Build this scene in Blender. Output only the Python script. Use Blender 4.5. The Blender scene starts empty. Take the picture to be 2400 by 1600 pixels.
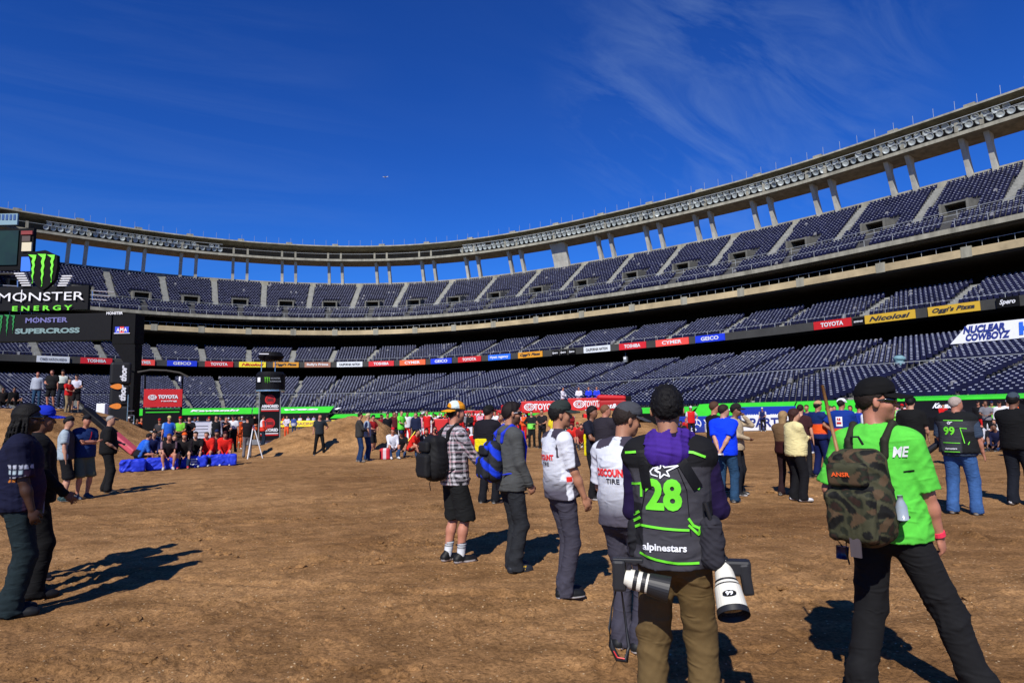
import bpy, bmesh, math, random
import numpy as np
from mathutils import Vector, Matrix
from mathutils.bvhtree import BVHTree

random.seed(7)
rng = np.random.default_rng(7)
SC = bpy.context.scene
COL = SC.collection

# ------------------------------------------------------------------ camera
CAMH = 1.65
F = 1500.0                     # focal length in pixels of a 2400 wide picture
TILT = math.radians(6.353)
ROLL = math.radians(1.072)
cd = bpy.data.cameras.new("camera")
cd.sensor_width = 36.0
cd.lens = F / 2400 * 36
cd.clip_start = 0.05
cd.clip_end = 3000
cam = bpy.data.objects.new("camera", cd)
COL.objects.link(cam)
cam.matrix_world = (Matrix.Translation((0, 0, CAMH)) @ Matrix.Rotation(math.pi / 2 + TILT, 4, 'X')
                    @ Matrix.Rotation(-ROLL, 4, 'Z'))
SC.camera = cam

# ------------------------------------------------------------------ light
SUN_EL = math.radians(42)
SUN_DIR = math.radians(18)     # shadows fall 18 degrees right of the view axis
w = bpy.data.worlds.new("World")
SC.world = w
w.use_nodes = True
nt = w.node_tree
nt.nodes.clear()
sky = nt.nodes.new("ShaderNodeTexSky")
sky.sky_type = 'NISHITA'
sky.sun_disc = False
sky.sun_elevation = SUN_EL
sky.sun_rotation = math.radians(180) + SUN_DIR
sky.altitude = 100
sky.air_density = 1.0
sky.dust_density = 0.0
sky.ozone_density = 3.0
hs = nt.nodes.new("ShaderNodeHueSaturation")
hs.inputs["Hue"].default_value = 0.515
hs.inputs["Saturation"].default_value = 1.05
hs.inputs["Value"].default_value = 1.0
# thin cirrus: streaked noise laid along a drift direction, thickest in one part of the sky
L = nt.links.new
def nn(t, **k):
    n = nt.nodes.new(t)
    for q, v in k.items(): setattr(n, q, v)
    return n
tc = nn("ShaderNodeTexCoord")
def dot(vec):
    n = nn("ShaderNodeVectorMath", operation='DOT_PRODUCT'); n.inputs[1].default_value = vec
    L(tc.outputs["Generated"], n.inputs[0]); return n.outputs["Value"]
def mul(a, b):
    n = nn("ShaderNodeMath", operation='MULTIPLY')
    for i, q in enumerate((a, b)):
        if isinstance(q, (int, float)): n.inputs[i].default_value = q
        else: L(q, n.inputs[i])
    return n.outputs[0]
def rng_(a, lo, hi, o0=0.0, o1=1.0, smooth=False):
    n = nn("ShaderNodeMapRange")
    if smooth: n.interpolation_type = 'SMOOTHSTEP'
    L(a, n.inputs[0]); n.inputs[1].default_value = lo; n.inputs[2].default_value = hi; n.inputs[3].default_value = o0; n.inputs[4].default_value = o1
    return n.outputs[0]
def cirrus(center, along, perp, fa, fp, lo, hi, m0, m1):
    c = nn("ShaderNodeCombineXYZ")
    L(mul(dot(along), fa), c.inputs[0]); L(mul(dot(perp), fp), c.inputs[1]); L(mul(dot(center), 2.0), c.inputs[2])
    n = nn("ShaderNodeTexNoise"); n.inputs["Scale"].default_value = 1.0; n.inputs["Detail"].default_value = 10; n.inputs["Roughness"].default_value = 0.62; n.inputs["Distortion"].default_value = 0.9
    L(c.outputs[0], n.inputs["Vector"])
    return mul(rng_(n.outputs[0], lo, hi), rng_(dot(center), m0, m1, smooth=True))
CA = cirrus((0.312, 0.838, 0.448), (0.830, -0.011, -0.558), (0.463, -0.546, 0.698), 5.0, 15.0, 0.42, 0.84, 0.958, 0.995)
CB = cirrus((-0.52, 0.80, 0.29), (0.85, 0.52, -0.05), (0.0, -0.1, 1.0), 1.6, 12.0, 0.46, 0.85, 0.90, 0.99)
CC = cirrus((0.05, 0.86, 0.50), (0.97, 0.0, -0.25), (0.25, -0.2, 0.95), 1.4, 9.0, 0.45, 0.90, 0.86, 0.99)
ad = nn("ShaderNodeMath", operation='ADD'); L(CA, ad.inputs[0]); L(mul(CB, 0.35), ad.inputs[1])
ad2 = nn("ShaderNodeMath", operation='ADD'); L(ad.outputs[0], ad2.inputs[0]); L(mul(CC, 0.08), ad2.inputs[1])
amt = mul(ad2.outputs[0], 0.25)
v0 = nn("ShaderNodeVectorMath", operation='SCALE'); v0.inputs["Scale"].default_value = 1 / 7.0
gm = nn("ShaderNodeGamma"); gm.inputs[1].default_value = 1.16
vm = nn("ShaderNodeVectorMath", operation='MULTIPLY'); vm.inputs[1].default_value = (0.30 * 7, 1.04 * 7, 2.10 * 7)
mx = nn("ShaderNodeMixRGB"); mx.inputs[2].default_value = (5.5, 8.0, 12.0, 1)
bg = nn("ShaderNodeBackground"); bg.inputs[1].default_value = 0.050
out = nn("ShaderNodeOutputWorld")
L(sky.outputs[0], hs.inputs["Color"]); L(hs.outputs[0], v0.inputs[0]); L(v0.outputs[0], gm.inputs[0]); L(gm.outputs[0], vm.inputs[0])
L(vm.outputs[0], mx.inputs[1]); L(amt, mx.inputs[0]); L(mx.outputs[0], bg.inputs[0]); L(bg.outputs[0], out.inputs[0])

sl = bpy.data.lights.new("sun", 'SUN')
sl.energy = 5.0
sl.angle = math.radians(0.5)
sl.color = (1.0, 0.955, 0.88)
so = bpy.data.objects.new("sun", sl)
COL.objects.link(so)
sdir = Vector((math.sin(SUN_DIR) * math.cos(SUN_EL), math.cos(SUN_DIR) * math.cos(SUN_EL), -math.sin(SUN_EL)))
so.rotation_euler = sdir.to_track_quat('-Z', 'Y').to_euler()
so.location = (-20, -40, 60)
SC.view_settings.view_transform = 'Standard'
SC.view_settings.look = 'None'
SC.view_settings.exposure = 0.31
SC.view_settings.gamma = 1.0
SC.view_settings.use_curve_mapping = False
SC.cycles.max_bounces = 5
SC.cycles.diffuse_bounces = 3

# ------------------------------------------------------------------ photo <-> place
ct, st_, cr, sr = math.cos(TILT), math.sin(TILT), math.cos(ROLL), math.sin(ROLL)

def ray(px, py):
    u = px - 1200; v = 800 - py
    u, v = u * cr + v * sr, -u * sr + v * cr
    return u, F * ct - v * st_, F * st_ + v * ct

def ground(px, py, z=0.0):
    u, f, zz = ray(px, py)
    k = (z - CAMH) / zz
    return u * k, f * k

def at(px, py, Y):
    u, f, zz = ray(px, py)
    k = Y / f
    return Vector((u * k, Y, CAMH + zz * k))

def proj(P):
    P = np.asarray(P, float)
    x, y, z = P[..., 0], P[..., 1], P[..., 2] - CAMH
    dep = y * ct + z * st_
    u = F * x / dep
    v = F * (-y * st_ + z * ct) / dep
    u, v = u * cr - v * sr, u * sr + v * cr
    return u + 1200, 800 - v

def lin(c):
    return tuple(((x / 255) / 12.92 if x / 255 <= 0.04045 else ((x / 255 + 0.055) / 1.055) ** 2.4) for x in c)

# ------------------------------------------------------------------ materials
MATS = {}

def mat(name, col, rough=0.6, metal=0.0, spec=0.5, var=0.12, scale=8.0, bump=0.0, bscale=60.0, attr=False,
        streak=False, emit=0.0, var2=0.0, coords='Object'):
    if name in MATS:
        return MATS[name]
    m = bpy.data.materials.new(name)
    m.use_nodes = True
    t = m.node_tree
    b = t.nodes["Principled BSDF"]
    b.inputs["Roughness"].default_value = rough
    b.inputs["Metallic"].default_value = metal
    b.inputs["Specular IOR Level"].default_value = spec
    lk = t.links.new
    tc = t.nodes.new("ShaderNodeTexCoord")
    n = t.nodes.new("ShaderNodeTexNoise")
    n.inputs["Scale"].default_value = scale
    n.inputs["Detail"].default_value = 5
    n.inputs["Roughness"].default_value = 0.65
    if streak:
        mp = t.nodes.new("ShaderNodeMapping")
        mp.inputs["Scale"].default_value = (1, 1, 0.15)
        lk(tc.outputs[coords], mp.inputs[0]); lk(mp.outputs[0], n.inputs["Vector"])
    else:
        lk(tc.outputs[coords], n.inputs["Vector"])
    r = t.nodes.new("ShaderNodeMapRange")
    r.inputs[1].default_value = 0.3; r.inputs[2].default_value = 0.7
    r.inputs[3].default_value = 1 - var; r.inputs[4].default_value = 1 + var * 0.6
    lk(n.outputs[0], r.inputs[0])
    mul = t.nodes.new("ShaderNodeVectorMath"); mul.operation = 'SCALE'
    if attr:
        a = t.nodes.new("ShaderNodeAttribute"); a.attribute_name = "Col"
        lk(a.outputs["Color"], mul.inputs[0])
    else:
        rgb = t.nodes.new("ShaderNodeRGB"); rgb.outputs[0].default_value = (*col, 1)
        lk(rgb.outputs[0], mul.inputs[0])
    lk(r.outputs[0], mul.inputs["Scale"])
    lk(mul.outputs[0], b.inputs["Base Color"])
    if emit:
        lk(mul.outputs[0], b.inputs["Emission Color"])
        b.inputs["Emission Strength"].default_value = emit
    if bump:
        nb = t.nodes.new("ShaderNodeTexNoise"); nb.inputs["Scale"].default_value = bscale
        nb.inputs["Detail"].default_value = 4
        lk(tc.outputs[coords], nb.inputs["Vector"])
        bm = t.nodes.new("ShaderNodeBump"); bm.inputs["Strength"].default_value = 0.6
        bm.inputs["Distance"].default_value = bump
        lk(nb.outputs[0], bm.inputs["Height"]); lk(bm.outputs[0], b.inputs["Normal"])
    if attr and col[0] == 0.5 and name in ("cloth", "denim"):      # soft creases running mostly across the limbs
        mp2 = t.nodes.new("ShaderNodeMapping"); mp2.inputs["Scale"].default_value = (1.0, 1.0, 2.6); mp2.inputs["Rotation"].default_value = (0.25, 0.2, 0)
        nc = t.nodes.new("ShaderNodeTexNoise"); nc.inputs["Scale"].default_value = 5.5; nc.inputs["Detail"].default_value = 3.5; nc.inputs["Distortion"].default_value = 1.2
        try: nc.noise_type = 'RIDGED_MULTIFRACTAL'
        except Exception: pass
        b2 = t.nodes.new("ShaderNodeBump"); b2.inputs["Strength"].default_value = 0.55; b2.inputs["Distance"].default_value = 0.022
        lk(tc.outputs[coords], mp2.inputs[0]); lk(mp2.outputs[0], nc.inputs["Vector"]); lk(nc.outputs[0], b2.inputs["Height"])
        lk(bm.outputs[0], b2.inputs["Normal"]); lk(b2.outputs[0], b.inputs["Normal"])
    MATS[name] = m
    return m

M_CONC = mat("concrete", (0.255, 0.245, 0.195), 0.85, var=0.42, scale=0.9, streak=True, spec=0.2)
M_CONC2 = mat("concrete_dark", (0.075, 0.070, 0.060), 0.9, var=0.3, scale=0.4, spec=0.1)  # darkened to carry the shade under the decks; also on field wall and truss
M_WALL = mat("shadow_wall", (0.012, 0.012, 0.013), 0.95, var=0.3, scale=0.6, spec=0.05)  # near-black colour stands in for deep shade in recesses and openings
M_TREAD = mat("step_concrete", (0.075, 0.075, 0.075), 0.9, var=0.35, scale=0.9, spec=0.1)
M_LEDGE = mat("tan_ledge", (0.40, 0.32, 0.19), 0.8, var=0.35, scale=0.35, spec=0.2)
M_SEAT = mat("seat_plastic", (0.02, 0.02, 0.1), 0.6, attr=True, var=0.2, scale=3, spec=0.12)
M_RAIL = mat("grey_rail", (0.36, 0.38, 0.38), 0.5, metal=0.2)
M_BLACK = mat("black_paint", (0.004, 0.004, 0.005), 0.7, spec=0.12, var=0.25, scale=2)
M_BLACKG = mat("black_vinyl", (0.005, 0.005, 0.006), 0.6, spec=0.15, var=0.2, scale=2)
M_WHITE = mat("white_paint", (0.66, 0.67, 0.69), 0.6, var=0.08)
M_GREY = mat("grey_metal", (0.25, 0.26, 0.27), 0.45, metal=0.4)
M_SILVER = mat("bright_metal", (0.6, 0.62, 0.62), 0.25, metal=0.9)
M_LAMP = mat("lamp_housing", (0.06, 0.085, 0.075), 0.5, metal=0.2)
M_LAMPG = mat("lamp_glass", (0.38, 0.42, 0.40), 0.35, metal=0.1, spec=0.8)
M_GREEN = mat("green_vinyl", (0.035, 0.50, 0.02), 0.5, var=0.12, scale=1.5)
M_LIME = mat("lime_print", (0.13, 0.62, 0.02), 0.6, var=0.05)
M_CLAW = mat("claw_green", (0.16, 0.75, 0.03), 0.5, var=0.25, scale=1.0, emit=0.15)
M_RED = mat("red_vinyl", (0.50, 0.010, 0.010), 0.5, var=0.1, scale=2)
M_BLUE = mat("blue_vinyl", (0.006, 0.030, 0.30), 0.5, var=0.12, scale=2)
M_YEL = mat("yellow_board", (0.55, 0.34, 0.02), 0.6, var=0.08)
M_ORG = mat("orange_board", (0.60, 0.26, 0.012), 0.6, var=0.08)
M_WOOD = mat("wood_handle", (0.26, 0.13, 0.045), 0.6, var=0.3, scale=20)
M_CLOTH = mat("cloth", (0.5, 0.5, 0.5), 0.88, attr=True, spec=0.18, var=0.10, scale=30, bump=0.0015, bscale=420)
M_DENIM = mat("denim", (0.5, 0.5, 0.5), 0.9, attr=True, spec=0.12, var=0.28, scale=14, bump=0.002, bscale=300)
M_SKIN = mat("skin", (0.5, 0.5, 0.5), 0.5, attr=True, spec=0.35, var=0.12, scale=22, bump=0.0008, bscale=260)
M_HAIR = mat("hair", (0.5, 0.5, 0.5), 0.7, attr=True, spec=0.2, var=0.25, scale=60, bump=0.006, bscale=160)
M_SHOE = mat("shoe", (0.5, 0.5, 0.5), 0.6, attr=True, spec=0.3, var=0.1)
M_PACK = mat("pack_fabric", (0.5, 0.5, 0.5), 0.75, attr=True, spec=0.25, var=0.15, scale=25, bump=0.003, bscale=220)
M_RUB = mat("black_rubber", (0.012, 0.012, 0.014), 0.5, spec=0.4, var=0.2)
M_LENSW = mat("ivory_lens_paint", (0.62, 0.60, 0.52), 0.4, var=0.06)
M_GLASSD = mat("dark_lens", (0.004, 0.004, 0.005), 0.12, spec=0.8)
M_GLASS = mat("front_glass", (0.01, 0.012, 0.02), 0.05, spec=0.9)

# ------------------------------------------------------------------ object helpers
def link(o, parent=None):
    COL.objects.link(o)
    if parent is not None:
        o.parent = parent
    return o

def mobj(name, me, parent=None, mats=None):
    if mats is not None:
        for m in (mats if isinstance(mats, (list, tuple)) else [mats]):
            me.materials.append(m)
    return link(bpy.data.objects.new(name, me), parent)

def tag(o, label=None, cat=None, group=None, kind=None):
    if label: o["label"] = label
    if cat: o["category"] = cat
    if group: o["group"] = group
    if kind: o["kind"] = kind
    return o

def empty(name, loc=(0, 0, 0), rz=0.0, **k):
    o = bpy.data.objects.new(name, None)
    o.empty_display_size = 0.3
    o.location = loc
    o.rotation_euler = (0, 0, rz)
    link(o)
    return tag(o, **k)

class MB:
    """collects quads and polygons for one mesh"""
    def __init__(s):
        s.v = []; s.f = []; s.m = []
    def poly(s, pts, mi=0):
        n = len(s.v); s.v += [tuple(p) for p in pts]; s.f.append(tuple(range(n, n + len(pts)))); s.m.append(mi)
    def box(s, c, d, R=None, mi=0, taper=1.0):
        n = len(s.v)
        for dz in (-1, 1):
            k = taper if dz > 0 else 1.0
            for dx, dy in ((-1, -1), (1, -1), (1, 1), (-1, 1)):
                p = Vector((dx * d[0] / 2 * k, dy * d[1] / 2 * k, dz * d[2] / 2))
                if R is not None: p = R @ p
                s.v.append(tuple(p + Vector(c)))
        for q in ((0, 3, 2, 1), (4, 5, 6, 7), (0, 1, 5, 4), (1, 2, 6, 5), (2, 3, 7, 6), (3, 0, 4, 7)):
            s.f.append(tuple(n + i for i in q)); s.m.append(mi)
    def tube(s, pts, r, seg=8, mi=0, cap=True):
        pts = [Vector(p) for p in pts]
        rs = r if isinstance(r, (list, tuple)) else [r] * len(pts)
        n0 = len(s.v); up = Vector((0, 0, 1))
        for i, p in enumerate(pts):
            d = (pts[min(i + 1, len(pts) - 1)] - pts[max(i - 1, 0)]).normalized()
            a = d.cross(up)
            if a.length < 1e-3: a = d.cross(Vector((0, 1, 0)))
            a.normalize(); b = d.cross(a).normalized()
            for k in range(seg):
                t = 2 * math.pi * k / seg
                s.v.append(tuple(p + (a * math.cos(t) + b * math.sin(t)) * rs[i]))
        for i in range(len(pts) - 1):
            for k in range(seg):
                k2 = (k + 1) % seg
                s.f.append((n0 + i * seg + k, n0 + i * seg + k2, n0 + (i + 1) * seg + k2, n0 + (i + 1) * seg + k)); s.m.append(mi)
        if cap:
            s.f.append(tuple(n0 + k for k in range(seg))); s.m.append(mi)
            s.f.append(tuple(n0 + (len(pts) - 1) * seg + k for k in reversed(range(seg)))); s.m.append(mi)
    def mesh(s, name, smooth=False):
        me = bpy.data.meshes.new(name)
        me.from_pydata(s.v, [], s.f)
        me.polygons.foreach_set("material_index", s.m)
        if smooth: me.polygons.foreach_set("use_smooth", [True] * len(s.f))
        me.update()
        return me
    def build(s, name, mats, parent=None, smooth=False, bevel=0.0):
        me = s.mesh(name, smooth)
        if bevel:
            bm = bmesh.new(); bm.from_mesh(me)
            bmesh.ops.remove_doubles(bm, verts=bm.verts, dist=1e-5)
            bmesh.ops.bevel(bm, geom=bm.edges[:], offset=bevel, segments=2, affect='EDGES', profile=0.6)
            bm.to_mesh(me); bm.free()
        return mobj(name, me, parent, mats)

TXT = {}
def text_mesh(txt, shear=0.0, sx=1.0, bold=0.0, space=1.0):
    """text outline mesh, height about 1 (capitals), centred, in the XZ plane facing -Y"""
    key = (txt, shear, sx, bold, space)
    if key in TXT: return TXT[key]
    c = bpy.data.curves.new("t", 'FONT')
    c.body = txt; c.size = 1.0; c.shear = shear; c.offset = bold; c.space_character = space
    c.resolution_u = 3
    o = bpy.data.objects.new("t", c); COL.objects.link(o)
    dg = bpy.context.evaluated_depsgraph_get()
    me = bpy.data.meshes.new_from_object(o.evaluated_get(dg))
    bpy.data.objects.remove(o); bpy.data.curves.remove(c)
    n = len(me.vertices)
    v = np.zeros(n * 3); me.vertices.foreach_get("co", v); v = v.reshape(-1, 3)
    f = [tuple(p.vertices) for p in me.polygons]
    bpy.data.meshes.remove(me)
    lo, hi = v.min(0), v.max(0)
    v[:, 0] = (v[:, 0] - (lo[0] + hi[0]) / 2) * sx
    v[:, 1] = (v[:, 1] - (lo[1] + hi[1]) / 2)
    k = 1.0 / 0.70
    v = v * k
    TXT[key] = (v[:, :2], f)
    return TXT[key]

def lettering(txt, center, xdir, height, m, parent, width=None, shear=0.0, bold=0.03, zdir=(0, 0, 1), name="lettering", space=1.0):
    v, f = text_mesh(txt, shear, 1.0, bold, space)
    wd = (v[:, 0].max() - v[:, 0].min())
    sx = height if width is None else width / wd
    xd = np.array(Vector(xdir).normalized()); zd = np.array(Vector(zdir).normalized())
    V = np.array(center)[None] + v[:, :1] * sx * xd[None] + v[:, 1:2] * height * zd[None]
    me = bpy.data.meshes.new(name); me.from_pydata([tuple(p) for p in V], [], f); me.update()
    return mobj(name, me, parent, m)
# ------------------------------------------------------------------ stadium bowl
PATH = [(-106, 97), (-99.3, 105.2), (-91.8, 113.4), (-86.1, 118.7), (-80.3, 124.0), (-74.4, 128.9), (-67.9, 133.3), (-61.0, 137.0), (-53.8, 140.0),
        (-46.2, 142.3), (-38.5, 143.8), (-30.7, 144.2), (-22.7, 143.6), (-14.9, 141.9), (-7.3, 139.2), (0.0, 135.7),
        (6.9, 131.6), (13.4, 127.3), (19.4, 122.8), (25.2, 118.4), (30.5, 114.0), (35.6, 109.6), (40.4, 105.1),
        (44.7, 100.5), (48.7, 95.7), (52.4, 90.8), (55.9, 86.0), (59.2, 81.5), (62.5, 77.0), (69.0, 67.5), (74.5, 57.5), (79, 47)]
PATH = np.array(PATH, float)
_d = np.concatenate([[0], np.cumsum(np.hypot(*np.diff(PATH, axis=0).T))])
S_TOT = _d[-1]
_sd = np.arange(0, S_TOT, 0.5)
_px = np.interp(_sd, _d, PATH[:, 0]); _py = np.interp(_sd, _d, PATH[:, 1])
for _ in range(3):                      # smooth the corners of the traced line
    k = np.ones(13) / 13
    _px = np.convolve(np.pad(_px, 6, 'reflect', reflect_type='odd'), k, 'valid')
    _py = np.convolve(np.pad(_py, 6, 'reflect', reflect_type='odd'), k, 'valid')
_tx = np.gradient(_px); _ty = np.gradient(_py)
_l = np.hypot(_tx, _ty); _tx /= _l; _ty /= _l

def P(s, o=0.0, h=0.0):
    s = np.asarray(s, float)
    x = np.interp(s, _sd, _px); y = np.interp(s, _sd, _py)
    nx = np.interp(s, _sd, _ty); ny = -np.interp(s, _sd, _tx)
    o = np.asarray(o, float)
    return np.stack(np.broadcast_arrays(x + nx * o, y + ny * o, h), -1)

def frame(s):
    t = Vector((float(np.interp(s, _sd, _tx)), float(np.interp(s, _sd, _ty)), 0)).normalized()
    n = Vector((t.y, -t.x, 0))
    return t, n

def s_at(px, o, h):
    ss = np.arange(2, S_TOT - 2, 0.25)
    u, v = proj(P(ss, o, h))
    return float(np.interp(px, u, ss))

SA, SB = 0.0, S_TOT - 0.6

def loft(name, prof, m, parent, step=2.0, mi=None, closed=False, s0=None, s1=None, smooth=False):
    s0 = SA if s0 is None else s0; s1 = SB if s1 is None else s1
    n = max(2, int((s1 - s0) / step) + 1)
    ss = np.linspace(s0, s1, n)
    k = len(prof)
    V = np.concatenate([P(ss, o, h) for o, h in prof])       # profile-major
    f = []; ms = []
    for j in range(k if closed else k - 1):
        j2 = (j + 1) % k
        for i in range(n - 1):
            f.append((j * n + i, j * n + i + 1, j2 * n + i + 1, j2 * n + i))
            ms.append(mi[j] if mi else 0)
    me = bpy.data.meshes.new(name)
    me.from_pydata(V.tolist(), [], f)
    me.polygons.foreach_set("material_index", ms)
    if smooth: me.polygons.foreach_set("use_smooth", [True] * len(f))
    me.update()
    return mobj(name, me, parent, m)

stad = empty("stadium", (0, 0, 0), label="huge concrete stadium bowl with three decks of navy seats under a raised floodlight ring", cat="stadium")

# ring that carries the floodlights
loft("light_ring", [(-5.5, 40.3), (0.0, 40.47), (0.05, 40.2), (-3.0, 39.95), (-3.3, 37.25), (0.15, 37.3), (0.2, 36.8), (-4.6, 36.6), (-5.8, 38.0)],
     [M_CONC, mat("ring_back_wall", (0.10, 0.08, 0.055), 0.9, var=0.3, scale=0.7, streak=True, spec=0.1)], stad,  # back wall colour darkened to carry the shade of the slab above
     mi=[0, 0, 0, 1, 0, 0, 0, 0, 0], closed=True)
# column positions along the ring
COLXY = [(-83.5, 121.1), (-76.2, 127.6), (-68.1, 133.2), (-59.3, 137.8), (-49.9, 141.3), (-40.1, 143.6), (-29.8, 144.2), (-19.4, 143.0),
         (-9.4, 140.0), (0.3, 135.5), (9.3, 130.0), (17.8, 124.0), (26.0, 117.7), (33.8, 111.2), (41.3, 104.2), (48.2, 96.4), (54.5, 87.9), (60.4, 80.0)]
def near_s(x, y):
    return float(_sd[np.argmin((_px - x) ** 2 + (_py - y) ** 2)])
CS = [near_s(*c) for c in COLXY]
CS = [CS[0] - 19.5, CS[0] - 9.7] + CS + [CS[-1] + 10.3, CS[-1] + 20]
CS = [s for s in CS if 2 < s < SB - 2]
WIDE = min(range(len(CS)), key=lambda i: abs(CS[i] - near_s(9.3, 130.0)))
def column(s, wdt, name="column"):
    t, n = frame(s)
    mb = MB()
    prof = [(-3.9, 31.0, 0.62), (-3.1, 33.2, 0.52), (-2.2, 35.4, 0.50), (-1.9, 36.75, 0.90)]
    for (oa, ha, da), (ob, hb, db) in zip(prof[:-1], prof[1:]):
        A = [Vector(P(s, oa + dd * da, ha)) + t * e * wdt / 2 for dd, e in ((-1, -1), (1, -1), (1, 1), (-1, 1))]
        B = [Vector(P(s, ob + dd * db, hb)) + t * e * wdt / 2 for dd, e in ((-1, -1), (1, -1), (1, 1), (-1, 1))]
        for q in range(4):
            q2 = (q + 1) % 4
            mb.poly([A[q], A[q2], B[q2], B[q]])
    mb.build(name, mat("pale_column_concrete", (0.46, 0.45, 0.39), 0.85, var=0.3, scale=0.9, streak=True, spec=0.2), stad)
for i, s in enumerate(CS):
    if i == WIDE:
        column(s, 3.4)
    else:
        column(s - 1.42, 0.60); column(s + 1.42, 0.60)
    t, n = frame(s)                      # small box and post on top of the ring
    mb = MB(); c = Vector(P(s, -1.2, 40.75)); mb.box(c, (1.3, 1.0, 0.55), Matrix((t, n, (0, 0, 1))).transposed())
    mb.build("roof_box", M_CONC, stad)
    for ds in (-1.42, 1.42) if i != WIDE else (0,):
        mb = MB(); mb.box(Vector(P(s + ds, 0.05, 38.0)), (0.42, 0.3, 1.3), Matrix((t, n, (0, 0, 1))).transposed())
        mb.build("ring_post", M_CONC, stad)
mb = MB(); mb.tube([(0, 0, 0), (0, 0, 1.5)], 0.028, 4)
rod_me = mb.mesh("lightning_rod"); rod_me.materials.append(M_RAIL)
for s in np.arange(4, SB - 3, 2.55):
    o = link(bpy.data.objects.new("lightning_rod", rod_me), stad); o.location = P(s, -0.5, 40.4)

# floodlights, two rows
mb = MB()
def lampmesh():
    mb = MB(); seg = 10
    prof = [(-0.50, 0.14, 0), (-0.26, 0.33, 0), (0.02, 0.48, 0), (0.02, 0.42, 1), (-0.06, 0.24, 1)]
    n0 = 0
    for y, r, m in prof:
        for k in range(seg):
            a = 2 * math.pi * k / seg
            mb.v.append((r * math.cos(a), -y, r * math.sin(a)))
    for j in range(len(prof) - 1):
        for k in range(seg):
            k2 = (k + 1) % seg
            mb.f.append((j * seg + k, j * seg + k2, (j + 1) * seg + k2, (j + 1) * seg + k)); mb.m.append(prof[j][2] if j < 2 else 1)
    mb.f.append(tuple((len(prof) - 1) * seg + k for k in range(seg))); mb.m.append(1)
    mb.f.append(tuple(k for k in range(seg))); mb.m.append(0)
    mb.box((0, 0.15, -0.45), (0.12, 0.12, 0.5), mi=0)
    me = mb.mesh("floodlight"); me.materials.append(M_LAMP); me.materials.append(M_LAMPG)
    return me
lamp_me = lampmesh()
sL0, sL1 = s_at(108, 0, 38.5), s_at(522, 0, 38.5)
sR0 = s_at(1083, 0, 38.5)
lamps = []
for row in (0, 1):
    for a, b in ((sL0, sL1), (sR0, SB - 2)):
        for s in np.arange(a + row * 0.55, b, 1.14):
            if row and rng.random() < 0.06: continue
            lamps.append((s, row))
for s, row in lamps:
    t, n = frame(s)
    o = link(bpy.data.objects.new("floodlight", lamp_me), stad)
    yaw = math.atan2(-n.x, n.y) + rng.uniform(-0.35, 0.35)
    o.location = P(s, 0.15 - 0.55 * row + 0.05, 37.95 + 0.92 * row)
    o.rotation_euler = (math.radians(22 + rng.uniform(-6, 6)), 0, yaw + math.pi)
    o.rotation_euler = (Matrix.Rotation(yaw, 4, 'Z') @ Matrix.Rotation(math.radians(rng.uniform(-30, -15)), 4, 'X') @ Matrix.Rotation(math.pi, 4, 'Z')).to_euler()
for a, b in ((sL0, sL1), (sR0, SB - 2)):
    for hh in (38.35, 39.2):
        loft("lamp_rail", [(-0.1, hh), (-0.04, hh), (-0.04, hh + 0.07), (-0.1, hh + 0.07)], M_RAIL, stad, closed=True, s0=a, s1=b)
loft("catwalk_rail", [(0.12, 38.45), (0.15, 38.45), (0.15, 38.5), (0.12, 38.5)], M_RAIL, stad, closed=True)

# decks: list of (offset, height) from front to back
def steps(name, o0, h0, o1, h1, rows, m):
    prof = []
    for i in range(rows):
        oa = o0 + (o1 - o0) * i / rows; ob = o0 + (o1 - o0) * (i + 1) / rows
        h = h0 + (h1 - h0) * (i + 1) / rows
        if i == 0: prof.append((oa, h0))
        prof += [(oa, h), (ob, h)]
    loft(name, prof, m, stad, step=2.5)
DECKS = {   # name: front offset, front height, back offset, back height, rows
    'upper': (6.7, 24.35, -3.1, 31.3, 16),
    'upper_front': (12.0, 21.3, 8.1, 23.8, 6),
    'middle': (17.9, 11.7, 8.9, 15.3, 12),
    'lower': (31.6, 4.9, 17.3, 8.6, 19),
    'lower_front': (46.4, 1.6, 33.0, 4.6, 16),
}
for k, (o0, h0, o1, h1, r) in DECKS.items():
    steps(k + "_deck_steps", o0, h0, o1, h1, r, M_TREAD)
# walls, slabs, soffits
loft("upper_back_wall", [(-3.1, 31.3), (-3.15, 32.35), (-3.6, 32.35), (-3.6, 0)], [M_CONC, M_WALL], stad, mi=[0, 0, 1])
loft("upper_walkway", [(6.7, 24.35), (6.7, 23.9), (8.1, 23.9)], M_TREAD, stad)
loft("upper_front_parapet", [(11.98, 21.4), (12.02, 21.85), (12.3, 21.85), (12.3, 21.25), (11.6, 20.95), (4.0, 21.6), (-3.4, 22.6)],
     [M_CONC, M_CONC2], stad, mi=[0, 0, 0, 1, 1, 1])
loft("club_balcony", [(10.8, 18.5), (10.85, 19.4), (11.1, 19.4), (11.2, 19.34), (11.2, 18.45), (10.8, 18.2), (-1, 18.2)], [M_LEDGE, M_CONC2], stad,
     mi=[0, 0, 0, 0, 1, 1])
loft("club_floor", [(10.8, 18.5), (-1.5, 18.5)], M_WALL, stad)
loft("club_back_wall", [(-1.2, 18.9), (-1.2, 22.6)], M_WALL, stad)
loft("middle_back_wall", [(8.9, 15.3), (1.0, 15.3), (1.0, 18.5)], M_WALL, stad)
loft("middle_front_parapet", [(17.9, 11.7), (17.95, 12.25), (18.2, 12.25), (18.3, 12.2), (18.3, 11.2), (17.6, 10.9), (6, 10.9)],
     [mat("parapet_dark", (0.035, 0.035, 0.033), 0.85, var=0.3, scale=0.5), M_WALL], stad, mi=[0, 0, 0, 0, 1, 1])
loft("lower_back_wall", [(17.3, 8.6), (6, 8.6), (6, 10.9)], M_WALL, stad)
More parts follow.
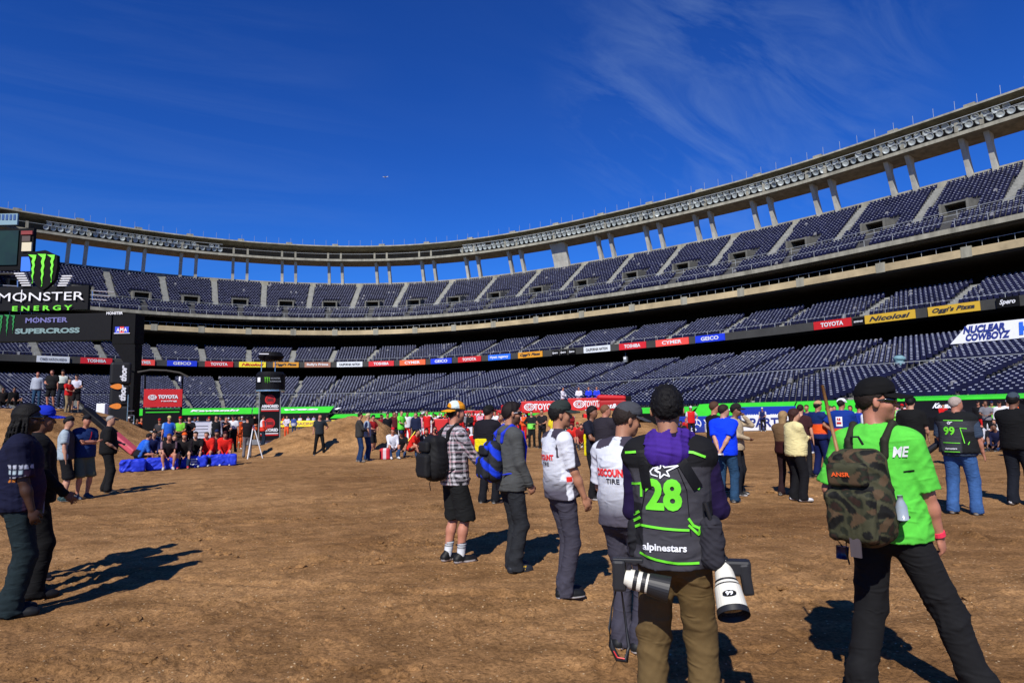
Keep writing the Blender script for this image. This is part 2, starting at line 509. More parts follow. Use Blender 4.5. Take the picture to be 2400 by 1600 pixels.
loft("lower_walkway", [(31.6, 4.9), (31.6, 4.6), (33.0, 4.6)], M_TREAD, stad)
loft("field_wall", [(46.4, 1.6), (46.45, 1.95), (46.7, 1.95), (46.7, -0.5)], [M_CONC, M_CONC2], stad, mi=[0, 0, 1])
# railings: top rail as a square bar plus thin posts, one part per tier
def railing(name, o, h, hgt, m=None, pitch=2.4, mid=False, thick=0.05):
    mb = MB()
    ss = np.arange(SA + 1, SB - 1, 2.4)
    for hh in ([hgt, hgt * 0.5] if mid else [hgt]):
        pts = P(ss, o, h + hh)
        for a, b in zip(pts[:-1], pts[1:]):
            a = Vector(a); b = Vector(b)
            d = (b - a); t = d.normalized(); n = Vector((t.y, -t.x, 0))
            mb.box((a + b) / 2, (d.length, thick, thick), Matrix((t, n, (0, 0, 1))).transposed())
    for s in np.arange(SA + 1, SB - 1, pitch):
        mb.box(P(s, o, h + hgt / 2), (0.045, 0.045, hgt))
    o_ = mb.build(name, m or M_RAIL, stad); o_["kind"] = "stuff"
railing("upper_front_railing", 12.15, 21.8, 0.9, pitch=3.4, thick=0.04)
railing("upper_walkway_railing", 8.2, 23.9, 0.95, pitch=2.4, mid=True)
railing("club_railing", 11.0, 19.4, 0.7, pitch=1.6, thick=0.045)
railing("middle_railing", 18.1, 12.2, 0.55, pitch=2.4, thick=0.035)
railing("lower_walkway_railing", 33.0, 4.6, 0.95, pitch=2.4)
# club balcony pilasters in paler paint
for i, s in enumerate(CS):
    for ds in (0.0,):
        t, n = frame(s + 2)
        mb = MB(); mb.box(Vector(P(s + 2, 11.15, 19.0)), (1.1, 0.2, 1.25), Matrix((t, n, (0, 0, 1))).transposed())
        mb.build("balcony_panel", M_CONC, stad)

# aisles
AW = 0.72
AIS = {'upper': [(a + b) / 2 for a, b in zip(CS[:-1], CS[1:])], 'upper_front': [s for s in CS],
       'middle': [s + 2.2 for s in CS], 'lower': [s + 5.0 for s in CS[:-1]] + [s for s in []], 'lower_front': [s + 5.0 for s in CS[:-1]]}
VOM = CS
# vomitories of the upper deck
for s in VOM:
    t, n = frame(s)
    R = Matrix((t, n, (0, 0, 1))).transposed()
    mb = MB()
    for e in (-1, 1):
        mb.box(Vector(P(s, 6.2, 24.9)) + t * e * 1.45, (0.28, 3.4, 2.5), R)
    mb.box(Vector(P(s, 5.6, 26.25)), (3.18, 2.6, 0.22), R)
    mb.box(Vector(P(s, 4.7, 24.9)), (2.6, 0.2, 2.45), R, mi=1)
    mb.build("vomitory", [mat("vomitory_concrete", (0.12, 0.118, 0.10), 0.9, var=0.3, scale=0.8), M_WALL], stad)

# seats -----------------------------------------------------------------
def seat_geo():
    v = []; f = []; c = []
    def quad(p, col):
        n = len(v); v.extend(p); f.append((n, n + 1, n + 2, n + 3)); c.extend([col] * 4)
    W = 0.19
    NV = (0.0055, 0.0066, 0.029); GLINT = (0.24, 0.26, 0.33)
    # local: x along the row, y towards the field, z up
    quad([(-W, -0.10, 0.36), (W, -0.10, 0.36), (W, -0.22, 0.80), (-W, -0.22, 0.80)], NV)       # back rest front
    quad([(-W * .96, -0.22, 0.80), (W * .96, -0.22, 0.80), (W * .9, -0.27, 0.84), (-W * .9, -0.27, 0.84)], NV)
    quad([(-W * .5, -0.205, 0.80), (W * .5, -0.205, 0.80), (W * .5, -0.255, 0.862), (-W * .5, -0.255, 0.862)], GLINT)  # pale strip painted as a sun glint on the top edge
    quad([(W, -0.10, 0.36), (-W, -0.10, 0.36), (-W, -0.29, 0.80), (W, -0.29, 0.80)], NV)       # rear
    quad([(-W * .95, 0.03, 0.38), (W * .95, 0.03, 0.38), (W * .95, -0.05, 0.66), (-W * .95, -0.05, 0.66)], NV)  # folded pan
    quad([(-W * .95, -0.05, 0.66), (W * .95, -0.05, 0.66), (W * .95, -0.10, 0.66), (-W * .95, -0.10, 0.66)], (0.03, 0.03, 0.10))
    quad([(-0.03, -0.06, 0.0), (0.03, -0.06, 0.0), (0.03, -0.06, 0.40), (-0.03, -0.06, 0.40)], (0.05, 0.05, 0.06))
    return np.array(v), np.array(f), np.array(c)
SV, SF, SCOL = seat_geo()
seats = []       # x,y,z, tangent x,y, tier id
for ti, (k, (o0, h0, o1, h1, rows)) in enumerate(DECKS.items()):
    for r in range(rows):
        o = o0 + (o1 - o0) * (r + 0.62) / rows
        h = h0 + (h1 - h0) * (r + 1) / rows
        ss = np.arange(SA + 0.5, SB - 0.5, 0.25)
        pts = P(ss, o, h)
        cum = np.concatenate([[0], np.cumsum(np.hypot(*np.diff(pts[:, :2], axis=0).T))])
        q = np.arange(0.3, cum[-1], 0.54)
        sq = np.interp(q, cum, ss)
        ok = np.ones(len(sq), bool)
        for a in AIS[k]: ok &= abs(sq - a) > AW * (1.0 if k != 'lower' else 0.9)
        if k == 'upper' and r < 5:
            for a in VOM: ok &= abs(sq - a) > 1.9
        sq = sq[ok]
        pp = P(sq, o, h)
        for s_, p_ in zip(sq, pp):
            seats.append((p_[0], p_[1], p_[2], np.interp(s_, _sd, _tx), np.interp(s_, _sd, _ty), ti))
seats = np.array(seats)
u, v = proj(seats[:, :3])
vis = (u > -150) & (u < 2550)
seats = seats[vis]; u = u[vis]; v = v[vis]
dist = np.hypot(seats[:, 0], seats[:, 1])
inview = (u > 5) & (u < 2395) & (v < 900)
rank = np.argsort(np.where(inview & (seats[:, 5] == 3), dist, 1e6))[:300]
single = np.zeros(len(seats), bool); single[rank] = True
def seat_mesh(name, S_):
    n = len(S_); k = len(SV)
    c = rng.normal(1.0, 0.16, n).clip(0.6, 1.5)
    tx, ty = S_[:, 3], S_[:, 4]; nx, ny = ty, -tx
    jx = 1 + rng.normal(0, 0.01, n)
    X = S_[:, 0:1] + SV[None, :, 0] * tx[:, None] + SV[None, :, 1] * nx[:, None]
    Y = S_[:, 1:2] + SV[None, :, 0] * ty[:, None] + SV[None, :, 1] * ny[:, None]
    Z = S_[:, 2:3] + SV[None, :, 2] * jx[:, None]
    V = np.stack([X, Y, Z], -1).reshape(-1, 3)
    Fs = (SF[None] + (np.arange(n) * k)[:, None, None]).reshape(-1, 4)
    me = bpy.data.meshes.new(name)
    me.vertices.add(len(V)); me.vertices.foreach_set("co", V.ravel())
    me.loops.add(Fs.size); me.loops.foreach_set("vertex_index", Fs.ravel())
    me.polygons.add(len(Fs)); me.polygons.foreach_set("loop_start", np.arange(len(Fs)) * 4)
    me.polygons.foreach_set("loop_total", np.full(len(Fs), 4))
    me.update(calc_edges=True)
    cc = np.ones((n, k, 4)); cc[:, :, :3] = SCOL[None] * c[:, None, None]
    odd = rng.random(n) < 0.012
    cc[odd, :, :3] = cc[odd, :, :3] * 0.6 + 0.15
    a = me.attributes.new("Col", 'FLOAT_COLOR', 'POINT'); a.data.foreach_set("color", cc.ravel())
    me.materials.append(M_SEAT)
    return me
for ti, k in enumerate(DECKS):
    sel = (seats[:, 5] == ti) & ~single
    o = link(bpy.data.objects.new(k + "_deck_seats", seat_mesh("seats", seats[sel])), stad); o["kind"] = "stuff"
base = np.array([[0, 0, 0, 1, 0, 0]], float)
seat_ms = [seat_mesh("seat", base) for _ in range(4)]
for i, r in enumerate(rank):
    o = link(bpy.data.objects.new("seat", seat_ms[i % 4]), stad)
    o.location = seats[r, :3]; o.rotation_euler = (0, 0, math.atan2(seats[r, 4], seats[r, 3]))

# handrails and step noses beside the aisles of the lower and middle tiers
for k in ('middle', 'lower', 'lower_front', 'upper'):
    o0, h0, o1, h1, rows = DECKS[k]
    for a in AIS[k]:
        mb = MB()
        t, n = frame(a)
        R = Matrix((t, n, (0, 0, 1))).transposed()
        for i in range(1, rows):                       # intermediate stair treads
            o = o0 + (o1 - o0) * (i + 0.25) / rows; h = h0 + (h1 - h0) * (i + 0.5) / rows
            mb.box(P(a, o0 + (o1 - o0) * (i - 0.0) / rows + 0.2, h0 + (h1 - h0) * (i + 0.5) / rows - 0.02 ), (1.1, 0.42, (h1 - h0) / rows), R)
        mb.build("aisle_stairs", mat("aisle_concrete", (0.25, 0.25, 0.22), 0.85, var=0.3, scale=1.5), stad)
# ------------------------------------------------------------------ dirt floor
_tab = rng.random((64, 64))
def vnoise(x, y, seed=0):
    x = np.asarray(x, float) + seed * 17.3; y = np.asarray(y, float) + seed * 9.1
    xi = np.floor(x).astype(int); yi = np.floor(y).astype(int)
    fx = x - xi; fy = y - yi
    fx = fx * fx * (3 - 2 * fx); fy = fy * fy * (3 - 2 * fy)
    a = _tab[xi % 64, yi % 64]; b = _tab[(xi + 1) % 64, yi % 64]
    c = _tab[xi % 64, (yi + 1) % 64]; d = _tab[(xi + 1) % 64, (yi + 1) % 64]
    return (a + (b - a) * fx) * (1 - fy) + (c + (d - c) * fx) * fy - 0.5
def gheight(x, y):
    x = np.asarray(x, float); y = np.asarray(y, float)
    r = np.hypot(x, y)
    h = 0.05 * vnoise(x * 0.45, y * 0.45, 1) * np.clip(r / 8, 0.3, 1)
    xr = x * 0.94 + y * 0.34; yr = -x * 0.34 + y * 0.94          # drag marks run slightly oblique
    h = h + 0.026 * vnoise(xr * 0.9, yr * 2.0, 2)
    h = h + 0.016 * vnoise(xr * 3.6, yr * 5.0, 3) + 0.012 * vnoise(x * 9, y * 11, 4)
    c = vnoise(x * 21, y * 21, 5) + 0.6 * vnoise(x * 43, y * 43, 6)
    patch = np.clip(vnoise(x * 1.3, y * 1.6, 7) * 3.2 + 0.15, 0, 1)
    h = h + c * (0.005 + 0.026 * patch)
    c2 = np.clip(vnoise(x * 5.5, y * 6.5, 8) - 0.26, 0, 1) * (0.3 + patch)
    return h + 0.20 * c2 - 0.07 * np.clip(vnoise(x * 3.3, y * 4.1, 9) - 0.27, 0, 1) - 0.01

def dirt_material():
    m = bpy.data.materials.new("track_dirt"); m.use_nodes = True
    t = m.node_tree; b = t.nodes["Principled BSDF"]; lk = t.links.new
    b.inputs["Roughness"].default_value = 0.95; b.inputs["Specular IOR Level"].default_value = 0.08
    tc = t.nodes.new("ShaderNodeTexCoord")
    def noise(scale, det, mp=None):
        n = t.nodes.new("ShaderNodeTexNoise"); n.inputs["Scale"].default_value = scale; n.inputs["Detail"].default_value = det
        n.inputs["Roughness"].default_value = 0.65
        if mp:
            q = t.nodes.new("ShaderNodeMapping"); q.inputs["Rotation"].default_value = (0, 0, math.radians(-20)); q.inputs["Scale"].default_value = mp
            lk(tc.outputs["Object"], q.inputs[0]); lk(q.outputs[0], n.inputs["Vector"])
        else: lk(tc.outputs["Object"], n.inputs["Vector"])
        return n
    big = noise(0.35, 7, (0.7, 1.25, 1)); med = noise(2.4, 9, (0.85, 1.25, 1)); fine = noise(34, 7)
    r1 = t.nodes.new("ShaderNodeValToRGB"); e = r1.color_ramp.elements
    e[0].position = 0.30; e[0].color = (0.225, 0.120, 0.048, 1); e[1].position = 0.72; e[1].color = (0.405, 0.238, 0.108, 1)
    lk(big.outputs[0], r1.inputs[0])
    r2 = t.nodes.new("ShaderNodeValToRGB"); e = r2.color_ramp.elements
    e[0].position = 0.32; e[0].color = (0.60, 0.57, 0.53, 1); e[1].position = 0.66; e[1].color = (1.18, 1.15, 1.12, 1)
    lk(med.outputs[0], r2.inputs[0])
    r3 = t.nodes.new("ShaderNodeValToRGB"); e = r3.color_ramp.elements
    e[0].position = 0.34; e[0].color = (0.54, 0.52, 0.49, 1); e[1].position = 0.60; e[1].color = (1.15, 1.15, 1.15, 1)
    lk(fine.outputs[0], r3.inputs[0])
    m1 = t.nodes.new("ShaderNodeMixRGB"); m1.blend_type = 'MULTIPLY'; m1.inputs[0].default_value = 1
    m2 = t.nodes.new("ShaderNodeMixRGB"); m2.blend_type = 'MULTIPLY'; m2.inputs[0].default_value = 1
    lk(r1.outputs[0], m1.inputs[1]); lk(r2.outputs[0], m1.inputs[2]); lk(m1.outputs[0], m2.inputs[1]); lk(r3.outputs[0], m2.inputs[2])
    wet = noise(0.12, 4, (1.0, 1.6, 1))
    rw = t.nodes.new("ShaderNodeValToRGB"); e = rw.color_ramp.elements
    e[0].position = 0.40; e[0].color = (0.80, 0.77, 0.74, 1); e[1].position = 0.56; e[1].color = (1.06, 1.06, 1.06, 1)
    lk(wet.outputs[0], rw.inputs[0])
    m2b = t.nodes.new("ShaderNodeMixRGB"); m2b.blend_type = 'MULTIPLY'; m2b.inputs[0].default_value = 1
    lk(m2.outputs[0], m2b.inputs[1]); lk(rw.outputs[0], m2b.inputs[2]); m2 = m2b
    # pale chips of straw and stone mixed in the dirt
    vo = t.nodes.new("ShaderNodeTexVoronoi"); vo.inputs["Scale"].default_value = 24
    lk(tc.outputs["Object"], vo.inputs["Vector"])
    lt = t.nodes.new("ShaderNodeMath"); lt.operation = 'LESS_THAN'; lt.inputs[1].default_value = 0.17
    sep = t.nodes.new("ShaderNodeSeparateColor"); lk(vo.outputs["Color"], sep.inputs[0])
    gt = t.nodes.new("ShaderNodeMath"); gt.operation = 'GREATER_THAN'; gt.inputs[1].default_value = 0.70
    ml = t.nodes.new("ShaderNodeMath"); ml.operation = 'MULTIPLY'
    lk(vo.outputs["Distance"], lt.inputs[0]); lk(sep.outputs[0], gt.inputs[0]); lk(lt.outputs[0], ml.inputs[0]); lk(gt.outputs[0], ml.inputs[1])
    m3 = t.nodes.new("ShaderNodeMixRGB"); m3.inputs[2].default_value = (0.50, 0.36, 0.21, 1)
    lk(ml.outputs[0], m3.inputs[0]); lk(m2.outputs[0], m3.inputs[1])
    lk(m3.outputs[0], b.inputs["Base Color"])
    bn = noise(70, 6); bp = t.nodes.new("ShaderNodeBump"); bp.inputs["Distance"].default_value = 0.016; bp.inputs["Strength"].default_value = 0.9
    lk(bn.outputs[0], bp.inputs["Height"])
    bn2 = noise(9, 9); bp2 = t.nodes.new("ShaderNodeBump"); bp2.inputs["Distance"].default_value = 0.07; bp2.inputs["Strength"].default_value = 0.55
    lk(bn2.outputs[0], bp2.inputs["Height"]); lk(bp.outputs[0], bp2.inputs["Normal"]); lk(bp2.outputs[0], b.inputs["Normal"])
    return m
M_DIRT = dirt_material()

def grid_mesh(name, X, Y, Z, m, parent=None):
    n, k = X.shape
    V = np.stack([X, Y, Z], -1).reshape(-1, 3)
    i = np.arange(n - 1)[:, None] * k + np.arange(k - 1)[None]
    Fq = np.stack([i, i + 1, i + k + 1, i + k], -1).reshape(-1, 4)
    me = bpy.data.meshes.new(name)
    me.vertices.add(len(V)); me.vertices.foreach_set("co", V.ravel())
    me.loops.add(Fq.size); me.loops.foreach_set("vertex_index", Fq.ravel())
    me.polygons.add(len(Fq)); me.polygons.foreach_set("loop_start", np.arange(len(Fq)) * 4)
    me.polygons.foreach_set("loop_total", np.full(len(Fq), 4))
    me.polygons.foreach_set("use_smooth", np.ones(len(Fq), bool))
    me.update(calc_edges=True)
    return mobj(name, me, parent, m)

# one sheet: fine rings near the middle, coarse rings out to the horizon
rr = np.concatenate([[0.01, 0.9, 1.8, 2.4], np.geomspace(2.8, 60, 410), np.geomspace(62, 1500, 30)])
aa = np.concatenate([np.radians(np.linspace(180, 47, 30, endpoint=False)), np.radians(np.linspace(47, -47, 350)),
                     np.radians(np.linspace(-47, -180, 31))[1:]])
RR, AA = np.meshgrid(rr, aa)
X = RR * np.sin(AA); Y = RR * np.cos(AA)
Z = gheight(X, Y) * np.clip((70 - RR) / 15, 0, 1) * np.where(RR > 60, 0, 1)
Z = np.where(np.abs(AA) > math.radians(55), np.minimum(Z, 0) * 0, Z)
nr = (RR > 3.2) & (RR < 15) & (np.abs(AA) < math.radians(46))
xn, yn, zn = X[nr], Y[nr], Z[nr]
for i in range(420):                                  # shoe prints and scuffs
    r_, a_ = 3.4 + 11 * rng.random() ** 1.3, rng.uniform(-0.78, 0.78)
    cx, cy, th_ = r_ * math.sin(a_), r_ * math.cos(a_), rng.uniform(0, math.pi)
    q_ = (np.abs(xn - cx) < 0.35) & (np.abs(yn - cy) < 0.35)
    if not q_.any(): continue
    dx, dy = xn[q_] - cx, yn[q_] - cy
    u_ = (dx * math.cos(th_) + dy * math.sin(th_)) / 0.15; v_ = (-dx * math.sin(th_) + dy * math.cos(th_)) / 0.055
    e_ = np.sqrt(u_ ** 2 + v_ ** 2)
    zn[q_] += rng.uniform(0.4, 1.0) * (-0.018 * np.clip(1.15 - e_, 0, 1) ** 0.5 * (e_ < 1.15) + 0.014 * np.exp(-((e_ - 1.35) / 0.28) ** 2))
for i in range(7):                                    # old wheel ruts
    x0_, y0_ = rng.uniform(-10, 8), rng.uniform(4, 16); th_ = rng.uniform(-0.45, 0.35); k_ = rng.uniform(-0.02, 0.02)
    dx, dy = xn - x0_, yn - y0_
    u_ = dx * math.cos(th_) + dy * math.sin(th_); v_ = -dx * math.sin(th_) + dy * math.cos(th_) - k_ * u_ * u_
    f_ = np.clip(1.2 - np.abs(u_) / 9, 0, 1)
    zn += f_ * (-0.022 * np.exp(-(v_ / 0.07) ** 2) + 0.012 * np.exp(-((np.abs(v_) - 0.15) / 0.05) ** 2)) * (1 + 0.5 * np.sin(u_ * 24))
Z[nr] = zn
o = grid_mesh("dirt_ground", X, Y, Z, M_DIRT); tag(o, kind="structure")

def mound(name, x0, x1, y0, y1, fn, nx=160, ny=110, rough=1.0):
    X, Y = np.meshgrid(np.linspace(x0, x1, nx), np.linspace(y0, y1, ny))
    H = fn(X, Y)
    e = np.clip(H / 0.5, 0, 1)
    N = rough * e * (0.22 * vnoise(X * 1.1, Y * 1.1, 11) + 0.16 * vnoise(X * 2.7, Y * 2.7, 12) + 0.09 * vnoise(X * 6.3, Y * 6.3, 13) + 0.05 * vnoise(X * 13, Y * 13, 14))
    Z = H + N - 0.08
    o = grid_mesh(name, X, Y, Z, M_DIRT); tag(o, kind="structure")
    return o
sm = lambda t: np.clip(t, 0, 1) ** 2 * (3 - 2 * np.clip(t, 0, 1))
# take-off ramp at the left, top 2.3 m up, falling to the right
def f_jump(X, Y):
    a = sm((Y - 24.5) / 3.0) * sm((37 - Y) / 4)
    b = sm((-15.2 - X) / 7.5)
    return 2.35 * a * b
mound("dirt_jump", -48, -14, 22, 39, f_jump, 120, 80, 0.5)
def f_berm(X, Y):
    c = 31.5 + 0.06 * (X + 6)
    prof = sm(1 - np.abs(Y - c) / 4.3)
    top = np.interp(X, [-13.2, -11.6, -10.3, -9.1, -7.8, -6.8, -6.1, -5.2], [0, 0.5, 1.05, 1.4, 1.6, 1.6, 1.15, 0])
    return top * prof
mound("dirt_berm", -13.8, -4.5, 26.5, 37, f_berm, 120, 90, 1.0)
def f_hill(X, Y):
    a = sm((Y - 38) / 7) * sm((62 - Y) / 8)
    b = sm((X + 1.2) / 4.0) * sm((11.5 - X) / 4)
    return 1.78 * a * b
mound("dirt_hill", -4, 15, 36, 64, f_hill, 120, 110, 0.35)

# loose clods and crumbs near the viewer
mb_v = []; mb_f = []
t_ = (1 + 5 ** 0.5) / 2
ICO = np.array([(-1, t_, 0), (1, t_, 0), (-1, -t_, 0), (1, -t_, 0), (0, -1, t_), (0, 1, t_), (0, -1, -t_), (0, 1, -t_), (t_, 0, -1), (t_, 0, 1), (-t_, 0, -1), (-t_, 0, 1)]) / 1.9
ICF = np.array([(0, 11, 5), (0, 5, 1), (0, 1, 7), (0, 7, 10), (0, 10, 11), (1, 5, 9), (5, 11, 4), (11, 10, 2), (10, 7, 6), (7, 1, 8),
                (3, 9, 4), (3, 4, 2), (3, 2, 6), (3, 6, 8), (3, 8, 9), (4, 9, 5), (2, 4, 11), (6, 2, 10), (8, 6, 7), (9, 8, 1)])
N = 3600
yy = 3.2 + rng.random(N) ** 1.6 * 20; xx = (rng.random(N) - 0.5) * 2 * (yy * 0.95 + 0.5)
pt = vnoise(xx * 1.3, yy * 1.6, 7) + rng.normal(0, 0.12, N)
keep = pt > -0.02; xx = xx[keep]; yy = yy[keep]; N = len(xx)
sz = rng.gamma(2.0, 0.0052, N).clip(0.004, 0.042)
ncl = 34                                              # broken lumps lying in small clusters
ca = rng.uniform(-0.72, 0.72, ncl); cr0 = 3.6 + 13 * rng.random(ncl) ** 1.2
cx_ = np.repeat(cr0 * np.sin(ca), 26) + rng.normal(0, 0.16, ncl * 26); cy_ = np.repeat(cr0 * np.cos(ca), 26) + rng.normal(0, 0.10, ncl * 26)
xx = np.concatenate([xx, cx_]); yy = np.concatenate([yy, cy_]); sz = np.concatenate([sz, rng.gamma(2.2, 0.010, ncl * 26).clip(0.006, 0.06)]); N = len(xx)
hz = gheight(xx, yy)
V = np.concatenate([np.stack([xx, yy, hz], -1)[i] + ICO * sz[i] * rng.uniform(0.6, 1.3, (12, 1)) * np.array([1.2, 1.0, 0.7]) for i in range(N)])
Fc = (ICF[None] + (np.arange(N) * 12)[:, None, None]).reshape(-1, 3)
me = bpy.data.meshes.new("dirt_clods"); me.from_pydata(V.tolist(), [], Fc.tolist()); me.update()
o = mobj("dirt_clods", me, None, M_DIRT); tag(o, kind="stuff")
# ------------------------------------------------------------------ distance-field modelling of figures
class Fld:
    def __init__(s, lo, hi, h):
        s.h = h; s.lo = np.array(lo, float)
        n = np.ceil((np.array(hi) - s.lo) / h).astype(int) + 2
        s.n = n
        s.D = np.full(tuple(n), 0.5, np.float32)
        s.ax = [(s.lo[i] + np.arange(n[i]) * h).astype(np.float32) for i in range(3)]
    def sub(s, lo, hi, pad):
        r = []
        for i in range(3):
            a = int(max(0, math.floor((lo[i] - pad - s.lo[i]) / s.h))); b = int(min(s.n[i], math.ceil((hi[i] + pad - s.lo[i]) / s.h) + 1))
            if b <= a: return None
            r.append(slice(a, b))
        g = np.stack(np.meshgrid(s.ax[0][r[0]], s.ax[1][r[1]], s.ax[2][r[2]], indexing='ij'), -1)
        return tuple(r), g
    def add(s, prim, k=0.02):
        fn, lo, hi = prim
        q = s.sub(lo, hi, k + 3 * s.h)
        if q is None: return
        r, g = q
        d = fn(g); D = s.D[r]
        if k > 0:
            hh = np.maximum(k - np.abs(D - d), 0) / k
            s.D[r] = np.minimum(D, d) - hh * hh * k * 0.25
        else:
            s.D[r] = np.minimum(D, d)
    def cut(s, fn, lo=None, hi=None):
        lo = s.lo if lo is None else lo; hi = s.lo + s.n * s.h if hi is None else hi
        q = s.sub(lo, hi, s.h)
        if q is None: return
        r, g = q
        s.D[r] = np.maximum(s.D[r], fn(g))
    def carve(s, prim, k=0.0):
        fn, lo, hi = prim
        q = s.sub(lo, hi, 2 * s.h)
        if q is None: return
        r, g = q
        s.D[r] = np.maximum(s.D[r], -fn(g))
    def disp(s, fn):
        m = np.abs(s.D) < 4 * s.h + 0.03
        idx = np.nonzero(m)
        p = np.stack([s.ax[i][idx[i]] for i in range(3)], -1)
        s.D[idx] += fn(p).astype(np.float32)
    def surf(s):
        """surface nets"""
        D = s.D
        S = D < 0
        n = s.n
        c = np.zeros(tuple(n - 1), np.int8)
        for dx in (0, 1):
            for dy in (0, 1):
                for dz in (0, 1):
                    c += S[dx:n[0] - 1 + dx, dy:n[1] - 1 + dy, dz:n[2] - 1 + dz]
        act = (c > 0) & (c < 8)
        ci = np.stack(np.nonzero(act), -1)
        if len(ci) == 0: return np.zeros((0, 3)), np.zeros((0, 4), int)
        idm = np.full(tuple(n - 1), -1, np.int32); idm[act] = np.arange(len(ci))
        acc = np.zeros((len(ci), 3)); cnt = np.zeros(len(ci))
        cor = np.array([(x, y, z) for x in (0, 1) for y in (0, 1) for z in (0, 1)])
        vals = np.stack([D[ci[:, 0] + a, ci[:, 1] + b, ci[:, 2] + d] for a, b, d in cor], -1)
        for i in range(8):
            for j in range(i + 1, 8):
                if np.abs(cor[i] - cor[j]).sum() != 1: continue
                a, b = vals[:, i], vals[:, j]
                m = (a < 0) != (b < 0)
                t = np.where(m, a / np.where(m, a - b, 1), 0)
                acc += np.where(m[:, None], cor[i] + t[:, None] * (cor[j] - cor[i]), 0); cnt += m
        V = s.lo + (ci + acc / cnt[:, None]) * s.h
        Q = []
        for ax in range(3):
            sl0 = [slice(0, n[k] - 1) if k == ax else slice(1, n[k] - 1) for k in range(3)]
            sl1 = list(sl0); sl1[ax] = slice(1, n[ax])
            A = S[tuple(sl0)]; B = S[tuple(sl1)]
            e = np.stack(np.nonzero(A != B), -1)
            if not len(e): continue
            fl = A[tuple(e.T)]
            base = e.copy()
            for k in range(3):
                if k != ax: base[:, k] += 1
            b_, c_ = [(1, 2), (2, 0), (0, 1)][ax]
            def off(x, y):
                q = base.copy(); q[:, b_] += x; q[:, c_] += y
                return idm[q[:, 0], q[:, 1], q[:, 2]]
            q = np.stack([off(-1, -1), off(0, -1), off(0, 0), off(-1, 0)], -1)
            q = np.where(fl[:, None], q, q[:, ::-1])
            Q.append(q)
        Q = np.concatenate(Q); Q = Q[(Q >= 0).all(1)]
        return V, Q

def A3(*a): return np.array(a, np.float32)
def cone(a, b, ra, rb, ax=None, fl=1.0):
    a = np.asarray(a, np.float32); b = np.asarray(b, np.float32); ba = b - a; L2 = float(ba @ ba) + 1e-9
    if ax is not None: ax = np.asarray(ax, np.float32); ax = ax / np.linalg.norm(ax)
    def fn(p):
        q = p - a
        h = np.clip((q @ ba) / L2, 0, 1)
        q = q - h[..., None] * ba
        if ax is not None: q = q + (q @ ax)[..., None] * ax * (fl - 1)
        d = np.sqrt((q * q).sum(-1)) - (ra + (rb - ra) * h)
        return d / (fl if ax is not None and fl > 1 else 1) if False else d
    r = max(ra, rb)
    return fn, np.minimum(a, b) - r, np.maximum(a, b) + r
def ell(c, r, R=None):
    c = np.asarray(c, np.float32); r = np.asarray(r, np.float32)
    R = None if R is None else np.asarray(R, np.float32)
    def fn(p):
        q = p - c
        if R is not None: q = q @ R
        k0 = np.sqrt(((q / r) ** 2).sum(-1)) + 1e-6; k1 = np.sqrt(((q / (r * r)) ** 2).sum(-1)) + 1e-6
        return k0 * (k0 - 1) / k1
    m = float(max(r))
    return fn, c - m, c + m
def rbox(c, hf, rd, R=None):
    c = np.asarray(c, np.float32); hf = np.asarray(hf, np.float32)
    R = None if R is None else np.asarray(R, np.float32)
    def fn(p):
        q = p - c
        if R is not None: q = q @ R
        q = np.abs(q) - (hf - rd)
        return np.sqrt((np.maximum(q, 0) ** 2).sum(-1)) + np.minimum(q.max(-1), 0) - rd
    m = float(np.linalg.norm(hf))
    return fn, c - m, c + m

def sdf_obj(name, fld, colf, m, parent, M=None, flatness=True):
    V, Q = fld.surf()
    if len(V) == 0: return None
    C = np.ones((len(V), 4), np.float32); C[:, :3] = np.asarray(colf(V)) * 0.74
    if M is not None:
        V = V @ M[:3, :3].T + M[:3, 3]
    me = bpy.data.meshes.new(name)
    me.vertices.add(len(V)); me.vertices.foreach_set("co", V.astype(np.float32).ravel())
    me.loops.add(Q.size); me.loops.foreach_set("vertex_index", Q.astype(np.int32).ravel())
    me.polygons.add(len(Q)); me.polygons.foreach_set("loop_start", np.arange(len(Q)) * 4)
    me.polygons.foreach_set("loop_total", np.full(len(Q), 4)); me.polygons.foreach_set("use_smooth", np.ones(len(Q), bool))
    me.update(calc_edges=True)
    a = me.attributes.new("Col", 'FLOAT_COLOR', 'POINT'); a.data.foreach_set("color", C.ravel())
    return mobj(name, me, parent, m)

def folds(seed, amp, dirs=3, wl=0.10):
    """irregular cloth creases: warped ridges at three sizes, fading in and out"""
    r = np.random.default_rng(seed)
    K = []
    for i in range(dirs + 1):
        d = r.normal(size=3); d[2] *= 1.8; d /= np.linalg.norm(d)
        sc_ = (1.9, 1.0, 0.6, 0.38, 0.3)[i % 5]
        K.append((d * 2 * math.pi / (wl * sc_ * r.uniform(0.8, 1.3)), r.uniform(0, 6), r.normal(size=3) * 6, r.uniform(0, 6), r.normal(size=3) * 9, r.uniform(0, 6), sc_))
    def fn(p):
        s = 0
        for k, ph, w2, p2, w3, p3, sc_ in K:
            ph_ = p @ k + ph + 2.2 * np.sin(p @ w2 + p2) + 1.2 * np.sin(p @ (w2[::-1] * 1.9) + p3)
            m = np.clip(0.5 + 0.9 * np.sin(p @ w3 + p3), 0, 1)
            s = s + (np.abs(np.sin(ph_ * 0.5)) ** 0.7 - 0.6) * m * (0.35 + 0.65 * sc_)
        return amp * (s * 0.9 - 0.35)
    return fn

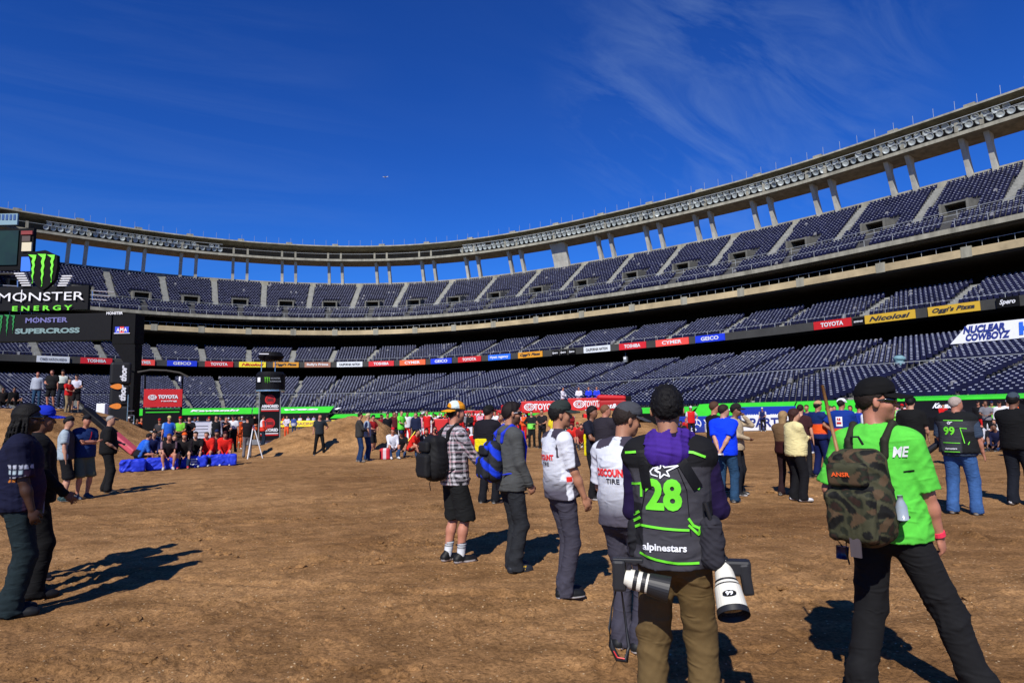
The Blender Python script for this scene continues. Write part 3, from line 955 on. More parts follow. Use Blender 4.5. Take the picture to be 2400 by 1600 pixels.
def ik(S, T, l1, l2, hint):
    S = np.array(S, float); T = np.array(T, float); hint = np.array(hint, float)
    d = T - S; L_ = np.linalg.norm(d)
    if L_ > (l1 + l2) * 0.998: T = S + d / L_ * (l1 + l2) * 0.998; d = T - S; L_ = np.linalg.norm(d)
    dn = d / L_
    a = (l1 * l1 - l2 * l2 + L_ * L_) / (2 * L_)
    hgt = math.sqrt(max(l1 * l1 - a * a, 0))
    hp = hint - dn * (hint @ dn); hp /= (np.linalg.norm(hp) + 1e-9)
    return S + dn * a + hp * hgt, T

def Rx(a): c, s = math.cos(a), math.sin(a); return np.array([[1, 0, 0], [0, c, -s], [0, s, c]])
def Ry(a): c, s = math.cos(a), math.sin(a); return np.array([[c, 0, s], [0, 1, 0], [-s, 0, c]])
def Rz(a): c, s = math.cos(a), math.sin(a); return np.array([[c, -s, 0], [s, c, 0], [0, 0, 1]])

ARMS = {  # hand target in the torso frame (x outward, y forward, z up from the pelvis), elbow hint, finger curl
    'down': ((0.27, 0.03, -0.10), (0.3, -1, 0), 0.35),
    'fwd': ((0.24, 0.20, 0.02), (0.3, -1, -0.2), 0.5),
    'pocket': ((0.235, 0.06, 0.0), (0.8, -1, 0), 0.8),
    'pocketf': ((0.18, 0.14, 0.02), (1, -0.6, 0), 0.8),
    'crossed': ((-0.10, 0.20, 0.28), (1, -0.1, -0.6), 0.6),
    'front': ((0.05, 0.27, 0.16), (1, -0.3, -0.5), 0.7),
    'camera': ((0.06, 0.24, 0.60), (1, 0.1, -0.9), 0.9),
    'face': ((0.05, 0.17, 0.60), (0.8, 0.2, -1), 0.7),
    'back': ((0.03, -0.21, 0.02), (1, -0.5, 0), 0.6),
    'hips': ((0.20, 0.02, 0.10), (1, -0.5, 0), 0.6),
    'lap': ((0.06, 0.36, 0.14), (1, -0.2, -0.5), 0.6),
    'point': ((0.15, 0.45, 0.45), (0.5, -0.2, -1), 0.3),
}
SKINS = {'fair': (0.56, 0.29, 0.19), 'tan': (0.44, 0.205, 0.12), 'brown': (0.22, 0.10, 0.06), 'dark': (0.055, 0.024, 0.014), 'red': (0.52, 0.22, 0.14)}

def const(c):
    c = np.array(c, float)
    return lambda V: np.broadcast_to(c, (len(V), 3))

class Fig:
    pass

def person(px, py, H, heading, label, top, bottom, shoe=(20, 20, 22), sole=(190, 190, 185), hair=None, cap=None, skin='fair', w=1.0, belly=1.0,
           arms=('down', 'down'), pose='stand', lean=0.0, yaw=0.0, nod=0.0, feet=None, seat=0.45, z0=None, xy=None, group=None,
           glasses=None, beard=None, seed=None, sock=None, female=False, twist=0.0, tilt=0.0):
    """top=(kind, colour or function, **opts)   bottom=(kind, colour)"""
    seed = int(abs(px * 7 + py * 13)) if seed is None else seed
    rr_ = np.random.default_rng(seed)
    x, y = ground(px, py, 0 if z0 is None else z0) if xy is None else xy
    z = (float(gheight(x, y)) if z0 is None else z0)
    d = math.hypot(x, y)
    h = min(max(d / 640 * (1.0 if d < 12 else 1.2), 0.0076), 0.040)
    if pose == 'sit' or d > 18: h = max(h, 0.012)
    sc = H / 1.78
    near = d < 8
    heading = heading + math.degrees(math.atan2(x, y))      # given relative to the line of sight
    root = empty("person", (x, y, z), -math.radians(heading), label=label, cat="person", group=group)
    f = Fig(); f.root = root; f.d = d; f.h = h; f.sc = sc
    sk = np.array(SKINS[skin]) * rr_.uniform(0.92, 1.08)
    up = np.array([0, 0, 1.0])
    # ---------- skeleton (metres for a 1.78 m body)
    if pose == 'sit': pel = np.array([0, 0, seat + 0.06])
    elif pose == 'crouch': pel = np.array([0, -0.12, 0.38])
    else: pel = np.array([0, 0, 0.95])
    U = Ry(math.radians(tilt)) @ Rz(math.radians(-twist)) @ Rx(-math.radians(lean))      # torso frame
    T = lambda p: pel + U @ np.array(p, float)
    Hd = U @ Rz(-math.radians(yaw)) @ Rx(-math.radians(nod) + math.radians(lean) * 0.6)
    neck0 = T((0, 0.0, 0.53)); neck1 = T((0, 0.02, 0.612))
    hc = neck1 + Hd @ np.array((0, 0.015, 0.105))
    HT = lambda p: hc + Hd @ np.array(p, float)
    f.pel, f.U, f.T, f.HT, f.Hd = pel, U, T, HT, Hd
    if feet is None:
        if pose == 'stand': feet = ((-0.12, -0.03, 0), (0.12, 0.03, 0))
        elif pose == 'sit': feet = ((-0.14, 0.46, 0), (0.14, 0.50, 0))
        else: feet = ((-0.13, 0.1, 0), (0.13, 0.2, 0))
    legs = []
    for e, ft in zip((-1, 1), feet):
        hip = pel + U @ np.array((e * 0.09 * w, 0, -0.03)) if pose == 'stand' else pel + np.array((e * 0.095 * w, 0.0, -0.02))
        ank = np.array((ft[0], ft[1], 0.085 + ft[2]))
        kn, ank = ik(hip, ank, 0.43, 0.42, (e * (0.12 if pose == 'stand' else 0.25), 1, 0.3 if pose != 'stand' else 0))
        legs.append((hip, kn, ank))
    armj = []
    for e, a in zip((-1, 1), arms):
        if isinstance(a, str): tg, hint, curl = ARMS[a]
        else: tg, hint, curl = a
        S = T((e * 0.185 * (1 + (w - 1) * 0.7), -0.01, 0.475))
        el, wr = ik(S, T((e * tg[0] * (1 + (w - 1) * 0.5), tg[1] * (1 + (belly - 1) * 0.4), tg[2])), 0.285, 0.25, U @ np.array((e * hint[0], hint[1], hint[2])))
        armj.append((S, el, wr, curl))
    f.legs, f.armj = legs, armj
    allp = [pel, hc + [0, 0, 0.16], *[q for l in legs for q in l], *[q for a in armj for q in a[:3]]]
    P_ = np.array(allp)
    lo = P_.min(0) - 0.24; hi = P_.max(0) + 0.24; lo[2] = max(lo[2], -0.03)
    if pose != 'stand': lo[:2] -= 0.05
    M = np.eye(4) * sc; M[3, 3] = 1
    f.M = M
    ka = max(0.02, h)
    # ---------- body
    fb = Fld(lo, hi, h / sc * (1.0 if d < 5 else (1.1 if d < 12 else 1.22)))
    tax = U @ np.array([0, 1.0, 0])
    def torso(fl, t, kk):
        fl.add(ell(T((0, 0, 0.0)), (0.160 * w + t, 0.118 * w * (1 + (belly - 1) * .3) + t, 0.13 + t), U), 0)
        fl.add(ell(T((0, 0.0, 0.15)), (0.142 * w + t, 0.105 * w + t, 0.15), U), kk)
        fl.add(ell(T((0, 0.0, 0.35)), (0.165 * w + t, 0.112 * (0.6 + 0.4 * w) + t, 0.17 + t), U), kk)
        if belly != 1: fl.add(ell(T((0, 0.045 * (belly - 0.5), 0.12)), (0.14 * w * (0.5 + 0.5 * belly) + t, 0.115 * belly + t, 0.15), U), kk)
        fl.add(cone(T((-0.15 * w, -0.01, 0.475)), T((0.15 * w, -0.01, 0.475)), 0.052 + t, 0.052 + t), kk)
        for e in (-1, 1):
            fl.add(cone(T((e * 0.15 * w, -0.015, 0.485)), T((e * 0.02, -0.005, 0.55)), 0.045 + t, 0.040 + t * 0.6), kk)
            if female: fl.add(ell(T((e * 0.07, 0.09, 0.32)), (0.065 + t, 0.06 + t, 0.07), U), kk)
    torso(fb, 0, 0.04)
    fb.add(cone(neck0, neck1 + Hd @ np.array((0, -0.01, 0.04)), 0.056 * (0.7 + 0.3 * w), 0.052 * (0.7 + 0.3 * w)), 0.02)
    # head
    fb.add(ell(HT((0, -0.012, 0.028)), (0.076, 0.094, 0.090), Hd), 0.02)
    fb.add(ell(HT((0, 0.022, -0.045)), (0.060, 0.066, 0.070), Hd), 0.03)
    if d < 30:
        fb.add(ell(HT((0, 0.062, -0.092)), (0.026, 0.022, 0.020), Hd), 0.025)
        fb.add(cone(HT((0, 0.084, 0.012)), HT((0, 0.106, -0.026)), 0.009, 0.013), 0.014)
        fb.add(cone(HT((-0.036, 0.072, 0.026)), HT((0.036, 0.072, 0.026)), 0.013, 0.013), 0.02)
        fb.add(cone(HT((-0.016, 0.082, -0.056)), HT((0.016, 0.082, -0.056)), 0.008, 0.008), 0.01)
        fb.add(cone(HT((-0.014, 0.079, -0.068)), HT((0.014, 0.079, -0.068)), 0.009, 0.009), 0.01)
        for e in (-1, 1):
            fb.add(ell(HT((e * 0.040, 0.055, -0.025)), (0.024, 0.022, 0.026), Hd), 0.025)
            fb.add(ell(HT((e * 0.080, -0.008, -0.004)), (0.010, 0.020, 0.032), Hd @ Rz(e * 0.35)), 0.008)
    for (S, el, wr, curl), e in zip(armj, (-1, 1)):
        fb.add(cone(S, el, 0.050 * (0.6 + 0.4 * w), 0.040), 0.03)
        fb.add(cone(el, el + (wr - el) * 0.4, 0.041, 0.043), 0.02); fb.add(cone(el + (wr - el) * 0.35, wr, 0.042, 0.027), 0.02)
        dr = (wr - el); dr = dr / np.linalg.norm(dr)
        inn = U @ np.array((-e, 0.0, 0)); inn = inn - dr * (inn @ dr); inn /= np.linalg.norm(inn) + 1e-9      # palm looks inward
        sd = np.cross(dr, inn) * e                                    # towards the thumb
        if sd @ tax < 0: sd = -sd
        palm = wr + dr * 0.055
        Rm = np.stack([sd, inn, dr], 1)
        fb.add(ell(palm, (0.040, 0.017, 0.052), Rm), 0.015)
        if d < 14:
            for i, (off, ln) in enumerate(((0.029, 0.074), (0.010, 0.082), (-0.010, 0.076), (-0.028, 0.060))):
                b0 = palm + sd * off + dr * 0.035
                a1 = curl * 0.9
                d1 = dr * math.cos(a1) + inn * math.sin(a1) + sd * (off * 1.5); d2 = dr * math.cos(a1 * 2.2) + inn * math.sin(a1 * 2.2)
                b1 = b0 + d1 * ln * 0.55; b2 = b1 + d2 * ln * 0.5
                fb.add(cone(b0, b1, 0.0098, 0.009), 0.005); fb.add(cone(b1, b2, 0.009, 0.0075), 0.003)
            t0 = wr + dr * 0.03 + sd * 0.03; t1 = t0 + dr * 0.035 + sd * 0.022 + inn * 0.012; t2 = t1 + dr * 0.032 + inn * 0.012
            fb.add(cone(t0, t1, 0.014, 0.011), 0.01); fb.add(cone(t1, t2, 0.011, 0.009), 0.003)
        else:
            fb.add(ell(palm + dr * 0.06 + inn * curl * 0.02, (0.036, 0.018, 0.05), Rm), 0.015)
    lg = 1.0 if bottom[0] == 'shorts' else 0.82
    for (hip, kn, ank), ft, e in zip(legs, feet, (-1, 1)):
        fb.add(cone(hip, kn, 0.085 * (0.5 + 0.5 * w) * lg, 0.056 * lg), 0.03)
        fb.add(cone(kn, kn + (ank - kn) * 0.4 - np.array((0, 0.012, 0)), 0.055 * lg, 0.057 * lg), 0.02)
        fb.add(cone(kn + (ank - kn) * 0.35 - np.array((0, 0.012, 0)), ank, 0.056 * lg, 0.037 * lg), 0.02)
        fb.add(cone(ank + [0, -0.02, -0.05], ank + [e * 0.02, 0.12, -0.06], 0.032, 0.028), 0.02)
    lipc = sk * np.array((0.85, 0.55, 0.55)); 
    def skincol(V):
        C = np.tile(sk, (len(V), 1))
        if d < 30:
            q = (V - hc) @ Hd
            m = (np.abs(q[:, 0]) < 0.024) & (np.abs(q[:, 2] + 0.062) < 0.010) & (q[:, 1] > 0.07); C[m] = lipc
            e = ((np.abs(q[:, 0]) - 0.031) / 0.014) ** 2 + ((q[:, 2] - 0.008) / 0.006) ** 2 < 1; e &= q[:, 1] > 0.05; C[e] = (0.05, 0.03, 0.02)
            b = ((np.abs(q[:, 0]) - 0.033) / 0.022) ** 2 + ((q[:, 2] - 0.030) / 0.006) ** 2 < 1; b &= q[:, 1] > 0.05; C[b] *= 0.35
            if beard is not None:
                bc, amt, zt = beard
                jaw = (q[:, 2] < zt) & (q[:, 2] > -0.125) & (q[:, 1] > -0.02 + (zt - q[:, 2]) * 0.0) & (q[:, 1] < 0.12)
                jaw &= ~((np.abs(q[:, 0]) < 0.02) & (np.abs(q[:, 2] + 0.062) < 0.008))
                jaw &= ~((q[:, 2] > -0.045) & (np.abs(q[:, 0]) < 0.05) & (q[:, 1] > 0.05))
                C[jaw] = C[jaw] * (1 - amt) + np.array(bc) * amt
        return C
    f.body = sdf_obj("body", fb, skincol, M_SKIN, root, M)
    # ---------- trousers or shorts
    bk, bc = bottom[0], bottom[1]; bo = bottom[2] if len(bottom) > 2 else {}
    bcf = bc if callable(bc) else const(lin(bc))
    loose = bo.get('loose', 1.0)
    fp = Fld((lo[0], lo[1], lo[2]), (hi[0], hi[1], pel[2] + 0.30), h * 1.34 / sc)
    fp.add(ell(T((0, 0, 0.0)), (0.172 * w, (0.130 * w) * (1 + (belly - 1) * .3), 0.15), U), 0)
    for (hip, kn, ank), e in zip(legs, (-1, 1)):
        r0, r1, r2 = 0.098 * (0.5 + 0.5 * w) * (0.6 + 0.4 * loose), 0.073 * loose, 0.066 * loose
        if bk == 'shorts':
            le = bo.get('len', 0.95)
            c2 = hip + (kn - hip) * le
            fs = Fld((lo[0], lo[1], lo[2]), (hi[0], hi[1], pel[2] + 0.30), h / sc) if False else None
            fp.add(cone(hip, c2 if le <= 1 else kn, r0, 0.098 * loose), 0.03)
        elif bk == 'shorts_long': pass
        else:
            fp.add(cone(hip, kn, r0, r1), 0.035)
            e2 = ank + np.array((0, -0.01, -0.045)) + (ank - kn) * 0.0
            fp.add(cone(kn, e2, r1, r2), 0.025)
            if pose == 'stand': fp.add(cone(e2 + [0, 0, 0.10], e2 + [0, 0.03, -0.005], r2 * 0.95, r2 * 1.12), 0.03)
    if bk == 'shorts':
        for (hip, kn, ank), e in zip(legs, (-1, 1)):
            le = bo.get('len', 0.95)
            dn = (kn - hip) / np.linalg.norm(kn - hip); cp = hip + (kn - hip) * min(le, 1.12)
            if pose == 'stand':
                fp.add(cone(kn, cp + dn * 0.1, 0.098 * loose, 0.10 * loose), 0.02) if le > 1 else None
        if pose == 'stand':
            zc = (legs[0][0] + (legs[0][1] - legs[0][0]) * min(le, 1.15))[2]
            fp.cut(lambda g: zc - g[..., 2])
        else:
            for (hip, kn, ank), e in zip(legs, (-1, 1)):
                dn = (kn - hip) / np.linalg.norm(kn - hip); cp = hip + (kn - hip) * le
                fp.cut(lambda g: (g - cp) @ dn.astype(np.float32))
    else:
        fp.cut(lambda g: 0.022 - g[..., 2] + min(feet[0][2], feet[1][2]))
    uz = (U @ np.array((0, 0, 1.0))).astype(np.float32); p32 = pel.astype(np.float32)
    fp.cut(lambda g: (g - p32) @ uz - 0.10)
    if d < 20:
        am = 0.011 if near else 0.009
        ff = folds(seed + 1, am, 4, 0.11)
        kz = [l[1][2] for l in legs]
        fp.disp(lambda p: ff(p) * (0.45 + 0.75 * np.exp(-((p[:, 2] - 0.10) / 0.14) ** 2) + 0.5 * np.exp(-((p[:, 2] - kz[0]) / 0.12) ** 2) + 0.3 * np.exp(-((p[:, 2] - pel[2] + 0.1) / 0.1) ** 2)))
    f.trousers = sdf_obj("shorts" if bk == 'shorts' else "trousers", fp, bcf, M_DENIM if bk == 'jeans' else M_CLOTH, root, M)
    # ---------- tops
    def make_top(top):
        tk, tcx = top[0], top[1]; to = top[2] if len(top) > 2 else {}
        t = {'tee': 0.020, 'polo': 0.022, 'shirt': 0.026, 'hoodie': 0.036, 'jacket': 0.040, 'blouse': 0.028, 'vest': 0.03}[tk] + to.get('t', 0)
        tcf = tcx if callable(tcx) else const(lin(tcx))
        hem = to.get('hem', -0.07)
        lo2 = np.minimum(lo, lo); 
        ft_ = Fld((lo[0], lo[1], max(lo[2], pel[2] - 0.45)), (hi[0], hi[1], hi[2] - 0.02), h / sc)
        torso(ft_, t, 0.05)
        ft_.add(cone(T((0, 0.0, 0.36)), T((0, 0.01 * belly, hem - 0.02)), 0.165 * w + t * 0.8, (0.160 + to.get('flare', 0.018)) * w + t * 0.7, tax, 1.32 / (0.75 + 0.25 * belly)), 0.05)
        slv = to.get('sleeve', {'tee': 0.72, 'polo': 0.78}.get(tk, 2.0))
        for (S, el, wr, curl), e in zip(armj, (-1, 1)):
            if slv <= 0: continue
            if slv <= 1:
                c2 = S + (el - S) * slv
                sf = cone(S, c2 + (el - S) * 0.08, 0.066 * (0.6 + 0.4 * w) + t * 0.3, 0.062 + t * 0.5)
                fn0, l0, h0_ = sf
                dn = ((el - S) / np.linalg.norm(el - S)).astype(np.float32); c32 = c2.astype(np.float32)
                ft_.add((lambda g, fn0=fn0, dn=dn, c32=c32: np.maximum(fn0(g), (g - c32) @ dn), l0, h0_), 0.02)
            else:
                ft_.add(cone(S, el, 0.058 * (0.6 + 0.4 * w) + t * 0.30, 0.046 + t * 0.3), 0.035)
                we = el + (wr - el) * 0.97
                ft_.add(cone(el, we, 0.046 + t * 0.3, 0.034 + t * 0.25), 0.02)
        zmax = 0.10
        h32 = float(hem)
        bend = to.get('bend', 0.0)
        # the hem only cuts the trunk, never the sleeves hanging below it
        armax = [(S, el, wr) for S, el, wr, c in armj]
        hemq = ft_
        q = hemq.sub(hemq.lo, hemq.lo + hemq.n * hemq.h, 0)
        r_, g_ = q
        ucoord = (g_ - p32) @ uz - h32
        prot = np.full(ucoord.shape, 9, np.float32)
        if slv > 1:
            for S, el, wr in armax:
                prot = np.minimum(prot, cone(S, el, 0.085, 0.085)[0](g_)); prot = np.minimum(prot, cone(el, wr, 0.07, 0.06)[0](g_))
            tr = cone(T((0, 0, 0.3)), T((0, 0, -0.1)), 0.15 * w, 0.15 * w, tax, 1.3)[0](g_)
            prot = np.where(tr < 0.02, 9, prot)
        hemq.D[r_] = np.where(prot > 0, np.maximum(hemq.D[r_], -ucoord), hemq.D[r_])
        # neck opening
        ft_.carve(cone(T((0, 0.005, 0.545)), T((0, 0.04, 0.72)), to.get('neck', 0.064), 0.09))
        if d < 20:
            fw = folds(seed + 2, 0.010 if near else 0.008, 4, 0.13)
            ft_.disp(lambda p: fw(p) * (0.35 + 0.7 * np.exp(-(((p - p32) @ uz - 0.05) / 0.12) ** 2) + 0.25 * (np.abs(p[:, 0]) > 0.17)))
        nm = {'tee': 't_shirt', 'polo': 'polo_shirt', 'shirt': 'shirt', 'hoodie': 'hoodie', 'jacket': 'jacket', 'blouse': 'blouse', 'vest': 'vest'}[tk]
        f.top = sdf_obj(nm, ft_, lambda V: tcf(V) if not to.get('ucoord') else tcf((V - pel) @ U), M_CLOTH, root, M)
        if tk in ('polo', 'hoodie', 'jacket', 'shirt') and d < 16:
            fc = Fld(T((0, 0, 0.56)) - 0.16, T((0, 0, 0.56)) + 0.16, h / sc)
            hood = tk == 'hoodie'
            pts = []
            for i in range(17):
                a = 2 * math.pi * i / 16
                pts.append(T((0.070 * math.sin(a), 0.005 + 0.066 * math.cos(a), 0.545 - 0.028 * math.cos(a))))
            for a_, b_ in zip(pts[:-1], pts[1:]):
                fc.add(cone(a_, b_, 0.017 if not hood else 0.024, 0.017 if not hood else 0.024), 0.01)
            if hood:
                fc.add(ell(T((0, -0.085, 0.525)), (0.095, 0.05, 0.055), U), 0.03)
            cc = to.get('collar')
            sdf_obj("hood" if hood else "collar", fc, const(lin(cc)) if cc is not None else (lambda V: tcf(V) if not to.get('ucoord') else tcf((V - pel) @ U)), M_CLOTH, root, M)

    for tp_ in (top if isinstance(top, list) else [top]):
        make_top(tp_)
    # ---------- shoes
    for (hip, kn, ank), ftp, e in zip(legs, feet, (-1, 1)):
        g0 = ank - np.array((0, 0, 0.085))
        fs = Fld(g0 + [-0.12, -0.16, -0.02], g0 + [0.12, 0.28, 0.16], max(h / sc, 0.006))
        fs.add(cone(g0 + [0, -0.045, 0.040], g0 + [e * 0.015, 0.13, 0.030], 0.044, 0.042), 0)
        fs.add(cone(g0 + [e * 0.012, 0.08, 0.028], g0 + [e * 0.02, 0.165, 0.026], 0.047, 0.036), 0.02)
        fs.add(cone(g0 + [0, -0.035, 0.04], g0 + [0, 0.0, 0.095], 0.042, 0.044), 0.03)
        gz = float(g0[2])
        fs.cut(lambda g: gz - g[..., 2])
        shc = np.array(lin(shoe)); soc = np.array(lin(sole))
        sdf_obj("shoe", fs, lambda V: np.where((V[:, 2:3] - gz) < 0.021, soc, shc), M_SHOE, root, M)
        if sock is not None:
            fk = Fld(ank + [-0.1, -0.12, -0.06], ank + [0.1, 0.12, 0.20], h / sc)
            fk.add(cone(ank + [0, 0, -0.03], ank + (kn - ank) * 0.34, 0.044, 0.052), 0)
            kk_ = (ank + (kn - ank) * 0.34)[2]
            fk.cut(lambda g: g[..., 2] - kk_)
            sdf_obj("sock", fk, sock, M_CLOTH, root, M)
    # ---------- hair and cap
    hh = max(min(h, 0.009), 0.0055) if d < 15 else h
    if hair is not None and hair[0] != 'bald':
        st, hcx = hair[0], lin(hair[1])
        fh = Fld(hc - 0.34, hc + 0.20, hh / sc)
        th = {'short': 0.012, 'crew': 0.006, 'thick': 0.019, 'long': 0.020, 'dreads': 0.022, 'bun': 0.014, 'bob': 0.028}[st]
        fh.add(ell(HT((0, -0.014, 0.028)), (0.076 + th * (0.45 if st == 'thick' else 1), 0.094 + th * (0.8 if st == 'thick' else 1), 0.090 + th), Hd), 0)
        if st in ('thick',): fh.add(ell(HT((0, 0.015, 0.082)), (0.066, 0.082, 0.052), Hd), 0.02)
        H32 = Hd.astype(np.float32); c32 = hc.astype(np.float32)
        def face(g):
            q_ = (g - c32) @ H32
            a = -0.050 + 0.80 * (q_[..., 1] + 0.075) - q_[..., 2]
            e_ = 0.004 - q_[..., 2] * 0.2 + q_[..., 1] - 0.012 - np.clip(q_[..., 2] - 0.01, 0, 1) * 1.2
            return np.maximum(a, e_ - 0.0) if st in ('long', 'bob') else a
        if st == 'dreads':
            fh.cut(face)
            r5 = np.random.default_rng(3)
            for i in range(26):
                ang = ((i % 13) / 12 - 0.5) * math.pi * 1.12 + r5.uniform(-0.05, 0.05)
                sx_ = math.sin(ang) * (1.0 if i < 13 else 0.82)
                cy_ = -math.cos(ang) * (1.0 if i < 13 else 0.82)
                p0 = HT((0.085 * sx_, 0.095 * cy_ * 0.9 - 0.01, 0.03 + r5.uniform(-0.02, 0.04)))
                p1 = HT((0.10 * sx_, 0.12 * cy_ - 0.02, -0.09)) + [0, 0, 0]
                p2 = HT((0.085 * sx_, 0.15 * cy_ - 0.02, -0.24 - r5.uniform(0, 0.07)))
                fh.add(cone(p0, p1, 0.0125, 0.011), 0.0); fh.add(cone(p1, p2, 0.011, 0.007), 0.0)
        elif st in ('long', 'bob'):
            fh.cut(face)
            zz = -0.20 if st == 'long' else -0.085
            fh.add(cone(HT((0, -0.055, 0.0)), HT((0, -0.075, zz)), 0.085, 0.070, Hd @ np.array((0, 1.0, 0)), 1.5), 0.02)
        else:
            fh.cut(face)
        nz = folds(seed + 5, 0.005 if st == 'thick' else 0.003, 4, 0.024)
        if d < 16: fh.disp(nz)
        if d < 7 and st in ('thick', 'short'):
            r6 = np.random.default_rng(seed)
            for i in range(520 if st == 'thick' else 160):
                v_ = r6.normal(size=3); v_ /= np.linalg.norm(v_)
                if v_[2] < -0.75: continue
                p0 = np.array((0, -0.014, 0.028)) + v_ * (np.array((0.076, 0.094, 0.090)) + th * np.array((0.45, 0.8, 1.0) if st == 'thick' else (1, 1, 1)))
                if -0.050 + 0.80 * (p0[1] + 0.075) - p0[2] > 0: continue
                tv = v_ * 0.6 + r6.normal(size=3) * 0.5 + np.array((0, 0.2, 0.3)); tv /= np.linalg.norm(tv)
                L6 = (0.011 if st == 'thick' else 0.007) * r6.uniform(0.5, 1.3)
                fh.add(cone(HT(p0 - tv * 0.006), HT(p0 + tv * L6), 0.0062, 0.003), 0.003)
        f.hair = sdf_obj("hair", fh, const(hcx), M_HAIR, root, M)
    if cap is not None:
        cc = cap[1] if len(cap) > 1 and callable(cap[1]) else const(lin(cap[1]))
        kind = cap[0]; fwd = cap[2] if len(cap) > 2 else 0.0
        Cd = Hd @ Rz(-math.radians(fwd))
        CT = lambda p: hc + Cd @ np.array(p, float)
        fq = Fld(hc - 0.24, hc + 0.24, hh / sc)
        C32 = Cd.astype(np.float32); c32 = hc.astype(np.float32)
        if kind == 'beanie':
            fq.add(ell(CT((0, -0.012, 0.036)), (0.092, 0.108, 0.108), Cd), 0)
            fq.cut(lambda g: 0.030 - 0.15 * ((g - c32) @ C32)[..., 1] * -1 - ((g - c32) @ C32)[..., 2])
        else:
            fq.add(ell(CT((0, -0.010, 0.040)), (0.087, 0.105, 0.106), Cd), 0)
            fq.add(ell(CT((0, 0.028, 0.070)), (0.080, 0.078, 0.078), Cd), 0.02)
            fq.cut(lambda g: 0.044 + 0.10 * ((g - c32) @ C32)[..., 1] - ((g - c32) @ C32)[..., 2])
            def brim(g):
                q_ = (g - c32) @ C32
                x_, y_, z_ = q_[..., 0], q_[..., 1], q_[..., 2]
                zz = z_ - 0.050 + 4.0 * x_ * x_ + 0.22 * (y_ - 0.07)
                pl = np.sqrt((x_ / 0.084) ** 2 + ((y_ - 0.085) / 0.108) ** 2)
                return np.maximum(np.maximum((pl - 1) * 0.07, np.abs(zz) - 0.0065), 0.03 - y_)
            fq.add((brim, CT((0, 0.09, 0.04)) - 0.13, CT((0, 0.09, 0.04)) + 0.13), 0.006)
            if d < 12: fq.add(ell(CT((0, -0.01, 0.136)), (0.009, 0.009, 0.006), Cd), 0)
        f.cap = sdf_obj("beanie" if kind == 'beanie' else "cap", fq, lambda V: cc((V - hc) @ Cd), M_CLOTH, root, M)
        if f.cap and d < 8: f.cap.data.polygons.foreach_set("use_smooth", np.ones(len(f.cap.data.polygons), bool))
    if glasses is not None and d < 15:
        mb = MB()
        q = lambda p: Vector(M[:3, :3] @ HT(p))
        for e in (-1, 1):
            mb.poly([q((e * 0.006, 0.101, 0.022)), q((e * 0.050, 0.092, 0.024)), q((e * 0.066, 0.072, 0.018)), q((e * 0.062, 0.076, -0.010)), q((e * 0.040, 0.093, -0.016)), q((e * 0.010, 0.100, -0.008))])
            mb.tube([q((e * 0.064, 0.076, 0.016)), q((e * 0.078, 0.045, 0.013)), q((e * 0.086, -0.005, 0.010))], 0.0035, 5)
        mb.tube([q((-0.05, 0.095, 0.021)), q((0, 0.103, 0.020)), q((0.05, 0.095, 0.021))], 0.003, 5)
        gl = mb.build("sunglasses", glasses, root)
        fg = Fld(hc - 0.17, hc + 0.17, 0.0055 / sc)
        for e in (-1, 1):
            fg.add(ell(HT((e * 0.034, 0.086, 0.006)), (0.033, 0.019, 0.020), Hd @ Rz(-e * 0.25)), 0.012)
            fg.add(ell(HT((e * 0.066, 0.060, 0.010)), (0.012, 0.030, 0.015), Hd @ Rz(e * 0.2)), 0.012)
            fg.add(cone(HT((e * 0.074, 0.05, 0.014)), HT((e * 0.083, -0.005, 0.012)), 0.0055, 0.0045), 0.006)
        sdf_obj('lens', fg, const((0.004, 0.004, 0.005)), M_GLASSD, gl, M)
    return f

def decal_mesh(V2, faces, name, f, target, o, xd, yd, nd, m, parent, off=0.004, grid=0.02):
    """lay flat 2-D shapes onto a garment: cut them on a fine grid, then drop every vertex on the cloth"""
    bm = bmesh.new()
    vs = [bm.verts.new((a, b, 0)) for a, b in V2]
    for fc in faces:
        try: bm.faces.new([vs[i] for i in fc])
        except ValueError: pass
    V2 = np.asarray(V2)
    for ax in (0, 1):
        lo, hi = V2[:, ax].min(), V2[:, ax].max()
        for c in np.arange(lo + grid, hi, grid):
            pc = [0, 0, 0]; pn = [0, 0, 0]; pc[ax] = c; pn[ax] = 1
            bmesh.ops.bisect_plane(bm, geom=bm.verts[:] + bm.edges[:] + bm.faces[:], plane_co=pc, plane_no=pn, dist=1e-6)
    me_t = target.data
    n = len(me_t.vertices); co = np.zeros(n * 3, np.float32); me_t.vertices.foreach_get("co", co)
    if not hasattr(f, 'bvh'): f.bvh = {}
    if target.name not in f.bvh:
        f.bvh[target.name] = BVHTree.FromPolygons(co.reshape(-1, 3).tolist(), [tuple(p.vertices) for p in me_t.polygons])
    bvh = f.bvh[target.name]
    bad = []
    for v in bm.verts:
        p = Vector(o) + Vector(xd) * v.co.x + Vector(yd) * v.co.y
        hit = bvh.ray_cast(p + Vector(nd) * 0.4, -Vector(nd))
        if hit[0] is None: bad.append(v); continue
        v.co = hit[0] + Vector(nd) * (off * 1.3)
    bmesh.ops.delete(bm, geom=bad, context='VERTS')
    me = bpy.data.meshes.new(name); bm.to_mesh(me); bm.free()
    return mobj(name, me, parent, m)

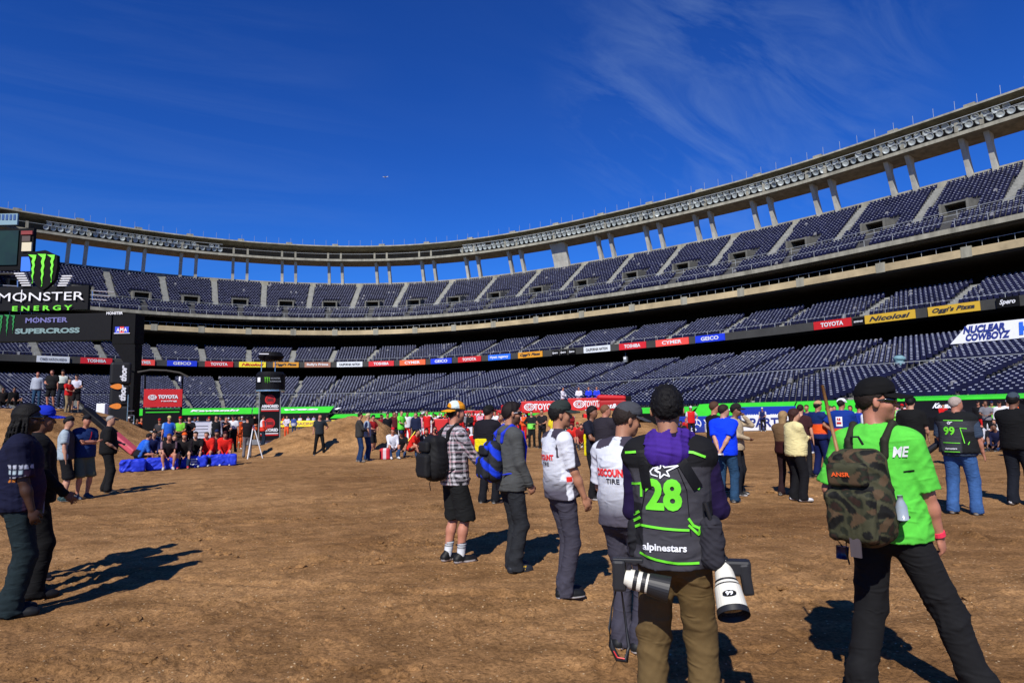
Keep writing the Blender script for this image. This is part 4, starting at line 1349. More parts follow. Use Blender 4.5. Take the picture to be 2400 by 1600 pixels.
def dtext(txt, f, target, o, xd, yd, nd, height, m, width=None, shear=0.0, bold=0.03, name="lettering", off=0.004, grid=0.02, rot=0.0):
    v, fc = text_mesh(txt, shear, 1.0, bold)
    wd = v[:, 0].max() - v[:, 0].min()
    sx = height if width is None else width / wd
    q = np.stack([v[:, 0] * sx, v[:, 1] * height], -1)
    c, s = math.cos(rot), math.sin(rot)
    q = np.stack([q[:, 0] * c - q[:, 1] * s, q[:, 0] * s + q[:, 1] * c], -1)
    return decal_mesh(q, fc, name, f, target, o, xd, yd, nd, m, target, off, grid)

def dline(pts, wdt, f, target, o, xd, yd, nd, m, name="piping", off=0.004, grid=0.02, close=False):
    pts = np.array(pts, float)
    V = []; Fc = []
    for a, b in zip(pts[:-1], pts[1:]):
        d_ = (b - a) / (np.linalg.norm(b - a) + 1e-9); n_ = np.array((-d_[1], d_[0])) * wdt / 2
        a2 = a - d_ * wdt * 0.3; b2 = b + d_ * wdt * 0.3
        k = len(V); V += [a2 - n_, b2 - n_, b2 + n_, a2 + n_]; Fc.append((k, k + 1, k + 2, k + 3))
    return decal_mesh(np.array(V), Fc, name, f, target, o, xd, yd, nd, m, target, off, grid)

def dpoly(pts, f, target, o, xd, yd, nd, m, name="emblem", off=0.004, grid=0.02):
    return decal_mesh(np.array(pts, float), [tuple(range(len(pts)))], name, f, target, o, xd, yd, nd, m, target, off, grid)
# ------------------------------------------------------------------ people in the foreground
def fld_box(c, r): c = np.array(c, float); return c - r, c + r
def loc(f, p):
    """torso-frame point of a figure in figure space"""
    return Vector(f.M[:3, :3] @ f.T(p))
def worn(name, f, **tags):
    o = empty(name, f.root.location, f.root.rotation_euler[2]); tag(o, **tags); return o
def backpack(f, main, pocket, strap, colf, size=(0.155, 0.085, 0.235), label="", z=0.28, y=-0.215, straps=True, hang=True, ty=0.0):
    r = worn("backpack", f, label=label, cat="backpack")
    T, U = f.T, f.U
    h = max(f.h, 0.007) / f.sc
    fl = Fld(T((0, y, z)) - 0.42, T((0, y, z)) + 0.42, h)
    fl.add(rbox(T((0, y, z - 0.015)), (size[0] * 0.86, size[1] * 0.9, size[2] * 0.93), 0.075, U), 0)
    fl.add(ell(T((0, y - 0.015, z - 0.07)), (size[0] * 1.0, size[1] * 1.2, size[2] * 0.78), U), 0.05)
    fw = folds(5, 0.008, 4, 0.09); fl.disp(fw)
    sdf_obj("main_bag", fl, colf, M_PACK, r, f.M)
    fl = Fld(T((0, y - 0.1, z)) - 0.32, T((0, y - 0.1, z)) + 0.32, h)
    fl.add(rbox(T((0, y - size[1] - 0.025, z - size[2] * 0.38)), (size[0] * 0.78, 0.045, size[2] * 0.50), 0.035, U), 0)
    fl.disp(folds(6, 0.006, 4, 0.07))
    sdf_obj("front_pocket", fl, pocket if callable(pocket) else const(lin(pocket)), M_PACK, r, f.M)
    if size[2] > 0.2:
        fl = Fld(T((0, y - 0.1, z)) - 0.32, T((0, y - 0.1, z)) + 0.32, h)
        fl.add(rbox(T((0, y - size[1] - 0.012, z + size[2] * 0.42)), (size[0] * 0.66, 0.032, size[2] * 0.24), 0.028, U), 0)
        sdf_obj("upper_pocket", fl, pocket if callable(pocket) else const(lin(pocket)), M_PACK, r, f.M)
    for e in (-1, 1):
        fl = Fld(T((0, 0, z)) - 0.40, T((0, 0, z)) + 0.46, h)
        pts = [(e * 0.095, -0.135, 0.42), (e * 0.100, -0.125, 0.505), (e * 0.11, -0.02, 0.590), (e * 0.115, 0.085 + ty, 0.51), (e * 0.120, 0.118 + ty, 0.36), (e * 0.150, 0.095 + ty, 0.20), (e * (0.172 + ty), 0.0, 0.10), (e * 0.14, y + 0.06, z - 0.16)]
        for a, b in zip(pts[:-1], pts[1:]):
            fl.add(cone(T(a), T(b), 0.021 if a[2] > 0.25 else 0.012, 0.021 if b[2] > 0.25 else 0.010), 0.01)
        if straps: sdf_obj("shoulder_strap", fl, const(lin(strap)), M_PACK, r, f.M)
    mb = MB()
    q = lambda p: Vector(f.M[:3, :3] @ T(p))
    mb.tube([q((-0.03, y + 0.03, z + size[2] - 0.01)), q((-0.02, y + 0.01, z + size[2] + 0.035)), q((0.02, y + 0.01, z + size[2] + 0.035)), q((0.03, y + 0.03, z + size[2] - 0.01))], 0.007, 6)
    mb.build("carry_handle", M_RUB, r)
    if hang:
        mb = MB(); mb.tube([q((-0.12, y, z - size[2])), q((-0.125, y - 0.01, z - size[2] - 0.06)), q((-0.12, y, z - size[2] - 0.13))], 0.005, 5); mb.build("loose_strap", M_RUB, r)
    return r

# -- photographer in the numbered vest
def vest_col(V):
    C = np.tile(np.array(lin((66, 65, 71))), (len(V), 1))
    yoke = V[:, 2] > 0.425
    C[yoke] = lin((24, 24, 27))
    side = (np.abs(V[:, 0]) > 0.150) & (V[:, 2] < 0.25) & (V[:, 2] > 0.03)
    C[side] = lin((30, 30, 34))
    return C
f = person(1600, 1735, 1.77, 0, "photographer in a charcoal vest numbered 28 over a purple hoodie, seen from behind",
           [('hoodie', (32, 19, 60), dict(hem=0.0, t=-0.010)), ('vest', vest_col, dict(sleeve=0, t=0.016, hem=-0.075, flare=0.035, ucoord=True, neck=0.085))],  # hoodie colour darker than its hood, shading of the sleeves painted in
           ('cargo', (104, 84, 52), dict(loose=1.12)), shoe=(50, 40, 30), hair=('thick', (14, 12, 13)), skin='tan', w=0.93, arms=(((0.10, 0.24, 0.26), (0.4, -0.6, -1), 0.8), ((0.09, 0.24, 0.24), (0.75, -0.6, -1), 0.8)),
           feet=((-0.15, 0.0, 0), (0.13, 0.03, 0)), tilt=-0.3, nod=3, seed=11)
def dk(px, py, ppm=497, px0=1583, hy=957): return ((px - px0) / ppm, CAMH - (py - hy) / ppm)
O = Vector((0, -0.12, 0)); XD = Vector((1, 0, 0)); ZD = Vector((0, 0, 1)); ND = Vector((0, -1, 0))
def dpos(px, py): a, b = dk(px, py); return Vector((a, -0.12, b))
V_ = f.top
dtext("28", f, V_, dpos(1563, 1162), XD, ZD, ND, 0.140, M_LIME, width=0.180, bold=0.045, off=0.006)
dtext("alpinestars", f, V_, dpos(1560, 1292), XD, ZD, ND, 0.033, M_WHITE, width=0.215, bold=0.03, off=0.006, grid=0.03)
M_STARB = mat("vest_black_print", lin((40, 40, 44)), 0.8)
star = []
for i in range(10):
    a = math.pi / 2 + i * math.pi / 5 + 0.2; r = 0.040 if i % 2 == 0 else 0.018
    star.append((r * math.cos(a) + 0.004, r * math.sin(a)))
star[8] = (0.082, 0.026)
dline(star + star[:1], 0.0065, f, V_, dpos(1563, 1103), XD, ZD, ND, M_WHITE, name="emblem", off=0.006)
dline([(-0.025, -0.028), (-0.055, -0.02), (-0.06, -0.004), (-0.045, 0.012), (-0.02, 0.018), (-0.035, 0.0), (-0.02, -0.010)], 0.006, f, V_, dpos(1563, 1103), XD, ZD, ND, M_WHITE, name="emblem", off=0.006)
for seg in ([(1500, 1310), (1540, 1320), (1590, 1326), (1640, 1325)], [(1507, 1240), (1560, 1244), (1620, 1247)],
            [(1472, 1060), (1512, 1056)], [(1603, 1056), (1640, 1059), (1668, 1070)], [(1484, 1140), (1509, 1136), (1508, 1168)],
            [(1622, 1220), (1632, 1236), (1646, 1243)], [(1622, 1236), (1644, 1258), (1650, 1240), (1662, 1246)], [(1634, 1140), (1650, 1148)],
            [(1478, 1225), (1500, 1208)], [(1478, 1240), (1502, 1222)], [(1482, 1252), (1502, 1240)]):
    pp = [dk(a, b) for a, b in seg]
    dline(pp, 0.012, f, V_, O, XD, ZD, ND, M_LIME, off=0.006)
for seg in ([(1546, 1073), (1549, 1081), (1566, 1082), (1567, 1075)],):
    dline([dk(a, b) for a, b in seg], 0.006, f, V_, O, XD, ZD, ND, M_WHITE, name="label_edge", off=0.006)
for sx in ((1512, 1060, 1522, 1140), (1600, 1060, 1645, 1140)):   # black webbing straps of the vest
    dline([dk(sx[0], sx[1]), dk(sx[2], sx[3])], 0.05, f, V_, O, XD, ZD, ND, M_BLACKG, name="webbing", off=0.008)
dline([dk(1532, 1090), dk(1508, 1200)], 0.004, f, V_, O, XD, ZD, ND, M_BLACK, name="seam", off=0.005)
dline([dk(1598, 1090), dk(1620, 1150), dk(1625, 1260)], 0.004, f, V_, O, XD, ZD, ND, M_BLACK, name="seam", off=0.005)
# hood of the purple hoodie lying outside the vest collar
fl = Fld(np.array((-0.22, -0.30, 1.35)), np.array((0.22, 0.16, 1.66)), 0.0068)
fl.add(ell(f.T((-0.015, -0.105, 0.500)) * f.sc, (0.112, 0.068, 0.085)), 0)
for i in range(16):
    a0, a1 = 2 * math.pi * i / 16, 2 * math.pi * (i + 1) / 16
    g_ = lambda a: f.T((0.095 * math.sin(a), -0.015 + 0.085 * math.cos(a), 0.560 - 0.030 * math.cos(a))) * f.sc
    fl.add(cone(g_(a0), g_(a1), 0.032, 0.032), 0.03)
fl.carve(ell(f.T((0.01, -0.075, 0.600)) * f.sc, (0.070, 0.060, 0.050)))
fl.disp(folds(77, 0.011, 4, 0.09))
sdf_obj("hood", fl, const(lin((70, 40, 140))), M_CLOTH, f.root)
# side pouch of the vest
fl = Fld(np.array((0.02, -0.32, 0.80)), np.array((0.32, 0.12, 1.25)), 0.0065)
fl.add(rbox((0.185, -0.06, 1.0), (0.055, 0.11, 0.125), 0.05), 0); fl.disp(folds(21, 0.010, 4, 0.09))
sdf_obj("vest_pouch", fl, const(lin((50, 49, 56))), M_CLOTH, f.root)
fl = Fld(np.array((-0.32, -0.32, 0.80)), np.array((-0.02, 0.12, 1.25)), 0.0065)
fl.add(rbox((-0.195, 0.02, 0.99), (0.035, 0.08, 0.10), 0.033), 0); fl.disp(folds(22, 0.010, 4, 0.09))
sdf_obj("vest_pouch", fl, const(lin((34, 34, 38))), M_CLOTH, f.root)
PR = f.root
def inphot(name, **k):
    o = empty(name, PR.location, PR.rotation_euler[2]); tag(o, **k); return o
# camera with white telephoto lens at the right hip
c1 = inphot("telephoto_camera", label="black camera with a big ivory telephoto lens hanging at the photographer's right hip", cat="camera")
mb = MB(); mb.box((0.285, -0.10, 0.885), (0.15, 0.075, 0.075)); mb.build("camera_body", M_RUB, c1, bevel=0.014)
mb = MB(); mb.box((0.335, -0.105, 0.835), (0.05, 0.07, 0.15), Matrix.Rotation(-0.12, 3, 'Y')); mb.build("battery_grip", M_RUB, c1, bevel=0.012)
def lensparts(root, p0, p1, specs, seg=28):
    p0 = Vector(p0); p1 = Vector(p1); 
    for name, a, b, ra, rb, m in specs:
        mb = MB(); mb.tube([p0.lerp(p1, a), p0.lerp(p1, b)], [ra, rb], seg, cap=True); mb.build(name, m, root, smooth=False)
L0, L1 = (0.225, -0.08, 0.92), (0.258, -0.26, 0.700)
lensparts(c1, L0, L1, [("lens_mount", 0.0, 0.10, 0.034, 0.036, M_RUB), ("lens_barrel", 0.10, 0.42, 0.040, 0.050, M_LENSW), ("focus_ring", 0.42, 0.46, 0.054, 0.054, M_RUB),
                       ("lens_barrel", 0.46, 0.50, 0.056, 0.057, M_LENSW), ("focus_ring", 0.50, 0.53, 0.058, 0.058, M_RUB), ("lens_barrel", 0.53, 0.90, 0.062, 0.071, M_LENSW)])
mb = MB(); a = Vector(L0).lerp(Vector(L1), 0.90); b = Vector(L1); mb.tube([a, b], [0.074, 0.075], 32, cap=False); b2 = b - (b - a).normalized() * 0.004
mb.tube([b, b - (b - a) * 0.9], [0.0705, 0.066], 32, cap=False); mb.build("lens_hood", M_RUB, c1, smooth=True)
dd = (b - a).normalized(); mb = MB(); mb.tube([a + dd * 0.003, a + dd * 0.006], 0.066, 28); mb.build("front_element", M_GLASS, c1)
ax_ = dd; sidev = Vector((1, 0, 0)); nrm = (Vector((0, -1, 0)) - ax_ * Vector((0, -1, 0)).dot(ax_)).normalized(); xv = ax_.cross(nrm).normalized()
if xv.x < 0: xv = -xv
ctr = Vector(L0).lerp(Vector(L1), 0.72) + nrm * 0.069
v_, fc_ = text_mesh("99", 0, 1, 0.04)
zv = -ax_
me = bpy.data.meshes.new("number_plate"); me.from_pydata([tuple(ctr - nrm * 0.0005 + xv * (math.cos(t) * 0.032) + zv * (math.sin(t) * 0.016)) for t in np.linspace(0, 2 * math.pi, 20, endpoint=False)], [], [tuple(range(20))])
mobj("number_plate", me, c1, M_BLACK)
lettering("99", ctr + nrm * 0.003, xv, 0.018, M_WHITE, c1, width=0.034, zdir=zv)
mb = MB(); mb.tube([(0.24, -0.09, 0.93), (0.20, -0.13, 1.05), (0.16, -0.15, 1.20)], 0.011, 6); mb.build("camera_strap", M_RUB, c1)
# second camera at the left hip
c2 = inphot("banded_lens_camera", label="black camera at the photographer's left side with a black and white banded lens pointing right", cat="camera")
mb = MB(); mb.box((-0.268, -0.20, 0.855), (0.065, 0.09, 0.15)); mb.build("camera_body", M_RUB, c2, bevel=0.014)
mb = MB(); mb.box((-0.225, -0.20, 0.925), (0.15, 0.05, 0.022)); mb.build("camera_grip", M_RUB, c2, bevel=0.006)
L0, L1 = (-0.24, -0.22, 0.845), (-0.03, -0.235, 0.800)
lensparts(c2, L0, L1, [("lens_mount", 0.0, 0.10, 0.035, 0.040, M_LENSW), ("lens_barrel", 0.10, 0.20, 0.045, 0.047, M_LENSW), ("zoom_ring", 0.20, 0.29, 0.048, 0.048, M_RUB), ("lens_barrel", 0.29, 0.38, 0.047, 0.047, M_LENSW),
                       ("focus_ring", 0.38, 0.48, 0.048, 0.048, M_RUB), ("lens_barrel", 0.48, 0.53, 0.047, 0.047, M_LENSW), ("lens_hood", 0.53, 1.0, 0.052, 0.062, M_RUB)])
mb = MB(); mb.tube([(-0.285, -0.2, 0.79), (-0.31, -0.21, 0.70), (-0.325, -0.22, 0.60), (-0.32, -0.22, 0.52), (-0.29, -0.22, 0.46), (-0.25, -0.22, 0.455), (-0.235, -0.21, 0.52), (-0.25, -0.2, 0.66), (-0.262, -0.2, 0.79)], [0.004, 0.004, 0.007, 0.014, 0.014, 0.014, 0.010, 0.006, 0.004], 7)
mb.build("camera_strap", M_RUB, c2, smooth=True)
mb = MB(); mb.tube([(-0.315, -0.228, 0.51), (-0.29, -0.234, 0.472), (-0.255, -0.234, 0.468)], 0.004, 5); mb.build("strap_edging", M_RED, c2)

# -- man in the lime shirt with the camouflage pack
LIME = (96, 218, 66)
def limecol(V):
    return np.tile(np.array((0.115, 0.66, 0.065)), (len(V), 1))
f = person(2116, 1646, 1.78, 24, "man in a lime green t-shirt, black cap and sunglasses wearing a camouflage backpack",
           ('tee', limecol, dict(sleeve=0.92, t=0.012, hem=-0.06, flare=0.04)), ('trousers', (26, 26, 28), dict(loose=1.14)), shoe=(18, 18, 18), hair=('crew', (40, 30, 24)), cap=('cap', (13, 13, 14)),
           skin='red', w=0.99, belly=1.04, arms=('pocket', ((0.215, 0.12, -0.09), (0.6, -1, 0.1), 0.8)), feet=((-0.18, -0.08, 0), (0.37, 0.15, 0)), yaw=60, lean=-3, tilt=-2,
           glasses=M_GLASS, beard=((0.10, 0.06, 0.04), 0.35, -0.03), seed=23)
def camo(V):
    a = np.sin(V[:, 0] * 41 + 2 * np.sin(V[:, 2] * 33)) + np.sin(V[:, 2] * 47 + V[:, 1] * 37 + 2.2 * np.sin(V[:, 0] * 29))
    b = np.sin(V[:, 0] * 55 + V[:, 2] * 24 + 1.9 * np.sin(V[:, 2] * 51 + 1)) + np.sin(V[:, 2] * 36 - V[:, 1] * 50 + 4)
    C = np.tile(np.array(lin((66, 66, 46))), (len(V), 1))
    C[a > 0.35] = lin((34, 38, 26)); C[b > 0.75] = lin((88, 70, 50)); C[(a < -0.95)] = lin((18, 18, 16)); C[(a > 1.0) & (b < 0)] = lin((50, 34, 26))
    return C
bp = backpack(f, None, camo, (40, 40, 28), camo, size=(0.165, 0.115, 0.272), label="camouflage backpack on the man in the lime shirt, wooden handle sticking out", z=0.23, y=-0.26)
# orange badge on the pack
pk = [c for c in bp.children if c.name.startswith("upper_pocket")][0]
fb_ = Fig(); Rw = f.U
xd = Vector(Rw @ np.array((1, 0, 0))); zd = Vector(Rw @ np.array((0, 0, 1))); nd = Vector(Rw @ np.array((0, -1, 0)))
o_ = Vector(f.M[:3, :3] @ f.T((-0.02, -0.40, 0.35)))
dtext("ANSR", fb_, pk, o_, xd, zd, nd, 0.022, mat("orange_print", lin((230, 90, 30)), 0.6), width=0.10, off=0.005)
mb = MB()
for e, px_ in ((-1, 0), (1, 0)):
    pass
q = lambda p: Vector(f.M[:3, :3] @ f.T(p))
mb.box(q((0.02, -0.44, -0.02)), (0.055, 0.012, 0.12)); mb.build("hanging_tab", mat("tab_grey", lin((70, 62, 66)), 0.8), bp)
mb = MB(); mb.tube([q((0.19, -0.24, 0.10)), q((0.193, -0.25, 0.17)), q((0.194, -0.252, 0.195)), q((0.195, -0.254, 0.205)), q((0.196, -0.255, 0.225))], [0.028, 0.028, 0.018, 0.014, 0.014], 20)
o = mb.build("water_bottle", mat("bottle_clear", lin((140, 150, 158)), 0.15, spec=0.8), None, smooth=True); o.location = f.root.location; o.rotation_euler = f.root.rotation_euler
tag(o, "pale plastic water bottle in the side pocket of the camouflage backpack", "bottle")
st_o = worn("wooden_pole", f, label="thin wooden pole standing out of the camouflage backpack with a yellow sleeve at its foot", cat="pole")
mb = MB(); mb.tube([q((-0.075, -0.30, 0.40)), q((-0.098, -0.30, 0.62)), q((-0.120, -0.295, 0.84))], [0.010, 0.010, 0.009], 10); mb.build("pole_shaft", M_WOOD, st_o, smooth=True)
mb = MB(); mb.tube([q((-0.073, -0.30, 0.385)), q((-0.079, -0.30, 0.445))], 0.021, 10); mb.build("pole_sleeve", M_YEL, st_o, smooth=True)
# white and black print on the shoulder blade
dtext("ME", f, f.top, q((0.165, -0.10, 0.44)), Vector(f.U @ np.array((0.85, 0.5, 0))), zd, Vector(f.U @ np.array((0.5, -0.85, 0))), 0.055, M_WHITE, width=0.085, shear=0.3, off=0.006)
dline([(-0.02, 0), (0.03, 0.004)], 0.008, f, f.top, q((0.18, -0.08, 0.33)), Vector(f.U @ np.array((0.85, 0.5, 0))), zd, Vector(f.U @ np.array((0.5, -0.85, 0))), M_BLACK, name="print_line")
S, el, wr, c_ = f.armj[1]
mb = MB(); dr = (wr - el) / np.linalg.norm(wr - el); p_ = wr - dr * 0.01
mb.tube([Vector(f.M[:3, :3] @ (p_ - dr * 0.012)), Vector(f.M[:3, :3] @ (p_ + dr * 0.012))], 0.035, 16)
mb.build("wristband", mat("pink_band", lin((225, 50, 80)), 0.5), f.root)
cr_ = worn("blue_canteen", f, label="small dark blue canteen clipped to the belt left of the man in lime", cat="canteen")
mb = MB(); mb.tube([q((-0.20, -0.16, -0.10)), q((-0.205, -0.17, -0.17))], [0.035, 0.032], 14); mb.build("canteen_body", mat("navy_plastic", lin((22, 26, 70)), 0.3), cr_, smooth=True)
mb = MB(); mb.tube([q((-0.20, -0.14, -0.02)), q((-0.225, -0.17, -0.06)), q((-0.20, -0.16, -0.10))], 0.004, 6); mb.build("canteen_loop", M_RUB, cr_)

# -- two men in white-to-grey team shirts
def disc_col(V):
    x, y, z = V[:, 0], V[:, 1], V[:, 2]
    wht = np.array(lin((222, 226, 236))); gry = np.array(lin((84, 80, 92)))
    t = np.clip((z - 0.02) / 0.24, 0, 1)[:, None]
    C = gry + (wht - gry) * t
    front = (y > 0.02) & (np.abs(x) < 0.19)
    C[front] = lin((60, 56, 66))
    yk = (np.abs(x) > 0.075 + 0.3 * (0.45 - z)) & (np.abs(x) < 0.185) & (z > 0.33) & (y > -0.10)
    C[yk] = lin((64, 58, 72))
    arm = np.abs(x) > 0.175
    C[arm & (z > 0.12)] = lin((225, 228, 238))
    C[arm & (y > 0.035) & (z > 0.1)] = lin((58, 52, 64))
    low = (z < 0.16) & (y > -0.03) & (np.abs(x) > 0.08) & (z > -0.08); C[low & (y < 0.03)] = lin((220, 222, 230))
    red = low & (z > 0.11) & (y < 0.03); C[red] = lin((225, 45, 40))
    return C
def discount(px, py, H, heading, label, **k):
    f = person(px, py, H, heading, label, ('polo', disc_col, dict(ucoord=True, t=0.008, sleeve=0.85, collar=(225, 228, 236), hem=-0.05)), ('trousers', (66, 64, 76), dict(loose=0.98)),
               shoe=(18, 20, 22), sole=(225, 225, 225), **k)
    q = lambda p: Vector(f.M[:3, :3] @ f.T(p))
    U = f.U; xd = Vector(U @ np.array((1, 0, 0))); zd = Vector(U @ np.array((0, 0, 1))); nd = Vector(U @ np.array((0, -1, 0)))
    mr = mat("red_print", lin((215, 30, 34)), 0.6)
    dtext("DISCOUNT", f, f.top, q((0, -0.13, 0.335)), xd, zd, nd, 0.048, mr, width=0.27, bold=0.045, off=0.005)
    dtext("TIRE", f, f.top, q((0.02, -0.13, 0.275)), xd, zd, nd, 0.034, mat("ink_print", (0.02, 0.02, 0.025), 0.6), width=0.11, bold=0.02, off=0.005)
    return f
f1 = discount(1322, 1394, 1.74, 66, "man in a white and grey team shirt with a dark green cap", hair=('short', (20, 18, 18)),
              cap=('cap', (46, 54, 52)), skin='tan', arms=('down', ((0.20, 0.16, -0.12), (0.2, -1, 0.2), 0.5)), feet=((-0.05, 0.03, 0), (0.06, -0.02, 0)), yaw=18, seed=31, w=1.0, belly=1.05, lean=-2)
f2 = discount(1476, 1520, 1.70, 36, "man in a white team shirt and grey cap partly hidden by the photographer numbered 28", hair=('short', (40, 30, 26)),
              cap=('cap', (70, 72, 78)), skin='tan', arms=('fwd', 'front'), feet=((-0.07, 0.0, 0), (0.07, 0.03, 0)), yaw=32, nod=12, seed=33, w=1.06, belly=1.15)

# -- man in grey hoodie with blue pack
f = person(1200, 1333, 1.77, 66, "bearded man in a dark grey hoodie and white sunglasses with a blue backpack",
           ('hoodie', (78, 80, 80), dict(hem=-0.10)), ('jeans', (44, 46, 50), dict(loose=1.08)), shoe=(34, 38, 46), sole=(60, 62, 66), hair=('thick', (28, 20, 20)), skin='tan',
           arms=('pocket', ((0.20, 0.13, -0.03), (0.4, -1, 0.1), 0.9)), feet=((-0.09, 0.05, 0), (0.08, 0.0, 0)), yaw=12, beard=((0.05, 0.03, 0.02), 0.75, -0.03), glasses=M_WHITE, seed=41)
def bluep(V):
    q_ = (V - f.pel) @ f.U
    C = np.tile(np.array(lin((34, 36, 42))), (len(V), 1))
    s_ = np.sin(q_[:, 2] * 30 + np.abs(q_[:, 0]) * 24 + q_[:, 1] * 20)
    C[(s_ > 0.25) & (np.abs(q_[:, 0]) > 0.045)] = lin((18, 60, 215))
    return C
backpack(f, None, bluep, (24, 50, 200), bluep, size=(0.150, 0.085, 0.225), label="bright blue and black backpack worn by the man in the grey hoodie", z=0.24, y=-0.21, ty=0.015)
for i in range(3):
    ft = f.legs[1][2]; mb = MB()
    a = ft + np.array((0.058, 0.045 + 0.022 * i, -0.055)); b = a + np.array((-0.012, 0.018, 0.04))
    mb.tube([Vector(f.M[:3, :3] @ a), Vector(f.M[:3, :3] @ b)], 0.0055, 5); mb.build("shoe_stripe", M_YEL, f.root)

# -- man in plaid with shorts
def plaid(V):
    u_ = np.arctan2(V[:, 0], V[:, 1] + 0.4) * 0.55 + V[:, 0] * 0.6; v_ = V[:, 2]
    a = (np.mod(u_, 0.052) < 0.024).astype(float); b = (np.mod(v_, 0.052) < 0.024).astype(float)
    k = 1 - 0.5 * (a + b); wht = np.array(lin((212, 208, 214))); drk = np.array(lin((26, 24, 34)))
    C = drk + (wht - drk) * (k[:, None] ** 1.3)
    r_ = (np.mod(u_ + 0.02, 0.104) < 0.010) | (np.mod(v_ + 0.02, 0.104) < 0.010); C[r_] = C[r_] * np.array((1.0, 0.62, 0.66))
    return C
def trucker(V):
    C = np.tile(np.array(lin((238, 158, 34))), (len(V), 1))
    w_ = (V[:, 1] > 0.005) & (V[:, 2] > 0.045 + (V[:, 1] > 0.088) * 0.5); C[w_] = lin((214, 232, 232))
    return C
def sockc(V):
    z = V[:, 2]; C = np.tile(np.array(lin((225, 228, 232))), (len(V), 1))
    for z0_ in (0.17, 0.195, 0.22): C[np.abs(z - z0_) < 0.007] = lin((40, 46, 60))
    return C
f = person(1066, 1316, 1.77, 62, "man in a plaid shirt and black shorts with an orange and white cap",
           ('shirt', plaid, dict(hem=-0.09, sleeve=2)), ('shorts', (26, 27, 28), dict(len=1.08, loose=1.12)), shoe=(16, 16, 18), sole=(210, 205, 205), hair=('short', (22, 18, 18)),
           cap=('cap', trucker, 170), skin='red', arms=('fwd', ((0.22, 0.30, 0.03), (0.3, -1, -0.2), 0.6)), feet=((-0.10, -0.04, 0), (0.08, 0.03, 0)), yaw=10, sock=sockc, seed=43, beard=((0.12, 0.07, 0.05), 0.4, -0.04))
blk = const(lin((19, 19, 21)))
backpack(f, None, (24, 24, 26), (16, 16, 18), blk, size=(0.165, 0.12, 0.26), label="plain black backpack on the man in the plaid shirt", z=0.24, y=-0.24)

# -- group at the left edge
def navytee(V):
    C = np.tile(np.array(lin((15, 18, 46))), (len(V), 1))
    arm = np.abs(V[:, 0]) > 0.20
    for a, b, c in ((0.30, 0.325, (190, 195, 210)), (0.25, 0.285, (170, 190, 200)), (0.215, 0.235, (185, 190, 205)), (0.19, 0.205, (200, 120, 40))):
        C[arm & (V[:, 2] > a) & (V[:, 2] < b) & (np.sin(V[:, 1] * 160) > -0.4)] = lin(c)
    C[(V[:, 1] > 0.04) & (V[:, 2] < 0.28)] = lin((44, 26, 50))
    return C
f = person(26, 1440, 1.80, 92, "man with long dreadlocks and a navy team shirt at the left edge", ('polo', navytee, dict(ucoord=True, sleeve=0.9, t=0.01, collar=(22, 32, 96))),
           ('jeans', (32, 44, 48), dict(loose=1.15)), shoe=(22, 24, 26), sole=(30, 32, 34), hair=('dreads', (14, 12, 12)), skin='dark', w=1.1, belly=1.1,
           arms=('pocket', ((0.22, 0.10, -0.07), (0.4, -1, 0.1), 0.6)), feet=((-0.10, -0.02, 0), (0.08, 0.0, 0)), yaw=5, glasses=M_GLASS, beard=((0.01, 0.01, 0.01), 0.7, -0.04), seed=51)
mb = MB(); mb.tube([Vector(f.M[:3, :3] @ f.T((0.0, 0.16, 0.15))), Vector(f.M[:3, :3] @ f.T((0.0, 0.17, -0.02)))], 0.004, 5)
mb.box(Vector(f.M[:3, :3] @ f.T((0.0, 0.18, -0.06))), (0.07, 0.01, 0.10)); mb.build("pass_card", mat("card_grey", lin((110, 110, 130)), 0.5), f.root)
f = person(64, 1392, 1.81, 82, "man all in black with a bright blue cap beside the man with dreadlocks", ('jacket', (15, 15, 18), {}), ('trousers', (15, 15, 17), dict(loose=1.15)),
           hair=('short', (14, 12, 12)), cap=('cap', (24, 50, 190)), skin='brown', arms=('pocket', 'fwd'), yaw=5, seed=53, w=1.06, belly=1.08, shoe=(14, 14, 16), sole=(20, 20, 22))
f = person(52, 1362, 1.72, 75, "person in a dark coat mostly hidden behind the man with dreadlocks", ('jacket', (20, 20, 24), {}), ('jeans', (34, 36, 44), {}), hair=('short', (14, 12, 12)), skin='brown', arms=('pocket', 'pocket'), seed=55)
f = person(147, 1172, 1.75, 95, "man in a light grey t-shirt and black shorts near the left edge",
           ('tee', lambda V: np.where((V[:, 1:2] > 0.0) & (np.abs(V[:, 0:1]) < 0.19), np.array(lin((62, 60, 66))), np.array(lin((165, 180, 190)))), dict(ucoord=True, t=0.012)), ('shorts', (20, 20, 24), dict(len=1.1, loose=1.15)),
           hair=('short', (26, 22, 22)), cap=('cap', (34, 36, 40)), skin='fair', arms=('fwd', 'down'), seed=57, yaw=20, shoe=(30, 60, 60))
f = person(192, 1166, 1.77, 150, "man in a dark blue t-shirt and khaki shorts with folded arms",
           ('tee', (22, 46, 96), dict(t=0.015)), ('shorts', (98, 104, 84), dict(len=1.1, loose=1.12)), hair=('short', (20, 18, 18)), cap=('cap', (26, 28, 34)), skin='red', arms=('crossed', 'crossed'), seed=59, yaw=15, w=1.08, belly=1.15, shoe=(50, 60, 76))
dline([(-0.05, 0.12), (0.0, -0.05), (0.02, -0.1)], 0.022, f, f.top, Vector((0, 0.1, 1.30)), Vector((1, 0, 0)), Vector((0, 0, 1)), Vector((0, 1, 0)), M_RED, name="lanyard")
